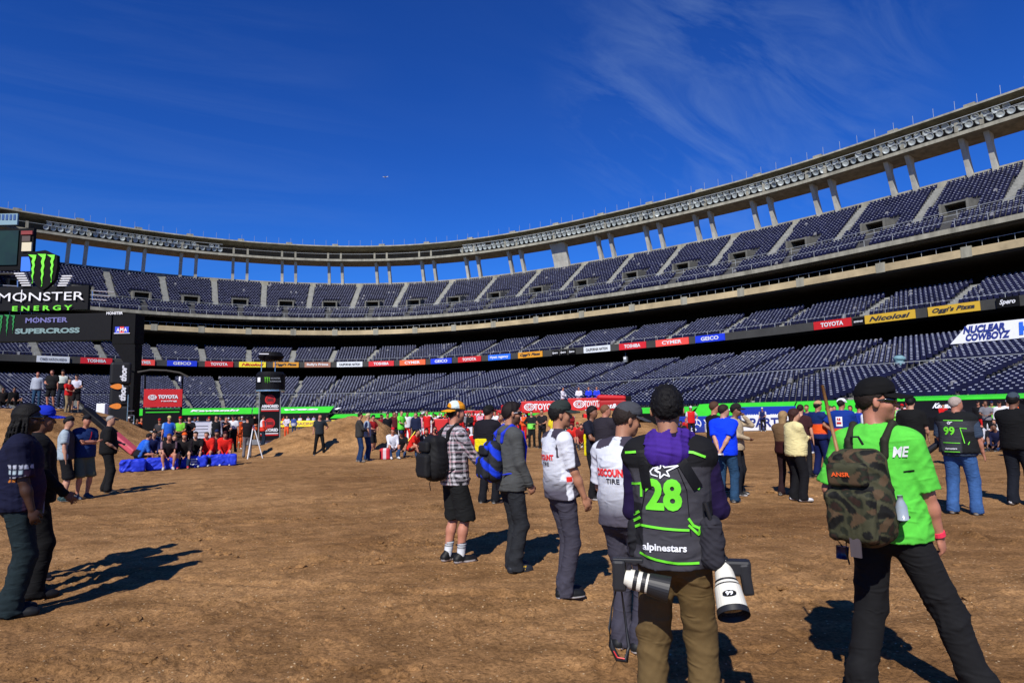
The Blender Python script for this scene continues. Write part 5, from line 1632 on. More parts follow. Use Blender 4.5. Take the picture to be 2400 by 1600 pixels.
f = person(248, 1152, 1.78, 88, "grey haired man in a black shirt and black trousers near the dirt jump", ('polo', (20, 20, 22), dict(sleeve=0.95, t=0.012)), ('trousers', (24, 24, 26), dict(loose=1.15)),
           hair=('crew', (150, 146, 142)), skin='fair', arms=('front', ((0.2, 0.15, 0.05), (0.5, -1, -0.2), 0.7)), seed=61, yaw=20, w=1.12, belly=1.25, shoe=(40, 40, 42))
# ------------------------------------------------------------------ people further off
def jersey(base, chest, sleeve=None, zc=0.2):
    b = np.array(lin(base)); c = np.array(lin(chest)); s_ = np.array(lin(sleeve if sleeve is not None else base))
    def fn(V):
        C = np.tile(b, (len(V), 1)); C[V[:, 2] < zc] = c; C[np.abs(V[:, 0]) > 0.2] = s_
        return C
    return fn
UC = dict(ucoord=True)
# blue polo trio
f = person(1706, 1178, 1.71, 22, "man in a bright blue polo shirt and jeans with hands clasped behind his back", ('polo', (8, 62, 250), dict(t=0.012, hem=-0.10, sleeve=0.9)),
           ('jeans', (44, 74, 104), dict(loose=1.15)), shoe=(60, 62, 60), hair=('short', (44, 32, 28)), skin='fair', arms=('back', 'back'), yaw=45, w=1.12, belly=1.25)
o = worn("notepad", f, label="white notepad held behind the back of the man in the blue polo", cat="notepad")
mb = MB(); mb.box(Vector(f.M[:3, :3] @ f.T((-0.02, -0.30, -0.06))), (0.17, 0.12, 0.02)); mb.build("pad", M_WHITE, o)
person(1682, 1150, 1.80, 60, "man with short brown hair and a black t-shirt just behind the blue polo man", ('tee', (22, 22, 24)), ('jeans', (34, 44, 64)), hair=('short', (84, 56, 40)), skin='red', arms=('front', 'down'), yaw=20)
person(1732, 1160, 1.72, 110, "man in a dark cap and cream shirt beyond the blue polo man", ('shirt', (190, 170, 140)), ('jeans', (30, 32, 40)), hair=('short', (20, 18, 18)), cap=('cap', (40, 36, 34)), skin='brown', arms=('face', 'front'), sole=(220, 220, 220))
# cream sweater woman
person(1872, 1172, 1.62, 62, "woman in a cream sweater and black trousers with white shoes and folded arms", ('blouse', (236, 222, 160), dict(hem=-0.08, t=0.012)), ('trousers', (20, 20, 24), dict(loose=1.2)),
       shoe=(225, 225, 228), hair=('bob', (62, 34, 28)), skin='fair', arms=('crossed', 'crossed'), female=True, w=1.16, belly=1.3, yaw=15)
person(1846, 1160, 1.58, 30, "fair haired woman in a brown shawl close to the cream sweater woman", ('jacket', lambda V: np.where(V[:, 2:3] > 0.2, np.array(lin((110, 84, 58))), np.array(lin((52, 18, 20)))), UC), ('trousers', (40, 22, 26)),
       hair=('long', (160, 130, 90)), skin='fair', arms=('crossed', 'crossed'), female=True, shoe=(70, 60, 50))
person(1886, 1118, 1.72, 20, "dark haired person seen above the cream sweater woman's head", ('tee', (60, 30, 34)), ('trousers', (30, 30, 34)), hair=('short', (48, 28, 26)), skin='fair')
ktm = lambda V: np.where(V[:, 2:3] > 0.30, np.array(lin((18, 40, 96))), np.where(V[:, 2:3] > 0.08, np.array(lin((250, 92, 34))), np.array(lin((16, 30, 84)))))
person(1926, 1116, 1.78, 50, "crew member in a tan cap and navy and orange jacket", ('jacket', ktm, UC), ('trousers', (14, 26, 78), dict(loose=1.15)), hair=('short', (30, 24, 22)), cap=('cap', (190, 150, 110)), skin='tan', arms=('down', 'crossed'), w=1.08)
person(1952, 1108, 1.70, 80, "bald crew member right behind the tan cap crew member", ('jacket', (22, 36, 84)), ('trousers', (14, 26, 78)), hair=('crew', (90, 70, 58)), skin='fair', arms=('crossed', 'front'))
f = person(1984, 1120, 1.82, 12, "crew member in a white cap with a square emblem on his back",
           ('polo', lambda V: np.where(V[:, 2:3] > 0.17, np.array(lin((16, 52, 138))), np.array(lin((250, 92, 44)))), dict(ucoord=True, t=0.015)), ('trousers', (20, 30, 80)), hair=('short', (30, 24, 22)), cap=('cap', (235, 238, 242), 40), skin='tan', arms=('hips', 'front'), w=1.15, yaw=20)
q = lambda p: Vector(f.M[:3, :3] @ f.T(p))
bx = [(-0.07, -0.11), (0.07, -0.11), (0.07, 0.11), (-0.07, 0.11)]
dpoly(bx, f, f.top, q((-0.03, -0.1, 0.33)), (1, 0, 0), (0, 0, 1), (0, -1, 0), M_WHITE, off=0.006, grid=0.05)
dpoly([(-0.05, -0.055), (0.05, -0.055), (0.05, -0.01), (-0.05, -0.01)], f, f.top, q((-0.03, -0.1, 0.33)), (1, 0, 0), (0, 0, 1), (0, -1, 0), M_RED, off=0.014, grid=0.05)
dtext("RB", f, f.top, q((-0.03, -0.1, 0.385)), (1, 0, 0), (0, 0, 1), (0, -1, 0), 0.05, M_RED, off=0.014, grid=0.05)
person(2024, 1108, 1.74, 60, "person in a blue and white top right of the crew member in the white cap", ('tee', jersey((30, 60, 170), (20, 40, 120), (225, 230, 240)), UC), ('jeans', (40, 50, 80)), hair=('short', (30, 20, 20)), skin='red', glasses=M_GLASS)
person(2150, 1138, 1.74, 10, "man in a black t-shirt and black cap left of the vest numbered 99", ('tee', (17, 17, 18), dict(t=0.02, sleeve=0.85)), ('shorts', (120, 112, 96), dict(len=1.0)), hair=('short', (16, 14, 14)), cap=('cap', (14, 14, 15), 60), skin='fair', arms=('down', ((0.25, 0.12, -0.02), (0.3, -1, 0), 0.5)), w=1.1, belly=1.2, sock=const(lin((220, 220, 220))))
# second vest
def vest2(V):
    C = np.tile(np.array(lin((58, 60, 66))), (len(V), 1)); C[V[:, 2] > 0.46] = lin((22, 24, 26)); C[(V[:, 0] > 0.09) & (V[:, 2] < 0.3)] = lin((26, 28, 30))
    return C
f = person(2262, 1205, 1.76, 14, "bald photographer in a charcoal vest numbered 99 and blue jeans",
           [('tee', (58, 72, 92), dict(sleeve=0.95, t=0.016)), ('vest', vest2, dict(sleeve=0, t=0.028, hem=-0.02, flare=0.04, ucoord=True, neck=0.08))],
           ('jeans', (62, 98, 152), dict(loose=1.2)), shoe=(110, 92, 72), hair=('crew', (176, 160, 150)), skin='red', w=1.14, belly=1.2, arms=(((0.22, 0.22, 0.06), (0.4, -1, -0.3), 0.7), ((0.27, 0.08, -0.05), (0.4, -1, 0), 0.4)), feet=((-0.15, 0, 0), (0.15, 0.03, 0)), yaw=38, seed=71)
q = lambda p: Vector(f.M[:3, :3] @ f.T(p)); a_ = ((1, 0, 0), (0, 0, 1), (0, -1, 0))
dtext("99", f, f.top, q((-0.06, -0.1, 0.315)), *a_, 0.115, M_LIME, width=0.15, bold=0.03, off=0.007, grid=0.03)
dtext("alpinestars", f, f.top, q((-0.05, -0.1, 0.045)), *a_, 0.022, M_WHITE, width=0.16, off=0.007, grid=0.03)
st2 = [(a * 0.6, b * 0.6) for a, b in star]
dline(st2 + st2[:1], 0.007, f, f.top, q((-0.06, -0.1, 0.435)), *a_, M_WHITE, name="emblem", off=0.007, grid=0.03)
for seg in ([(-0.13, 0.47), (0.12, 0.465)], [(-0.15, 0.135), (0.07, 0.13)], [(-0.14, 0.0), (0.06, 0.0)], [(0.16, 0.345), (0.085, 0.355), (0.125, 0.13)], [(0.165, 0.11), (0.18, 0.15)]):
    dline([(a, b) for a, b in seg], 0.010, f, f.top, q((0, -0.1, 0.0)), *a_, M_LIME, off=0.007, grid=0.04)
ln = worn("black_lens_camera", f, label="black camera with a long lens held low at the left of the photographer numbered 99", cat="camera")
mb = MB(); mb.box(q((-0.27, 0.10, 0.14)), (0.14, 0.08, 0.11)); mb.build("camera_body", M_RUB, ln, bevel=0.015)
mb = MB(); mb.tube([q((-0.30, 0.10, 0.10)), q((-0.42, 0.08, 0.0)), q((-0.62, 0.06, -0.13))], [0.045, 0.05, 0.058], 16); mb.build("lens_barrel", M_RUB, ln)
person(2250, 1092, 1.80, 0, "person in a dark cap half hidden behind the photographer numbered 99", ('tee', (40, 36, 44)), ('trousers', (30, 30, 34)), hair=('short', (20, 16, 16)), cap=('cap', (20, 18, 20)), skin='brown')
person(2398, 1186, 1.78, 25, "man in a black sweater and grey cap cut by the right edge", ('jacket', (16, 16, 18)), ('trousers', (22, 26, 36), dict(loose=1.2)), shoe=(220, 220, 220), hair=('short', (20, 16, 16)), cap=('cap', (60, 72, 84)), skin='brown', w=1.1, belly=1.15, arms=('front', 'down'))
person(2216, 1020, 1.74, 150, "person in a red and black jacket far behind the lime green fence padding", ('jacket', jersey((200, 24, 26), (24, 20, 22), (220, 30, 30)), UC), ('trousers', (26, 26, 28)), hair=('short', (20, 20, 20)), cap=('cap', (24, 24, 24)), skin='fair', arms=('front', 'front'))
for i, (px, py, c, b_) in enumerate([(2303, 1046, (200, 200, 205), (30, 34, 50)), (2322, 1052, (26, 26, 32), (34, 40, 60)), (2345, 1056, (24, 28, 60), (34, 54, 92)), (2364, 1048, (215, 220, 225), (30, 30, 40)), (2384, 1058, (30, 30, 34), (36, 44, 70)), (2290, 1032, (190, 120, 100), (26, 26, 30)), (2336, 1030, (220, 225, 230), (26, 26, 30))]):
    person(px, py, 1.74, (200, 150, 210, 185, 170, 160, 190)[i], ["pale shirted seated rider at the left end of the right edge group", "seated rider in black next to the pale shirted one at the right", "seated person in navy and jeans in the middle of the group by the right edge",
        "seated person in white near the right edge", "seated person in dark clothes closest to the right edge", "seated person in a salmon top behind the group by the right edge", "seated person in white behind the navy one by the right edge"][i],
        ('shirt', c), ('jeans', b_), pose='sit', seat=0.12, lean=18, hair=('short', (24, 20, 20)), skin=('fair', 'tan', 'brown')[i % 3], arms=('lap', 'lap'), shoe=(225, 225, 225) if i in (0, 3) else (30, 30, 30), group="people sitting on the dirt at the right")
# black shirted pair in the middle
f = person(1146, 1176, 1.80, 30, "man in a black t-shirt and cap with a yellow pouch at his back", ('tee', (24, 22, 30), dict(t=0.02, sleeve=0.9)), ('jeans', (26, 27, 32), dict(loose=1.1)), hair=('short', (20, 16, 16)), cap=('cap', (18, 20, 20)), skin='red', w=1.1, yaw=25, arms=('down', 'front'), seed=81)
def pouch(f, label, c=(0, -0.17, 0.10), w_=0.25, h_=0.24):
    o = worn("yellow_bib", f, label=label, cat="bib")
    fl = Fld(f.T(c) - 0.22, f.T(c) + 0.22, 0.011); fl.add(rbox(f.T(c), (w_ / 2, 0.022, h_ / 2), 0.02, f.U), 0); fl.disp(folds(8, 0.006, 3, 0.08))
    sdf_obj("cloth_panel", fl, const(lin((232, 214, 22))), M_CLOTH, o, f.M)
pouch(f, "yellow cloth bib on the lower back of the man in black beside the plaid shirt", (-0.05, -0.18, 0.12))
f = person(1392, 1168, 1.74, 120, "man in a navy shirt with a yellow bib left of the charcoal shirt", ('tee', (26, 28, 44)), ('trousers', (24, 24, 28)), hair=('bob', (24, 18, 16)), skin='brown', arms=('front', 'front'), sole=(220, 220, 220))
pouch(f, "yellow cloth bib beside the charcoal shirted man", (0.14, -0.05, 0.10), 0.14, 0.42)
person(1424, 1172, 1.74, 48, "heavy man in a charcoal shirt and dark jeans left of the grey cap team member", ('tee', (44, 40, 48), dict(t=0.025, sleeve=0.85)), ('jeans', (24, 40, 58), dict(loose=1.15)), hair=('crew', (120, 84, 60)), skin='red', w=1.18, belly=1.3, yaw=35, arms=('down', 'front'), shoe=(24, 26, 34), seed=83)
# standing people on the open dirt
D = []
def pp(*a, **k): D.append((a, k))
pp(748, 1066, 1.76, 175, "man in a dark grey t-shirt and black trousers standing alone before the dirt berm", ('tee', (40, 46, 52)), ('trousers', (16, 16, 18)), hair=('short', (24, 18, 18)), skin='red', arms=('hips', 'down'), feet=((-0.2, 0, 0), (0.2, 0, 0)), sole=(225, 225, 225), yaw=-25)
pp(766, 1052, 1.72, 10, "person in pale grey trousers just behind the man alone before the berm", ('tee', (60, 64, 70)), ('trousers', (170, 168, 172)), hair=('short', (30, 24, 24)), skin='fair')
pp(842, 1082, 1.76, 85, "man in a dark grey sweater and blue jeans right of the dirt berm", ('jacket', (58, 56, 54), dict(t=-0.01)), ('jeans', (36, 58, 96)), hair=('short', (40, 26, 26)), skin='red', arms=('front', 'front'), shoe=(120, 110, 100))
pp(860, 1079, 1.70, 80, "person in a pale blue t-shirt and cream cap beside the dark sweater man", ('tee', (158, 172, 186)), ('jeans', (44, 66, 104)), hair=('short', (190, 170, 120)), cap=('cap', (206, 196, 150)), skin='fair', arms=('front', 'down'), sole=(220, 220, 220))
pp(873, 1062, 1.70, 130, "person in a red and black shirt, black shorts and red shoes", ('tee', jersey((170, 30, 34), (30, 26, 40), (140, 24, 30)), UC), ('shorts', (26, 26, 30)), hair=('short', (30, 24, 24)), cap=('cap', (26, 34, 38)), skin='red', arms=('front', 'front'), shoe=(170, 20, 40))
pp(908, 1046, 1.76, 160, "person in a black t-shirt left of the lime shirted bystander", ('tee', (22, 22, 28)), ('trousers', (24, 24, 26)), hair=('short', (24, 18, 18)), skin='red')
pp(940, 1046, 1.86, 130, "bystander in a long lime green t-shirt behind the seated people", ('tee', (110, 235, 70), dict(t=0.015, hem=-0.14)), ('trousers', (20, 22, 22)), hair=('crew', (90, 60, 50)), skin='fair', arms=('front', 'front'), glasses=M_GLASS)
pp(975, 1050, 1.76, 200, "person in a navy sweater holding a yellow stick", ('jacket', (26, 34, 62)), ('trousers', (24, 26, 40)), hair=('short', (70, 74, 40)), skin='fair', arms=('down', 'fwd'))
pp(615, 1047, 1.78, 80, "crew member in a white and red jacket left of the round topped tower", ('jacket', jersey((224, 224, 228), (224, 60, 40), (228, 70, 50)), UC), ('jeans', (34, 46, 62)), hair=('short', (60, 30, 30)), skin='fair', arms=('down', 'fwd'))
pp(578, 1071, 1.74, 10, "camera operator in a black shirt and grey trousers behind a tripod", ('tee', jersey((26, 20, 26), (18, 18, 20), (110, 30, 40)), UC), ('trousers', (112, 108, 112)), hair=('short', (30, 26, 26)), skin='red', arms=('face', 'face'))
pp(672, 1024, 1.74, 200, "rider in a white jersey and orange trousers right of the tower", ('shirt', (210, 205, 220)), ('trousers', (232, 92, 50), dict(loose=1.2)), hair=('short', (60, 40, 30)), skin='fair', arms=('front', 'hips'))
pp(688, 1022, 1.72, 20, "person in a blue and white jersey and jeans right of the orange trousered rider", ('shirt', jersey((60, 80, 150), (190, 190, 200)), UC), ('jeans', (50, 70, 100)), hair=('short', (50, 34, 30)), skin='fair')
pp(703, 1012, 1.76, 15, "crew member in a red cap and red and white vest", ('tee', jersey((214, 214, 222), (220, 44, 48), (180, 30, 40)), UC), ('jeans', (60, 74, 100)), hair=('short', (60, 30, 30)), cap=('cap', (190, 24, 34)), skin='tan')
pp(722, 1006, 1.72, 190, "rider in a white and lilac jersey behind the berm", ('shirt', (196, 190, 214)), ('trousers', (200, 70, 60)), hair=('short', (60, 40, 34)), skin='fair')
pp(735, 1003, 1.72, 170, "second pale jersey rider behind the berm", ('shirt', (180, 178, 210)), ('trousers', (120, 60, 80)), hair=('short', (30, 24, 24)), skin='fair')
pp(773, 1000, 1.80, 180, "person in a white shirt looking over the berm", ('shirt', (222, 214, 232)), ('trousers', (80, 60, 100)), hair=('short', (70, 50, 30)), skin='tan')
pp(653, 1010, 1.74, 190, "rider in a pale jersey just right of the tower foot", ('shirt', (190, 200, 215)), ('trousers', (226, 90, 60)), hair=('short', (60, 40, 30)), skin='fair')
pp(393, 1072, 1.80, 170, "man in a blue and white t-shirt and cap before the black gate panel", ('tee', jersey((36, 96, 200), (30, 80, 190), (120, 170, 230)), UC), ('trousers', (22, 22, 26)), hair=('crew', (150, 110, 80)), cap=('cap', (200, 190, 120)), skin='red', arms=('down', 'down'))
pp(420, 1068, 1.76, 190, "person in a red cap and lime green top before the gate", ('tee', jersey((120, 206, 60), (26, 26, 30), (40, 50, 40)), UC), ('trousers', (22, 22, 26)), hair=('short', (26, 22, 22)), cap=('cap', (216, 30, 30)), skin='red', arms=('front', 'front'))
pp(441, 1066, 1.78, 180, "person all in black right of the red cap", ('tee', (24, 24, 28)), ('trousers', (22, 22, 26)), hair=('short', (30, 18, 18)), skin='red', arms=('front', 'front'))
pp(504, 1064, 1.78, 170, "rider in black with pale sleeves behind the seated red jackets", ('shirt', jersey((26, 28, 30), (22, 22, 24), (200, 200, 205)), UC), ('trousers', (24, 24, 26)), hair=('short', (26, 22, 22)), skin='fair')
pp(527, 1062, 1.74, 150, "person in a black and white top, arm stretched out, behind the seated red jackets", ('tee', jersey((34, 26, 30), (26, 22, 24), (190, 190, 196)), UC), ('trousers', (22, 22, 26)), hair=('short', (60, 50, 44)), skin='red', arms=('front', 'point'))
pp(545, 1060, 1.80, 200, "person in a white shouldered black top left of the camera operator", ('tee', jersey((216, 216, 222), (24, 24, 26)), UC), ('trousers', (20, 20, 24)), hair=('short', (26, 20, 20)), cap=('cap', (30, 26, 28)), skin='red')
pp(318, 1058, 1.72, 160, "person in dark clothes between the tall black pillar and the gate", ('tee', jersey((26, 24, 30), (200, 70, 40)), UC), ('trousers', (24, 24, 28)), hair=('short', (22, 20, 20)), skin='brown')
pp(1247, 1049, 1.72, 180, "person in black with a lime green bib in the open middle", ('shirt', jersey((32, 36, 40), (130, 235, 90), (28, 30, 32)), UC), ('trousers', (22, 24, 24)), hair=('short', (26, 24, 22)), skin='fair', arms=('front', 'hips'), sole=(225, 215, 190))
pp(1272, 1050, 1.78, 200, "tattooed person in black right of the lime green bib", ('tee', (34, 30, 34)), ('trousers', (24, 24, 26)), hair=('short', (26, 24, 26)), skin='tan', arms=('front', 'front'))
pp(1302, 1068, 1.66, 180, "person with a yellow bib hidden behind the dark green cap", ('tee', (226, 204, 40)), ('trousers', (28, 28, 30)), hair=('short', (40, 26, 20)), skin='tan', arms=('face', 'down'))
pp(1178, 1110, 1.66, 200, "person in a dark patterned shirt between the black cap man and the grey hoodie", ('shirt', lambda V: np.where(np.sin(V[:, 0:1] * 120) * np.sin(V[:, 2:3] * 110) > 0.2, np.array(lin((190, 170, 170))), np.array(lin((40, 26, 34)))), UC), ('jeans', (30, 34, 70)), hair=('short', (60, 40, 30)), skin='tan', arms=('front', 'face'))
for (px, py, H, r, lb, c1_, c2_, cp) in [
    (1030, 1012, 1.76, 170, "rider in a white and red jersey behind the orange and white cap", (226, 222, 226), (210, 40, 44), None),
    (1102, 1016, 1.80, 185, "rider in a white jersey with red leggings left of the black cap man", (228, 226, 230), (214, 44, 44), None),
    (1122, 1012, 1.74, 160, "rider in a white and red kit touching the black cap man", (220, 214, 222), (220, 40, 44), None),
    (1058, 1020, 1.72, 200, "rider in dark red beside the white jersey riders", (120, 30, 36), (40, 30, 34), None),
    (1158, 1004, 2.05, 180, "tall figure in a red helmet and red kit above the crowd", (170, 30, 34), (226, 40, 40), (205, 26, 34)),
    (1192, 1002, 1.90, 180, "rider in a white shouldered dark kit left of the dark hooded one", (214, 214, 220), (60, 40, 50), (70, 34, 40))]:
    pp(px, py, H, r, lb, ('shirt', jersey(c1_, c2_), UC), ('trousers', c2_), hair=('short', (60, 34, 30)), cap=None if cp is None else ('cap', cp), skin='red', group="riders and crew in front of the red banners")
for a, k in D: person(*a, **k)
# people seated on the padding and on the ground
SIT = [(322, 1098, 75, "seated man in a blue and white jacket on the leftmost blue block", ('jacket', jersey((30, 96, 210), (26, 26, 30), (60, 120, 220), 0.18)), ('trousers', (18, 18, 20)), None, (30, 20, 18), (24, 24, 26)),
       (393, 1098, 178, "seated man with bare legs and a black and white jersey, elbows on knees", ('tee', jersey((34, 28, 32), (26, 22, 24), (150, 120, 130))), ('shorts', (160, 34, 30), dict(len=0.9)), None, (96, 66, 40), (200, 190, 190)),
       (432, 1095, 185, "seated person in an orange beanie, black jersey and jeans", ('shirt', jersey((30, 26, 28), (26, 24, 26), (60, 50, 54))), ('jeans', (36, 52, 76)), ('beanie', (240, 92, 28)), (30, 20, 18), (200, 50, 60)),
       (490, 1090, 200, "seated person in a red jacket left of the other red jacket", ('jacket', (222, 40, 32)), ('trousers', (30, 34, 40)), None, (90, 70, 50), (200, 200, 205)),
       (525, 1088, 178, "seated person in a red jacket with a dark cap", ('jacket', (226, 38, 30)), ('jeans', (28, 36, 48)), ('cap', (60, 20, 26)), (40, 24, 20), (214, 210, 205)),
       (918, 1074, 165, "seated man in a white long sleeved shirt and red cap", ('shirt', (222, 224, 234)), ('jeans', (40, 68, 108)), ('cap', (214, 34, 50)), (40, 24, 20), (220, 220, 225)),
       (962, 1072, 120, "seated man in a red t-shirt with dark hair", ('tee', (226, 40, 30)), ('trousers', (44, 40, 40)), None, (26, 18, 18), (200, 190, 190)),
       (1003, 1068, 190, "seated person in black with long dark hair behind the black backpack", ('jacket', (22, 20, 22)), ('trousers', (20, 20, 22)), None, (50, 24, 26), (215, 215, 220)),
       (1034, 1060, 170, "seated person in dark clothes touching the black backpack", ('jacket', (30, 26, 28)), ('trousers', (24, 22, 26)), None, (30, 20, 20), (40, 30, 30)),
       (1114, 1076, 175, "seated rider in a red jersey and pale jeans left of the black cap man", ('shirt', (206, 30, 36)), ('jeans', (96, 130, 156)), None, (60, 30, 30), (200, 200, 190)),
       (1342, 1048, 185, "seated rider in a red and white jersey, leftmost before the tan hill", ('shirt', jersey((216, 40, 36), (190, 190, 200), (220, 60, 50))), ('trousers', (52, 54, 60)), None, (30, 24, 24), (200, 190, 180)),
       (1362, 1052, 175, "seated rider in dark red, second from the left before the tan hill", ('shirt', (130, 30, 34)), ('trousers', (44, 46, 52)), None, (30, 20, 22), (60, 60, 60)),
       (1376, 1046, 190, "seated rider in black, third from the left before the tan hill", ('shirt', (30, 30, 36)), ('trousers', (40, 42, 50)), None, (20, 16, 16), (210, 210, 210)),
       (1330, 1040, 180, "seated rider in olive at the left of the group before the tan hill", ('shirt', (40, 50, 40)), ('trousers', (30, 34, 30)), None, (30, 20, 22), (60, 60, 60)),
       (1610, 1020, 185, "rider in red gear crouching right of the photographer's head", ('shirt', (190, 34, 34)), ('trousers', (60, 40, 50)), None, (150, 30, 30), (60, 60, 60))]
for px, py, r, lb, tp, bt, cp, hr, sh in SIT:
    tp = tp + (dict(ucoord=True),) if callable(tp[1]) else tp
    low = px > 880
    person(px, py, 1.76, r, lb, tp, bt, pose='sit', seat=0.30 if low else 0.40, lean=28 if px != 918 else 12, nod=-4, hair=('short' if px != 1003 else 'long', hr), cap=cp, skin='red' if px != 432 else 'fair', arms=('lap', 'lap'), shoe=sh,
           feet=((-0.14, 0.42, 0), (0.14, 0.46, 0)))
# people up on the mounds
def on(px, Y, zf, H, r, lb, top, bottom, **k):
    p = at(px, 960, Y)
    person(px, 960, H, r, lb, top, bottom, xy=(p.x, p.y), z0=zf(p.x, p.y) if callable(zf) else zf, **k)
hz_ = lambda x, y: float(f_hill(np.array(x), np.array(y))) - 0.05
jz = lambda x, y: float(f_jump(np.array(x), np.array(y))) + 0.0
on(84, 31.5, jz, 1.72, 190, "man in a pale grey shirt and jeans standing on the left dirt jump", ('shirt', (170, 178, 192)), ('jeans', (44, 74, 104)), hair=('crew', (150, 80, 80)), skin='red')
on(118, 30.5, jz, 1.80, 210, "man in a black t-shirt reaching out his arm on the left dirt jump", ('tee', (24, 24, 26), dict(t=0.03)), ('shorts', (22, 22, 24)), hair=('short', (60, 34, 30)), skin='red', arms=('down', 'front'), w=1.15, belly=1.2)
on(143, 31.5, jz, 1.84, 185, "tall person in black and white behind the red top on the dirt jump", ('tee', jersey((200, 208, 200), (26, 24, 28), (26, 24, 26)), UC), ('trousers', (30, 40, 60)), hair=('short', (24, 18, 18)), cap=('cap', (20, 20, 22)), skin='tan')
on(158, 30.3, jz, 1.60, 140, "person in a red top and khaki trousers on the dirt jump", ('tee', (196, 26, 26)), ('trousers', (150, 130, 96)), hair=('short', (36, 24, 24)), skin='fair', arms=('front', 'front'))
on(176, 31.0, jz, 1.80, 185, "person in a white shouldered black jersey at the right end of the dirt jump", ('tee', jersey((214, 214, 230), (22, 22, 28), (26, 24, 30)), UC), ('shorts', (26, 24, 28)), hair=('short', (24, 18, 18)), cap=('cap', (20, 20, 24)), skin='fair', arms=('front', 'front'))
on(30, 31.0, jz, 1.60, 150, "person in black sitting low at the left end of the dirt jump", ('jacket', (16, 16, 18)), ('trousers', (14, 14, 16)), hair=('short', (24, 18, 18)), skin='brown', pose='sit', seat=0.2)
on(4, 31.0, jz, 1.60, 170, "second dark seated person at the picture's left edge on the dirt jump", ('jacket', (24, 20, 22)), ('trousers', (14, 14, 16)), hair=('short', (24, 18, 18)), skin='brown', pose='sit', seat=0.2)
for px, lb, c1_, c2_ in [(1320, "rider in a white jersey, leftmost on top of the tan hill", (226, 222, 232), (200, 60, 50)), (1358, "rider in a white jersey, second on top of the tan hill", (224, 220, 230), (180, 40, 50)),
                   (1381, "rider in a blue jersey with a white 7 on top of the tan hill", (36, 60, 214), (24, 22, 26)), (1400, "rider in a blue and white jersey, rightmost on top of the tan hill", (40, 66, 210), (150, 30, 40)), (1232, "person in a dark hooded top above the red banner", (26, 22, 26), (24, 24, 26))]:
    on(px, 47.5, hz_, 1.72, 185 if px != 1320 else 120, lb, ('shirt', jersey(c1_, c1_)), ('trousers', c2_), hair=('short', (60, 40, 36)), skin='red', arms=('front', 'front'))

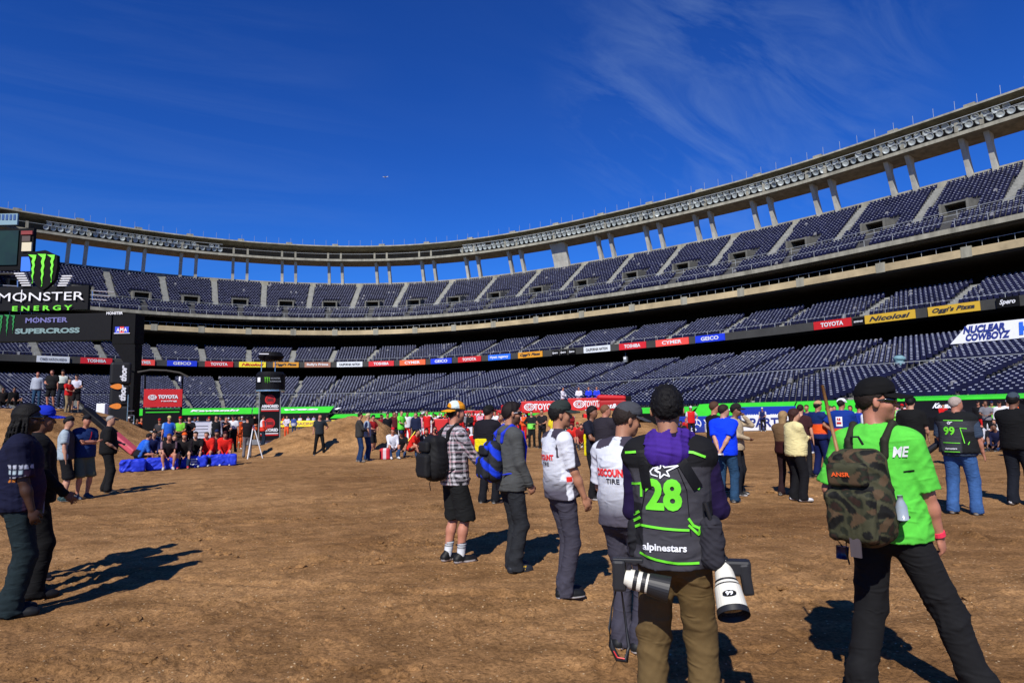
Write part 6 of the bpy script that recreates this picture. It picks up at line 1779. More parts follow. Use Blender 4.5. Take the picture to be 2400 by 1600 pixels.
# the loose crowd between the mounds, one by one
CROWD = [  # px, feet y, facing, seated, top colour name, trousers name, landmark
 (283, 1040, 170, 0, "dark red", "black", "beside the ladder"), (300, 1052, 190, 0, "black", "orange", "in front of the ladder"), (328, 1046, 160, 0, "orange", "grey", "left of the black gate panel"),
 (356, 1030, 180, 0, "black", "black", "before the black gate panel"), (372, 1060, 200, 0, "dark grey", "denim", "before the black gate panel"), (455, 1050, 180, 0, "navy", "black", "left of the hanging white sheet"),
 (487, 1050, 170, 0, "maroon", "black", "right of the hanging white sheet"), (515, 1044, 190, 0, "grey", "denim", "behind the seated red jackets"), (535, 1036, 180, 0, "black", "grey", "behind the seated red jackets"),
 (558, 1052, 160, 0, "orange", "orange", "left of the camera operator"), (566, 1036, 190, 0, "white", "orange", "far behind the camera operator"), (596, 1040, 185, 0, "orange", "black", "left of the round topped tower"),
 (405, 1096, 175, 1, "dark grey", "black", "among the people on the blue blocks"), (460, 1092, 190, 1, "black", "dark grey", "right of the orange beanie"), (508, 1086, 185, 1, "maroon", "denim", "between the two red jackets"), (352, 1090, 160, 1, "navy", "black", "right of the blue jacket on the blocks"),
 (648, 1000, 180, 0, "white", "red", "right of the tower foot"), (664, 1004, 160, 0, "orange", "orange", "right of the tower foot"), (680, 998, 190, 0, "lilac", "white", "behind the start of the berm"), (695, 1000, 175, 0, "white", "orange", "behind the start of the berm"),
 (712, 998, 190, 0, "red", "white", "behind the start of the berm"), (728, 996, 170, 0, "pale blue", "red", "left of the lone man"), (741, 996, 180, 0, "pink", "white", "left of the lone man"), (757, 994, 185, 0, "pale blue", "navy", "right of the lone man"),
 (785, 992, 185, 0, "white", "grey", "looking over the berm"), (893, 1040, 170, 0, "dark red", "black", "behind the seated white shirt"), (925, 1040, 190, 0, "maroon", "black", "left of the lime shirted bystander"), (955, 1038, 175, 0, "white", "red", "right of the lime shirted bystander"),
 (990, 1036, 180, 0, "pink", "white", "right of the navy sweater"), (1002, 1040, 200, 0, "red", "red", "right of the navy sweater"), (1016, 1030, 170, 0, "white", "black", "left of the orange and white cap"), (1046, 1024, 190, 0, "maroon", "black", "behind the orange and white cap"),
 (1076, 1030, 180, 0, "red", "white", "right of the orange and white cap"), (1088, 1024, 160, 0, "white", "red", "right of the orange and white cap"), (1110, 1030, 190, 0, "red", "maroon", "left of the black cap man"), (1134, 1022, 175, 0, "white", "red", "behind the black cap man"),
 (1170, 1030, 185, 0, "red", "red", "right of the black cap man"), (1200, 1030, 170, 0, "dark grey", "black", "behind the grey hoodie man"), (1214, 1024, 185, 0, "red", "black", "right of the grey hoodie man's head"), (1228, 1030, 160, 0, "orange", "red", "left of the lime green bib"),
 (980, 1070, 170, 1, "dark grey", "denim", "seated left of the black backpack"), (944, 1068, 190, 1, "black", "denim", "in the seated row beside the white shirt"), (1018, 1064, 175, 1, "maroon", "black", "in the seated row behind the black backpack"),
 (1086, 1070, 180, 1, "dark red", "grey", "low right of the plaid shirt"), (1100, 1062, 190, 1, "white", "black", "low right of the plaid shirt"), (1132, 1066, 170, 1, "red", "black", "low behind the black cap man"),
 (1318, 1044, 185, 1, "black", "grey", "just behind the dark green cap"), (1352, 1040, 170, 1, "red", "grey", "before the tan hill"), (1384, 1050, 185, 1, "navy", "black", "before the tan hill"), (1390, 1038, 175, 1, "maroon", "grey", "before the tan hill"),
 (1370, 1036, 190, 1, "dark grey", "black", "before the tan hill"), (1450, 1040, 180, 0, "black", "black", "right of the charcoal shirt man"), (1602, 1034, 200, 1, "black", "maroon", "right of the photographer numbered 28"), (1622, 1030, 170, 0, "red", "black", "right of the photographer numbered 28"),
 (1790, 1010, 190, 0, "navy", "black", "before the white parts banner"), (1898, 1060, 200, 0, "navy", "navy", "between the cream sweater and the tan cap"), (1962, 1060, 170, 0, "maroon", "black", "between the two crew members"), (2000, 1050, 190, 0, "lime", "black", "right of the white cap"), (2040, 1060, 180, 0, "black", "black", "right of the white cap"),
 (2120, 1040, 170, 0, "navy", "navy", "behind the lime shirt man's face"), (2134, 1030, 190, 0, "orange", "black", "behind the lime shirt man's face"), (2104, 1030, 175, 0, "lime", "grey", "behind the lime shirt man's face"),
 (2318, 1030, 190, 0, "grey", "black", "at the back of the right edge group"), (2350, 1028, 170, 0, "white", "navy", "at the back of the right edge group"), (2378, 1032, 180, 0, "black", "navy", "at the back of the right edge group"), (2300, 1062, 200, 1, "black", "denim", "at the front of the right edge group"), (2374, 1068, 160, 1, "white", "black", "at the front of the right edge group")]
rz = np.random.default_rng(77)
_c1 = ["dark red", "black", "orange", "dark grey", "navy", "maroon", "grey", "white", "red", "pale blue", "pink", "lime"]; _c2 = ["black", "denim", "grey", "red", "white", "navy"]
_seen = {(c[4], c[5], c[6]) for c in CROWD}
for x0_, x1_, ya, yb, n_, lm in ((890, 960, 1014, 1040, 6, "behind the seated white shirt's row"), (965, 1045, 1006, 1030, 9, "left of the plaid shirt"), (1075, 1140, 1006, 1034, 8, "right of the plaid shirt"),
                              (1160, 1240, 1008, 1034, 8, "in the cluster around the grey hoodie"), (380, 560, 1024, 1050, 9, "in the row behind the blue blocks"), (1290, 1400, 1012, 1034, 5, "at the foot of the tan hill"), (2090, 2140, 1010, 1034, 3, "far beyond the lime shirt man's face"), (2290, 2395, 1012, 1030, 6, "before the black wall padding")):
    for k in range(n_):
        while True:
            q1, q2 = _c1[int(rz.integers(12))], _c2[int(rz.integers(6))]
            if (q1, q2, lm) not in _seen: break
        _seen.add((q1, q2, lm))
        CROWD.append((x0_ + (x1_ - x0_) * (k + rz.uniform(0.1, 0.9)) / n_, rz.uniform(ya, yb), rz.uniform(150, 215), 0, q1, q2, lm))
CN = {"dark red": (130, 24, 28), "black": (24, 23, 26), "orange": (236, 96, 40), "dark grey": (58, 56, 60), "navy": (26, 36, 84), "maroon": (86, 26, 34), "grey": (122, 122, 128), "white": (222, 222, 228), "lilac": (186, 178, 214),
      "red": (214, 32, 34), "pale blue": (150, 176, 212), "pink": (226, 150, 170), "lime": (130, 230, 80), "denim": (46, 68, 104)}
for i, (px, py, fc, sit, c1, c2, lm) in enumerate(CROWD):
    r9 = np.random.default_rng(i + 100)
    capc = None if r9.random() < 0.55 else ('cap', [(30, 28, 30), (190, 30, 34), (220, 220, 222), (30, 40, 80)][int(r9.integers(4))])
    tp = ('tee' if r9.random() < 0.4 else 'shirt', jersey(CN[c1], CN[c1], [CN[c1], (210, 210, 216), (30, 30, 34)][int(r9.integers(3))]), UC)
    person(px, py, float(r9.uniform(1.66, 1.84)), fc, ("seated" if sit else "standing") + " person in a " + c1 + " top, " + c2 + " legs, " + lm, tp, ('trousers', CN[c2]),
           pose='sit' if sit else 'stand', seat=0.28 if not 340 < px < 515 else 0.40, lean=24 if sit else float(r9.uniform(-2, 8)), hair=('short' if r9.random() < 0.8 else 'long', [(30, 20, 18), (70, 44, 30), (130, 100, 60)][int(r9.integers(3))]),
           cap=capc, skin=('fair', 'red', 'tan', 'brown')[int(r9.integers(4))], arms=('lap', 'lap') if sit else (('front', 'down'), ('front', 'front'), ('down', 'down'), ('crossed', 'crossed'), ('hips', 'down'))[int(r9.integers(5))],
           feet=((-0.14, 0.42, 0), (0.14, 0.46, 0)) if sit else None, w=float(r9.uniform(0.94, 1.12)), shoe=[(30, 30, 32), (200, 200, 200)][int(r9.integers(2))])
# ------------------------------------------------------------------ boards, banners, towers
def facing(x, y, extra=0.0):
    return -math.atan2(x, y) + extra
def board(px0, px1, col_m, txt, tm, label, o_=18.3, h0=11.2, hh=0.95, width=None, shear=0.0, th=0.5, end=None, name="advertising_board", bold=0.03, sub=None):
    s0, s1 = s_at(px0, o_, h0), s_at(px1, o_, h0)
    a, b = Vector(P(s0, o_ + 0.12, h0)), Vector(P(s1, o_ + 0.12, h0))
    c = (a + b) / 2; d = b - a; L_ = d.length; t = d.normalized(); n = Vector((t.y, -t.x, 0))
    r = empty(name, tuple(c), math.atan2(t.y, t.x), label=label, cat="sign")
    mb = MB(); mb.box((0, -0.05 - L_ * L_ / 1600, hh / 2), (L_, 0.12, hh)); mb.build("panel", col_m, r)
    y = -0.14 - L_ * L_ / 1600
    if end is not None:
        for e in (-1, 1):
            mb = MB(); mb.box((e * L_ * 0.42, y + 0.02, hh / 2), (L_ * 0.14, 0.05, hh * 0.8)); mb.build("end_panel", end, r)
    if txt: lettering(txt, (0, y - 0.02, hh / 2), (1, 0, 0), hh * th, tm, r, width=(width or 0.66) * L_, shear=shear, bold=bold)
    if sub: lettering(sub, (L_ * 0.33, y - 0.02, hh / 2), (1, 0, 0), hh * 0.28, tm, r, width=0.2 * L_)
    return r
M_SAL = mat("faded_red", lin((232, 70, 60)), 0.6, var=0.08)
M_TOSH = mat("dark_red", lin((196, 20, 34)), 0.6, var=0.08)
M_INK = mat("ink", (0.02, 0.02, 0.03), 0.6)
M_BROWN = mat("brown_board", lin((150, 104, 84)), 0.6, var=0.1)
M_WBRD = mat("off_white_board", lin((205, 210, 214)), 0.6, var=0.1)
M_GECO = mat("board_blue", lin((16, 50, 200)), 0.55, var=0.08)
M_HYAT = mat("light_blue_board", lin((24, 100, 226)), 0.55, var=0.08)
M_YEL2 = mat("pale_yellow_board", lin((226, 206, 40)), 0.6, var=0.1)
SB_ = [(85, 162, M_WBRD, "CYMER NATION ARENA", M_GREY, "off-white board below the monster sign"),
       (188, 262, M_TOSH, "TOSHIBA", M_WHITE, "dark red TOSHIBA board, leftmost of the three"),
       (315, 362, M_SAL, "CYMER", M_WHITE, "salmon red CYMER board just right of the tall black pillar"),
       (391, 461, M_GECO, "GEICO", M_WHITE, "blue GEICO board, leftmost"),
       (480, 546, M_RED, "TOYOTA", M_WHITE, "red TOYOTA board left of the yellow boards"),
       (560, 623, M_YEL2, "Nicolosi", M_RED, "pale yellow board left of the orange pizza board above the tower"),
       (640, 700, M_ORG, "Oggi's Pizza", M_INK, "orange Oggi's Pizza board above the round topped tower"),
       (714, 775, M_BROWN, "Bully's Prime", M_WHITE, "brown board right of the tower"),
       (790, 850, M_WBRD, "CALIFORNIA NATION", M_INK, "white board between the brown and the TOSHIBA board"),
       (865, 924, M_TOSH, "TOSHIBA", M_WHITE, "dark red TOSHIBA board above the dirt berm"),
       (938, 998, mat("orange_red_board", lin((236, 92, 44)), 0.6), "CYMER", M_WHITE, "orange red CYMER board, middle of the three"),
       (1011, 1060, M_GECO, "GEICO", M_WHITE, "blue GEICO board above the orange and white cap"),
       (1075, 1129, M_RED, "TOYOTA", M_WHITE, "red TOYOTA board in the middle of the tier"),
       (1146, 1198, M_HYAT, "Hyatt regency", M_WHITE, "light blue board in the middle of the tier"),
       (1216, 1273, M_ORG, "Oggi's Pizza", M_INK, "orange Oggi's Pizza board in the middle of the tier"),
       (1370, 1432, M_WBRD, "CALIFORNIA NATION", M_INK, "white board right of the three small black signs"),
       (1453, 1516, M_TOSH, "TOSHIBA", M_WHITE, "dark red TOSHIBA board left of the salmon CYMER board"),
       (1539, 1616, M_SAL, "CYMER", M_WHITE, "salmon CYMER board beside the rightmost GEICO board"),
       (1632, 1701, M_GECO, "GEICO", M_WHITE, "blue and pale GEICO board, rightmost"),
       (1910, 1998, M_RED, "TOYOTA", M_WHITE, "large red TOYOTA board at the right"),
       (2030, 2148, M_YEL, "Nicolosi", M_INK, "long yellow board at the right"),
       (2178, 2300, M_YEL, "Oggi's Pizza", M_INK, "long yellow Oggi's Pizza board at the far right")]
for i, (a, b, m, t_x, tm, lb) in enumerate(SB_):
    big = a > 1800
    board(a, b, m, t_x, tm, lb, hh=1.0, width=0.6 if len(t_x) < 8 else 0.82, th=0.5 if len(t_x) < 12 else 0.42, shear=0.35 if 'Oggi' in t_x or 'Nic' in t_x else 0.0,
          end=M_GECO if a == 1632 else None, sub=None)
for a, b, lb in ((1295, 1311, "first small black sign left of the white board"), (1314, 1330, "middle small black sign left of the white board"), (1334, 1350, "third small black sign touching the white board's left")):
    board(a, b, M_BLACK, "Spero", M_WHITE, lb, hh=0.85, width=0.8, th=0.35, shear=0.3)
board(2338, 2392, M_BLACK, "Spero", M_WHITE, "black sign with white script at the right edge of the middle tier", hh=1.0, width=0.7, th=0.45, shear=0.3)
board(2002, 2028, M_BLACK, "amtrust", M_WHITE, "small black sign between the TOYOTA and yellow boards", hh=0.85, width=0.8, th=0.3)
# speakers hanging under the middle tier
for px, lb in ((1463, "pale loudspeaker hanging below the dark red board at the right centre"),):
    s = s_at(px, 18, 10.5); t, n = frame(s)
    r = empty("loudspeaker", tuple(P(s, 17.6, 9.3)), math.atan2(t.y, t.x), label=lb, cat="loudspeaker")
    mb = MB(); mb.box((0, 0, 0.45), (0.55, 0.5, 0.9)); mb.build("cabinet", M_GREY, r, bevel=0.03)
    mb = MB(); mb.tube([(0, 0, 0.9), (0, 0, 1.6)], 0.03, 6); mb.build("hanger", M_GREY, r)
    mb = MB(); mb.box((0, -0.26, 0.62), (0.45, 0.03, 0.35)); mb.build("grille", M_WHITE, r)
# NUCLEAR COWBOYZ banner on the lower seats
s0, s1 = s_at(2232, 24, 7.6), s_at(2470, 24, 7.6)
a = Vector(P(s0, 24.5, 7.15)); b = Vector(P(s1, 24.5, 7.15)); d = b - a; t = d.normalized()
r = empty("long_banner", tuple(a), math.atan2(t.y, t.x), label="long white banner reading NUCLEAR COWBOYZ laid over the lower seats at the right", cat="banner")
mb = MB(); Lb = d.length; hb = 1.75
mb.poly([(0, 0, 0.35), (Lb, 0, 0.35), (Lb, 0.3, hb + 0.35), (1.5, 0.3, hb + 0.35)]); mb.poly([(0, 0.06, 0.35), (1.5, 0.36, hb + 0.35), (Lb, 0.36, hb + 0.35), (Lb, 0.06, 0.35)])
mb.build("cloth_sheet", M_WHITE, r)
mnav = mat("navy_print", lin((14, 36, 120)), 0.6); msky = mat("sky_print", lin((20, 90, 200)), 0.6)
zd = Vector((0, 0.17, 1)).normalized()
lettering("NUCLEAR", (2.85, 0.14, 1.62), (1, 0, 0), 0.62, mnav, r, width=3.4, shear=0.2, bold=0.05, zdir=zd)
lettering("COWBOYZ", (3.15, 0.03, 0.86), (1, 0, 0), 0.62, mnav, r, width=3.6, shear=0.2, bold=0.05, zdir=zd)
lettering("HOLLY", (7.4, 0.09, 1.25), (1, 0, 0), 0.95, msky, r, width=3.6, bold=0.10, zdir=zd)
# green padding over the field wall
def pad(sa, sb, m, lb, txt=None, w_=0.6, top=2.45, bot=1.25, out=47.2, cat="wall padding", flag=None, tm=None):
    n_ = max(2, int((sb - sa) / 2))
    ss = np.linspace(sa, sb, n_ + 1)
    pr = [(46.3, top), (out, top - 0.05), (out + 1.2, bot), (out + 1.2, 0)]
    me_v = np.concatenate([P(ss, o, h) for o, h in pr]); f_ = []
    for j in range(3):
        for i in range(n_): f_.append((j * (n_ + 1) + i, j * (n_ + 1) + i + 1, (j + 1) * (n_ + 1) + i + 1, (j + 1) * (n_ + 1) + i))
    me = bpy.data.meshes.new("wall_padding"); me.from_pydata(me_v.tolist(), [], f_)
    me.polygons.foreach_set("material_index", [0] * (2 * n_) + [1] * n_)
    r = mobj("wall_padding", me, None, [m, M_BLUE if flag else M_BLACKG]); tag(r, lb, cat)
    if txt:
        c = (sa + sb) / 2; t, n = frame(c)
        mid = Vector(P(c, out + 0.6, (top + bot) / 2)); zd = (Vector(P(c, out, top)) - Vector(P(c, out + 1.2, bot))).normalized()
        lettering(txt, mid - zd.cross(t) * -0.06 if False else mid + (n * 0.10 + Vector((0, 0, 0.10))), t, 0.42, tm or M_WHITE, r, width=(sb - sa) * w_, shear=0.25, zdir=zd, bold=0.04)
    return r
edges = [(-40, 250), (252, 405), (408, 590), (592, 785), (787, 1000), (1002, 1200), (1202, 1420), (1422, 1640), (1642, 1870), (1872, 2100), (2102, 2390), (2392, 2460)]
names_ = ["far left behind the dirt jump", "behind the tall black pillar", "right of the red gate panel", "behind the round topped tower", "above the dirt berm", "behind the white shirted seated man",
          "behind the middle crowd", "left of the blue polo man", "behind the blue polo man", "behind the cream sweater woman", "behind the photographer numbered 99", "at the right edge"]
for (a, b), nm in zip(edges, names_):
    sa, sb = s_at(max(a, -140), 47, 2), s_at(b, 47, 2)
    big = a > 1600
    pad(sa, sb - 0.05, M_GREEN if a < 2100 else M_BLACKG, ("bright green" if a < 2100 else "green edged black") + " wall padding " + nm, txt="Kawasaki" if a in (408, 592, 1642, 2102) else None, w_=0.26 if a < 2100 else 0.13, top=2.15 if big else (1.95 if 780 < a < 1600 else (2.0 if a < 0 else 3.15)), bot=0.85 if big else (1.35 if a > 780 or a < 0 else 2.2))
# field-side banners
def banner(px0, py0, px1, py1, Y0, Y1, hgt, m, lb, txt=None, tm=None, w_=0.6, th=0.5, cx=0.0, name="track_banner", shear=0.0, z0=0.0, thick=0.35, emb=None, cat="banner"):
    a = at(px0, py0, Y0); b = at(px1, py1, Y1); a.z = z0; b.z = z0
    d = b - a; L_ = d.length; t = d.normalized()
    r = empty(name, tuple((a + b) / 2), math.atan2(t.y, t.x), label=lb, cat=cat)
    mb = MB(); mb.box((0, thick / 2, hgt / 2), (L_, thick, hgt)); mb.build("panel", m, r, bevel=min(0.05, thick / 4))
    if txt: lettering(txt, (cx * L_, -0.02, hgt * 0.52), (1, 0, 0), hgt * th, tm or M_WHITE, r, width=L_ * w_, shear=shear)
    if emb:
        mb = MB()
        for k in range(24):
            a0, a1 = 2 * math.pi * k / 24, 2 * math.pi * (k + 1) / 24
            R0, R1 = hgt * 0.24, hgt * 0.31
            sx = 1.5 if emb == 'oval' else 1.0
            mb.poly([(emb_x * L_ if False else (emb_c * L_ + R0 * sx * math.cos(a0)), -0.02, hgt * 0.52 + R0 * math.sin(a0)), (emb_c * L_ + R1 * sx * math.cos(a0), -0.02, hgt * 0.52 + R1 * math.sin(a0)),
                     (emb_c * L_ + R1 * sx * math.cos(a1), -0.02, hgt * 0.52 + R1 * math.sin(a1)), (emb_c * L_ + R0 * sx * math.cos(a1), -0.02, hgt * 0.52 + R0 * math.sin(a1))])
        if emb == 'oval':
            for k in range(20):
                a0, a1 = 2 * math.pi * k / 20, 2 * math.pi * (k + 1) / 20
                for (rx0, rx1, ry0, ry1) in ((0.10, 0.16, 0.22, 0.27), (0.26, 0.32, 0.09, 0.14)):
                    g = hgt
                    mb.poly([(emb_c * L_ + rx0 * g * math.cos(a0), -0.03, hgt * 0.52 + ry0 * g * math.sin(a0)), (emb_c * L_ + rx1 * g * math.cos(a0), -0.03, hgt * 0.52 + ry1 * g * math.sin(a0)),
                             (emb_c * L_ + rx1 * g * math.cos(a1), -0.03, hgt * 0.52 + ry1 * g * math.sin(a1)), (emb_c * L_ + rx0 * g * math.cos(a1), -0.03, hgt * 0.52 + ry0 * g * math.sin(a1))])
        else:
            for k in range(3):
                a0 = math.pi / 2 + k * 2 * math.pi / 3; R1 = hgt * 0.3; p = Vector((math.cos(a0), 0, math.sin(a0))); s_ = Vector((-p.z, 0, p.x)) * hgt * 0.03; c0 = Vector((emb_c * L_, -0.03, hgt * 0.52))
                mb.poly([tuple(c0 - s_), tuple(c0 + s_), tuple(c0 + s_ + p * R1), tuple(c0 - s_ + p * R1)])
        mb.build("emblem", tm or M_WHITE, r)
    return r
emb_c = -0.3; emb_x = 0
emb_c = -0.42
emb_c = -0.22
banner(1592, 1005, 1738, 1002, 47, 47.5, 1.15, M_BLUE, "blue banner with a white round emblem and YAMAHA left of the blue polo man", "YAMAHA", M_WHITE, 0.62, 0.5, 0.20, emb='round', name="tuff_banner")
emb_c = 0
banner(1740, 1002, 1868, 1002, 47.5, 48, 1.15, M_WHITE, "white banner reading PARTS in navy right of the blue polo man", "PARTS", mnav, 0.62, 0.55, -0.05)
banner(1738, 985, 1868, 985, 49, 49.5, 1.45, M_BLUE, "blue banner with small white lettering above the white parts banner", "YAMAHA  YAMAHA", M_WHITE, 0.8, 0.16, 0.0, z0=0.32)
banner(1870, 1002, 1990, 1000, 48.5, 49, 1.3, M_BLUE, "blue banner behind the crew members in navy and orange", "YAMAHA", M_WHITE, 0.7, 0.45)
banner(1835, 1004, 1872, 1004, 45, 45, 0.75, M_BLACKG, "low black block in front of the parts banner", "AXO", M_GREY, 0.5, 0.4)
banner(1655, 1010, 1678, 1010, 46, 46, 0.62, M_WHITE, "small white block left of the blue polo man")
banner(1575, 1008, 1652, 1008, 46.3, 46.4, 0.4, mnav, "low navy block with white letters below the blue banner", "PRO", M_WHITE, 0.5, 0.6)
# red Toyota banner along the hill
emb_c = -0.30
banner(1222, 962, 1318, 960, 46.6, 46.6, 0.86, M_RED, "red TOYOTA banner on the hill left of the riders on top", "TOYOTA", M_WHITE, 0.62, 0.5, 0.12, emb='oval', z0=1.60)
emb_c = -0.18
banner(1332, 958, 1412, 958, 46.4, 46.4, 0.90, M_RED, "red TOYOTA banner under the riders on the hill", "TOYOTA", M_WHITE, 0.5, 0.5, 0.22, emb='oval', z0=1.72)
banner(1052, 985, 1180, 978, 44, 44.5, 0.95, M_RED, "red banner behind the white jersey riders", "TOYOTA", M_WHITE, 0.5, 0.5, 0.0, z0=0.9)
banner(1178, 972, 1222, 968, 45, 45.5, 1.1, M_RED, "short red banner left of the hill banner", None, None, z0=1.1)
banner(970, 992, 1050, 992, 42, 42, 1.15, M_RED, "red and white banner left of the middle crowd", "TT", M_WHITE, 0.5, 0.7, -0.2, z0=0.2)
banner(996, 990, 1012, 990, 41.5, 41.5, 1.6, M_WHITE, "white post banner before the red one", "I", M_INK, 0.1, 0.6, z0=0.0)
banner(905, 990, 962, 990, 44, 44, 1.0, M_WHITE, "white banner behind the seated white shirted man", "EP", M_GREY, 0.5, 0.5)
banner(640, 984, 790, 984, 58, 58, 0.55, M_YEL2, "long yellow banner behind the berm", "MOTO RACING SERIES", M_BROWN, 0.8, 0.4, z0=0.75)
banner(900, 984, 968, 984, 60, 60, 0.55, M_YEL2, "short yellow banner behind the lime shirted bystander", None, None, z0=0.75)
# red inflatable with rolled top
r = empty("inflatable_block", tuple(at(1437, 968, 45.5)), facing(1, 6), label="dark red inflatable block with a rolled top right of the riders on the hill", cat="inflatable"); r.location.z = 0
fl = Fld((-1.2, -0.7, 1.4), (1.2, 0.7, 3.0), 0.05); fl.add(rbox((0, 0, 2.0), (0.95, 0.4, 0.42), 0.12), 0); sdf_obj("air_body", fl, const(lin((170, 20, 26))), M_SHOE, r)
fl = Fld((-1.3, -0.7, 2.1), (1.3, 0.7, 3.0), 0.05); fl.add(cone((-0.9, -0.1, 2.62), (0.85, -0.1, 2.55), 0.20, 0.17), 0); sdf_obj("rolled_top", fl, const(lin((196, 22, 30))), M_SHOE, r)
lettering("at&t", (0.0, -0.43, 2.0), (1, 0, 0), 0.30, M_WHITE, r, width=0.95, shear=0.2)
mb = MB(); mb.box((1.05, -0.1, 2.5), (0.5, 0.3, 0.36)); mb.build("pump_box", M_BLACK, r, bevel=0.04)

# emblem with three claw strokes
def claw(parent, cx, cz, hgt, y, m, tilt=0.0, name="claw_mark"):
    for k, (dx, top, bot, wd) in enumerate(((-0.27, 0.02, 0.10, 1.0), (0.02, 0.0, 0.0, 1.05), (0.30, 0.03, 0.12, 0.95))):
        mb = MB()
        zs = np.linspace(0.5 - top, -0.5 + bot, 9)
        wob = [0, 0.018, -0.012, 0.016, -0.01, 0.014, -0.008, 0.01, 0]
        wl = [0.16, 0.11, 0.095, 0.09, 0.085, 0.075, 0.060, 0.035, 0.004]
        L_ = [(dx + wob[i] * 1.4 - wl[i] / 2 * wd - (0.10 if i == 0 else 0) + 0.05, z) for i, z in enumerate(zs)]
        R_ = [(dx + wob[i] + wl[i] / 2 * wd + 0.03, z - 0.01) for i, z in enumerate(zs)]
        for i in range(8):
            q4 = [L_[i], L_[i + 1], R_[i + 1], R_[i]]
            mb.poly([(cx + a * hgt, y, cz + b * hgt) for a, b in q4])
            mb.poly([(cx + a * hgt, y + 0.06, cz + b * hgt) for a, b in reversed(q4)])
        mb.build(name, m, parent)

# monster stage sign ------------------------------------------------------
YM = 62.0
def mp_(px, py, Y=YM):
    p = at(px, py, Y); return p
st = empty("stage_sign", (0, YM, 0), label="black stage structure with green claw sign, MONSTER ENERGY lettering and SUPERCROSS board at the left", cat="stage sign")
def rect(px0, py0, px1, py1, m, name, Y=YM, thick=0.5, yoff=0.0):
    a = mp_(px0, py1, Y); b = mp_(px1, py0, Y)
    mb = MB(); mb.box(((a.x + b.x) / 2, yoff + thick / 2, (a.z + b.z) / 2), (b.x - a.x, thick, b.z - a.z))
    return mb.build(name, m, st, bevel=0.03)
def stx(txt, px, py, wpx, hpx, m, yoff=-0.06, **k):
    c = mp_(px, py); s = YM / F * 1.02
    return lettering(txt, (c.x, yoff, c.z), (1, 0, 0.016 * 0 - 0.0), hpx * s, m, st, width=wpx * s, **k)
rect(-260, 733, 262, 806, M_BLACKG, "display_board", thick=0.8)
rect(-200, 668, 206, 732, M_BLACKG, "sign_backing", thick=0.4, yoff=0.15)
rect(262, 735, 318, 806, M_BLACK, "board_end", thick=1.6)
c = mp_(262, 806); 
mb = MB(); mb.poly([mp_(262, 806) - Vector((0, YM, 0)), mp_(316, 806) - Vector((0, YM, 0)), mp_(316, 870) - Vector((0, YM, 0)), mp_(300, 866) - Vector((0, YM, 0))])
mb.build("bracket_plate", M_BLACK, st)
a = mp_(300, 1000); b = mp_(317, 806); mb = MB(); mb.box(((a.x + b.x) / 2 - 0.1, 0.8, b.z / 2), (b.x - a.x, 1.2, b.z)); mb.build("support_pillar", M_BLACK, st)
mb = MB(); pts_ = [(64, 592), (92, 588), (106, 586), (118, 592), (134, 598), (134, 625), (128, 655), (112, 672), (100, 680), (84, 668), (74, 640), (70, 610)]
pp_ = [mp_(a, b) for a, b in pts_]
mb.poly([(p.x, 0.0, p.z) for p in pp_]); mb.poly([(p.x, 0.4, p.z) for p in reversed(pp_)])
for i in range(len(pp_)):
    p, q_ = pp_[i], pp_[(i + 1) % len(pp_)]; mb.poly([(p.x, 0, p.z), (p.x, 0.4, p.z), (q_.x, 0.4, q_.z), (q_.x, 0, q_.z)])
mb.build("shield_panel", M_BLACK, st)
cc = mp_(98, 633); claw(st, cc.x - 0.08, cc.z, 3.25, -0.10, M_CLAW)
stx("MONSTER", 97, 695, 200, 20, M_WHITE, bold=0.0)
for px_, py_, h_, m_ in ((52, 694, 30, M_WHITE), (87, 750, 15, "v")):
    p = mp_(px_, py_); mb = MB(); mb.box((p.x, -0.08, p.z), (0.10 if m_ != "v" else 0.06, 0.04, h_ * YM / F)); mb.build("letter_stroke", M_WHITE if m_ != "v" else mat("pale_violet_print", lin((96, 96, 150)), 0.6), st)
stx("E N E R G Y", 100, 722, 140, 11, M_LIME, bold=0.03)
stx("MONSTER", 110, 750, 98, 11, mat("pale_violet_print", lin((96, 96, 150)), 0.6))
stx("SUPERCROSS", 112, 775, 150, 11, mat("pale_aqua_print", lin((108, 134, 134)), 0.6), bold=0.05)
cc = mp_(18, 762); claw(st, cc.x - 0.15, cc.z, 2.1, -0.06, mat("screen_green", lin((20, 120, 50)), 0.5))
# red white and blue plate
for k, m in enumerate((mat("plate_blue", lin((40, 60, 190)), 0.6), mat("plate_red", lin((214, 30, 40)), 0.6), mat("plate_blue", (0, 0, 0)))):
    p = mp_(276 + k * 11, 773); mb = MB(); mb.box((p.x, -0.08, p.z), (0.42, 0.05, 0.62)); mb.build("emblem_plate", m, st)
p = mp_(287, 781); mb = MB(); mb.box((p.x, -0.08, p.z), (1.55, 0.05, 0.07)); mb.build("emblem_bar", M_WHITE, st)
p = mp_(287, 773)
for k, ch in enumerate("AMA"): lettering(ch, (p.x + (k - 1) * 0.36, -0.12, p.z), (1, 0, 0), 0.36, M_WHITE, st, width=0.32)
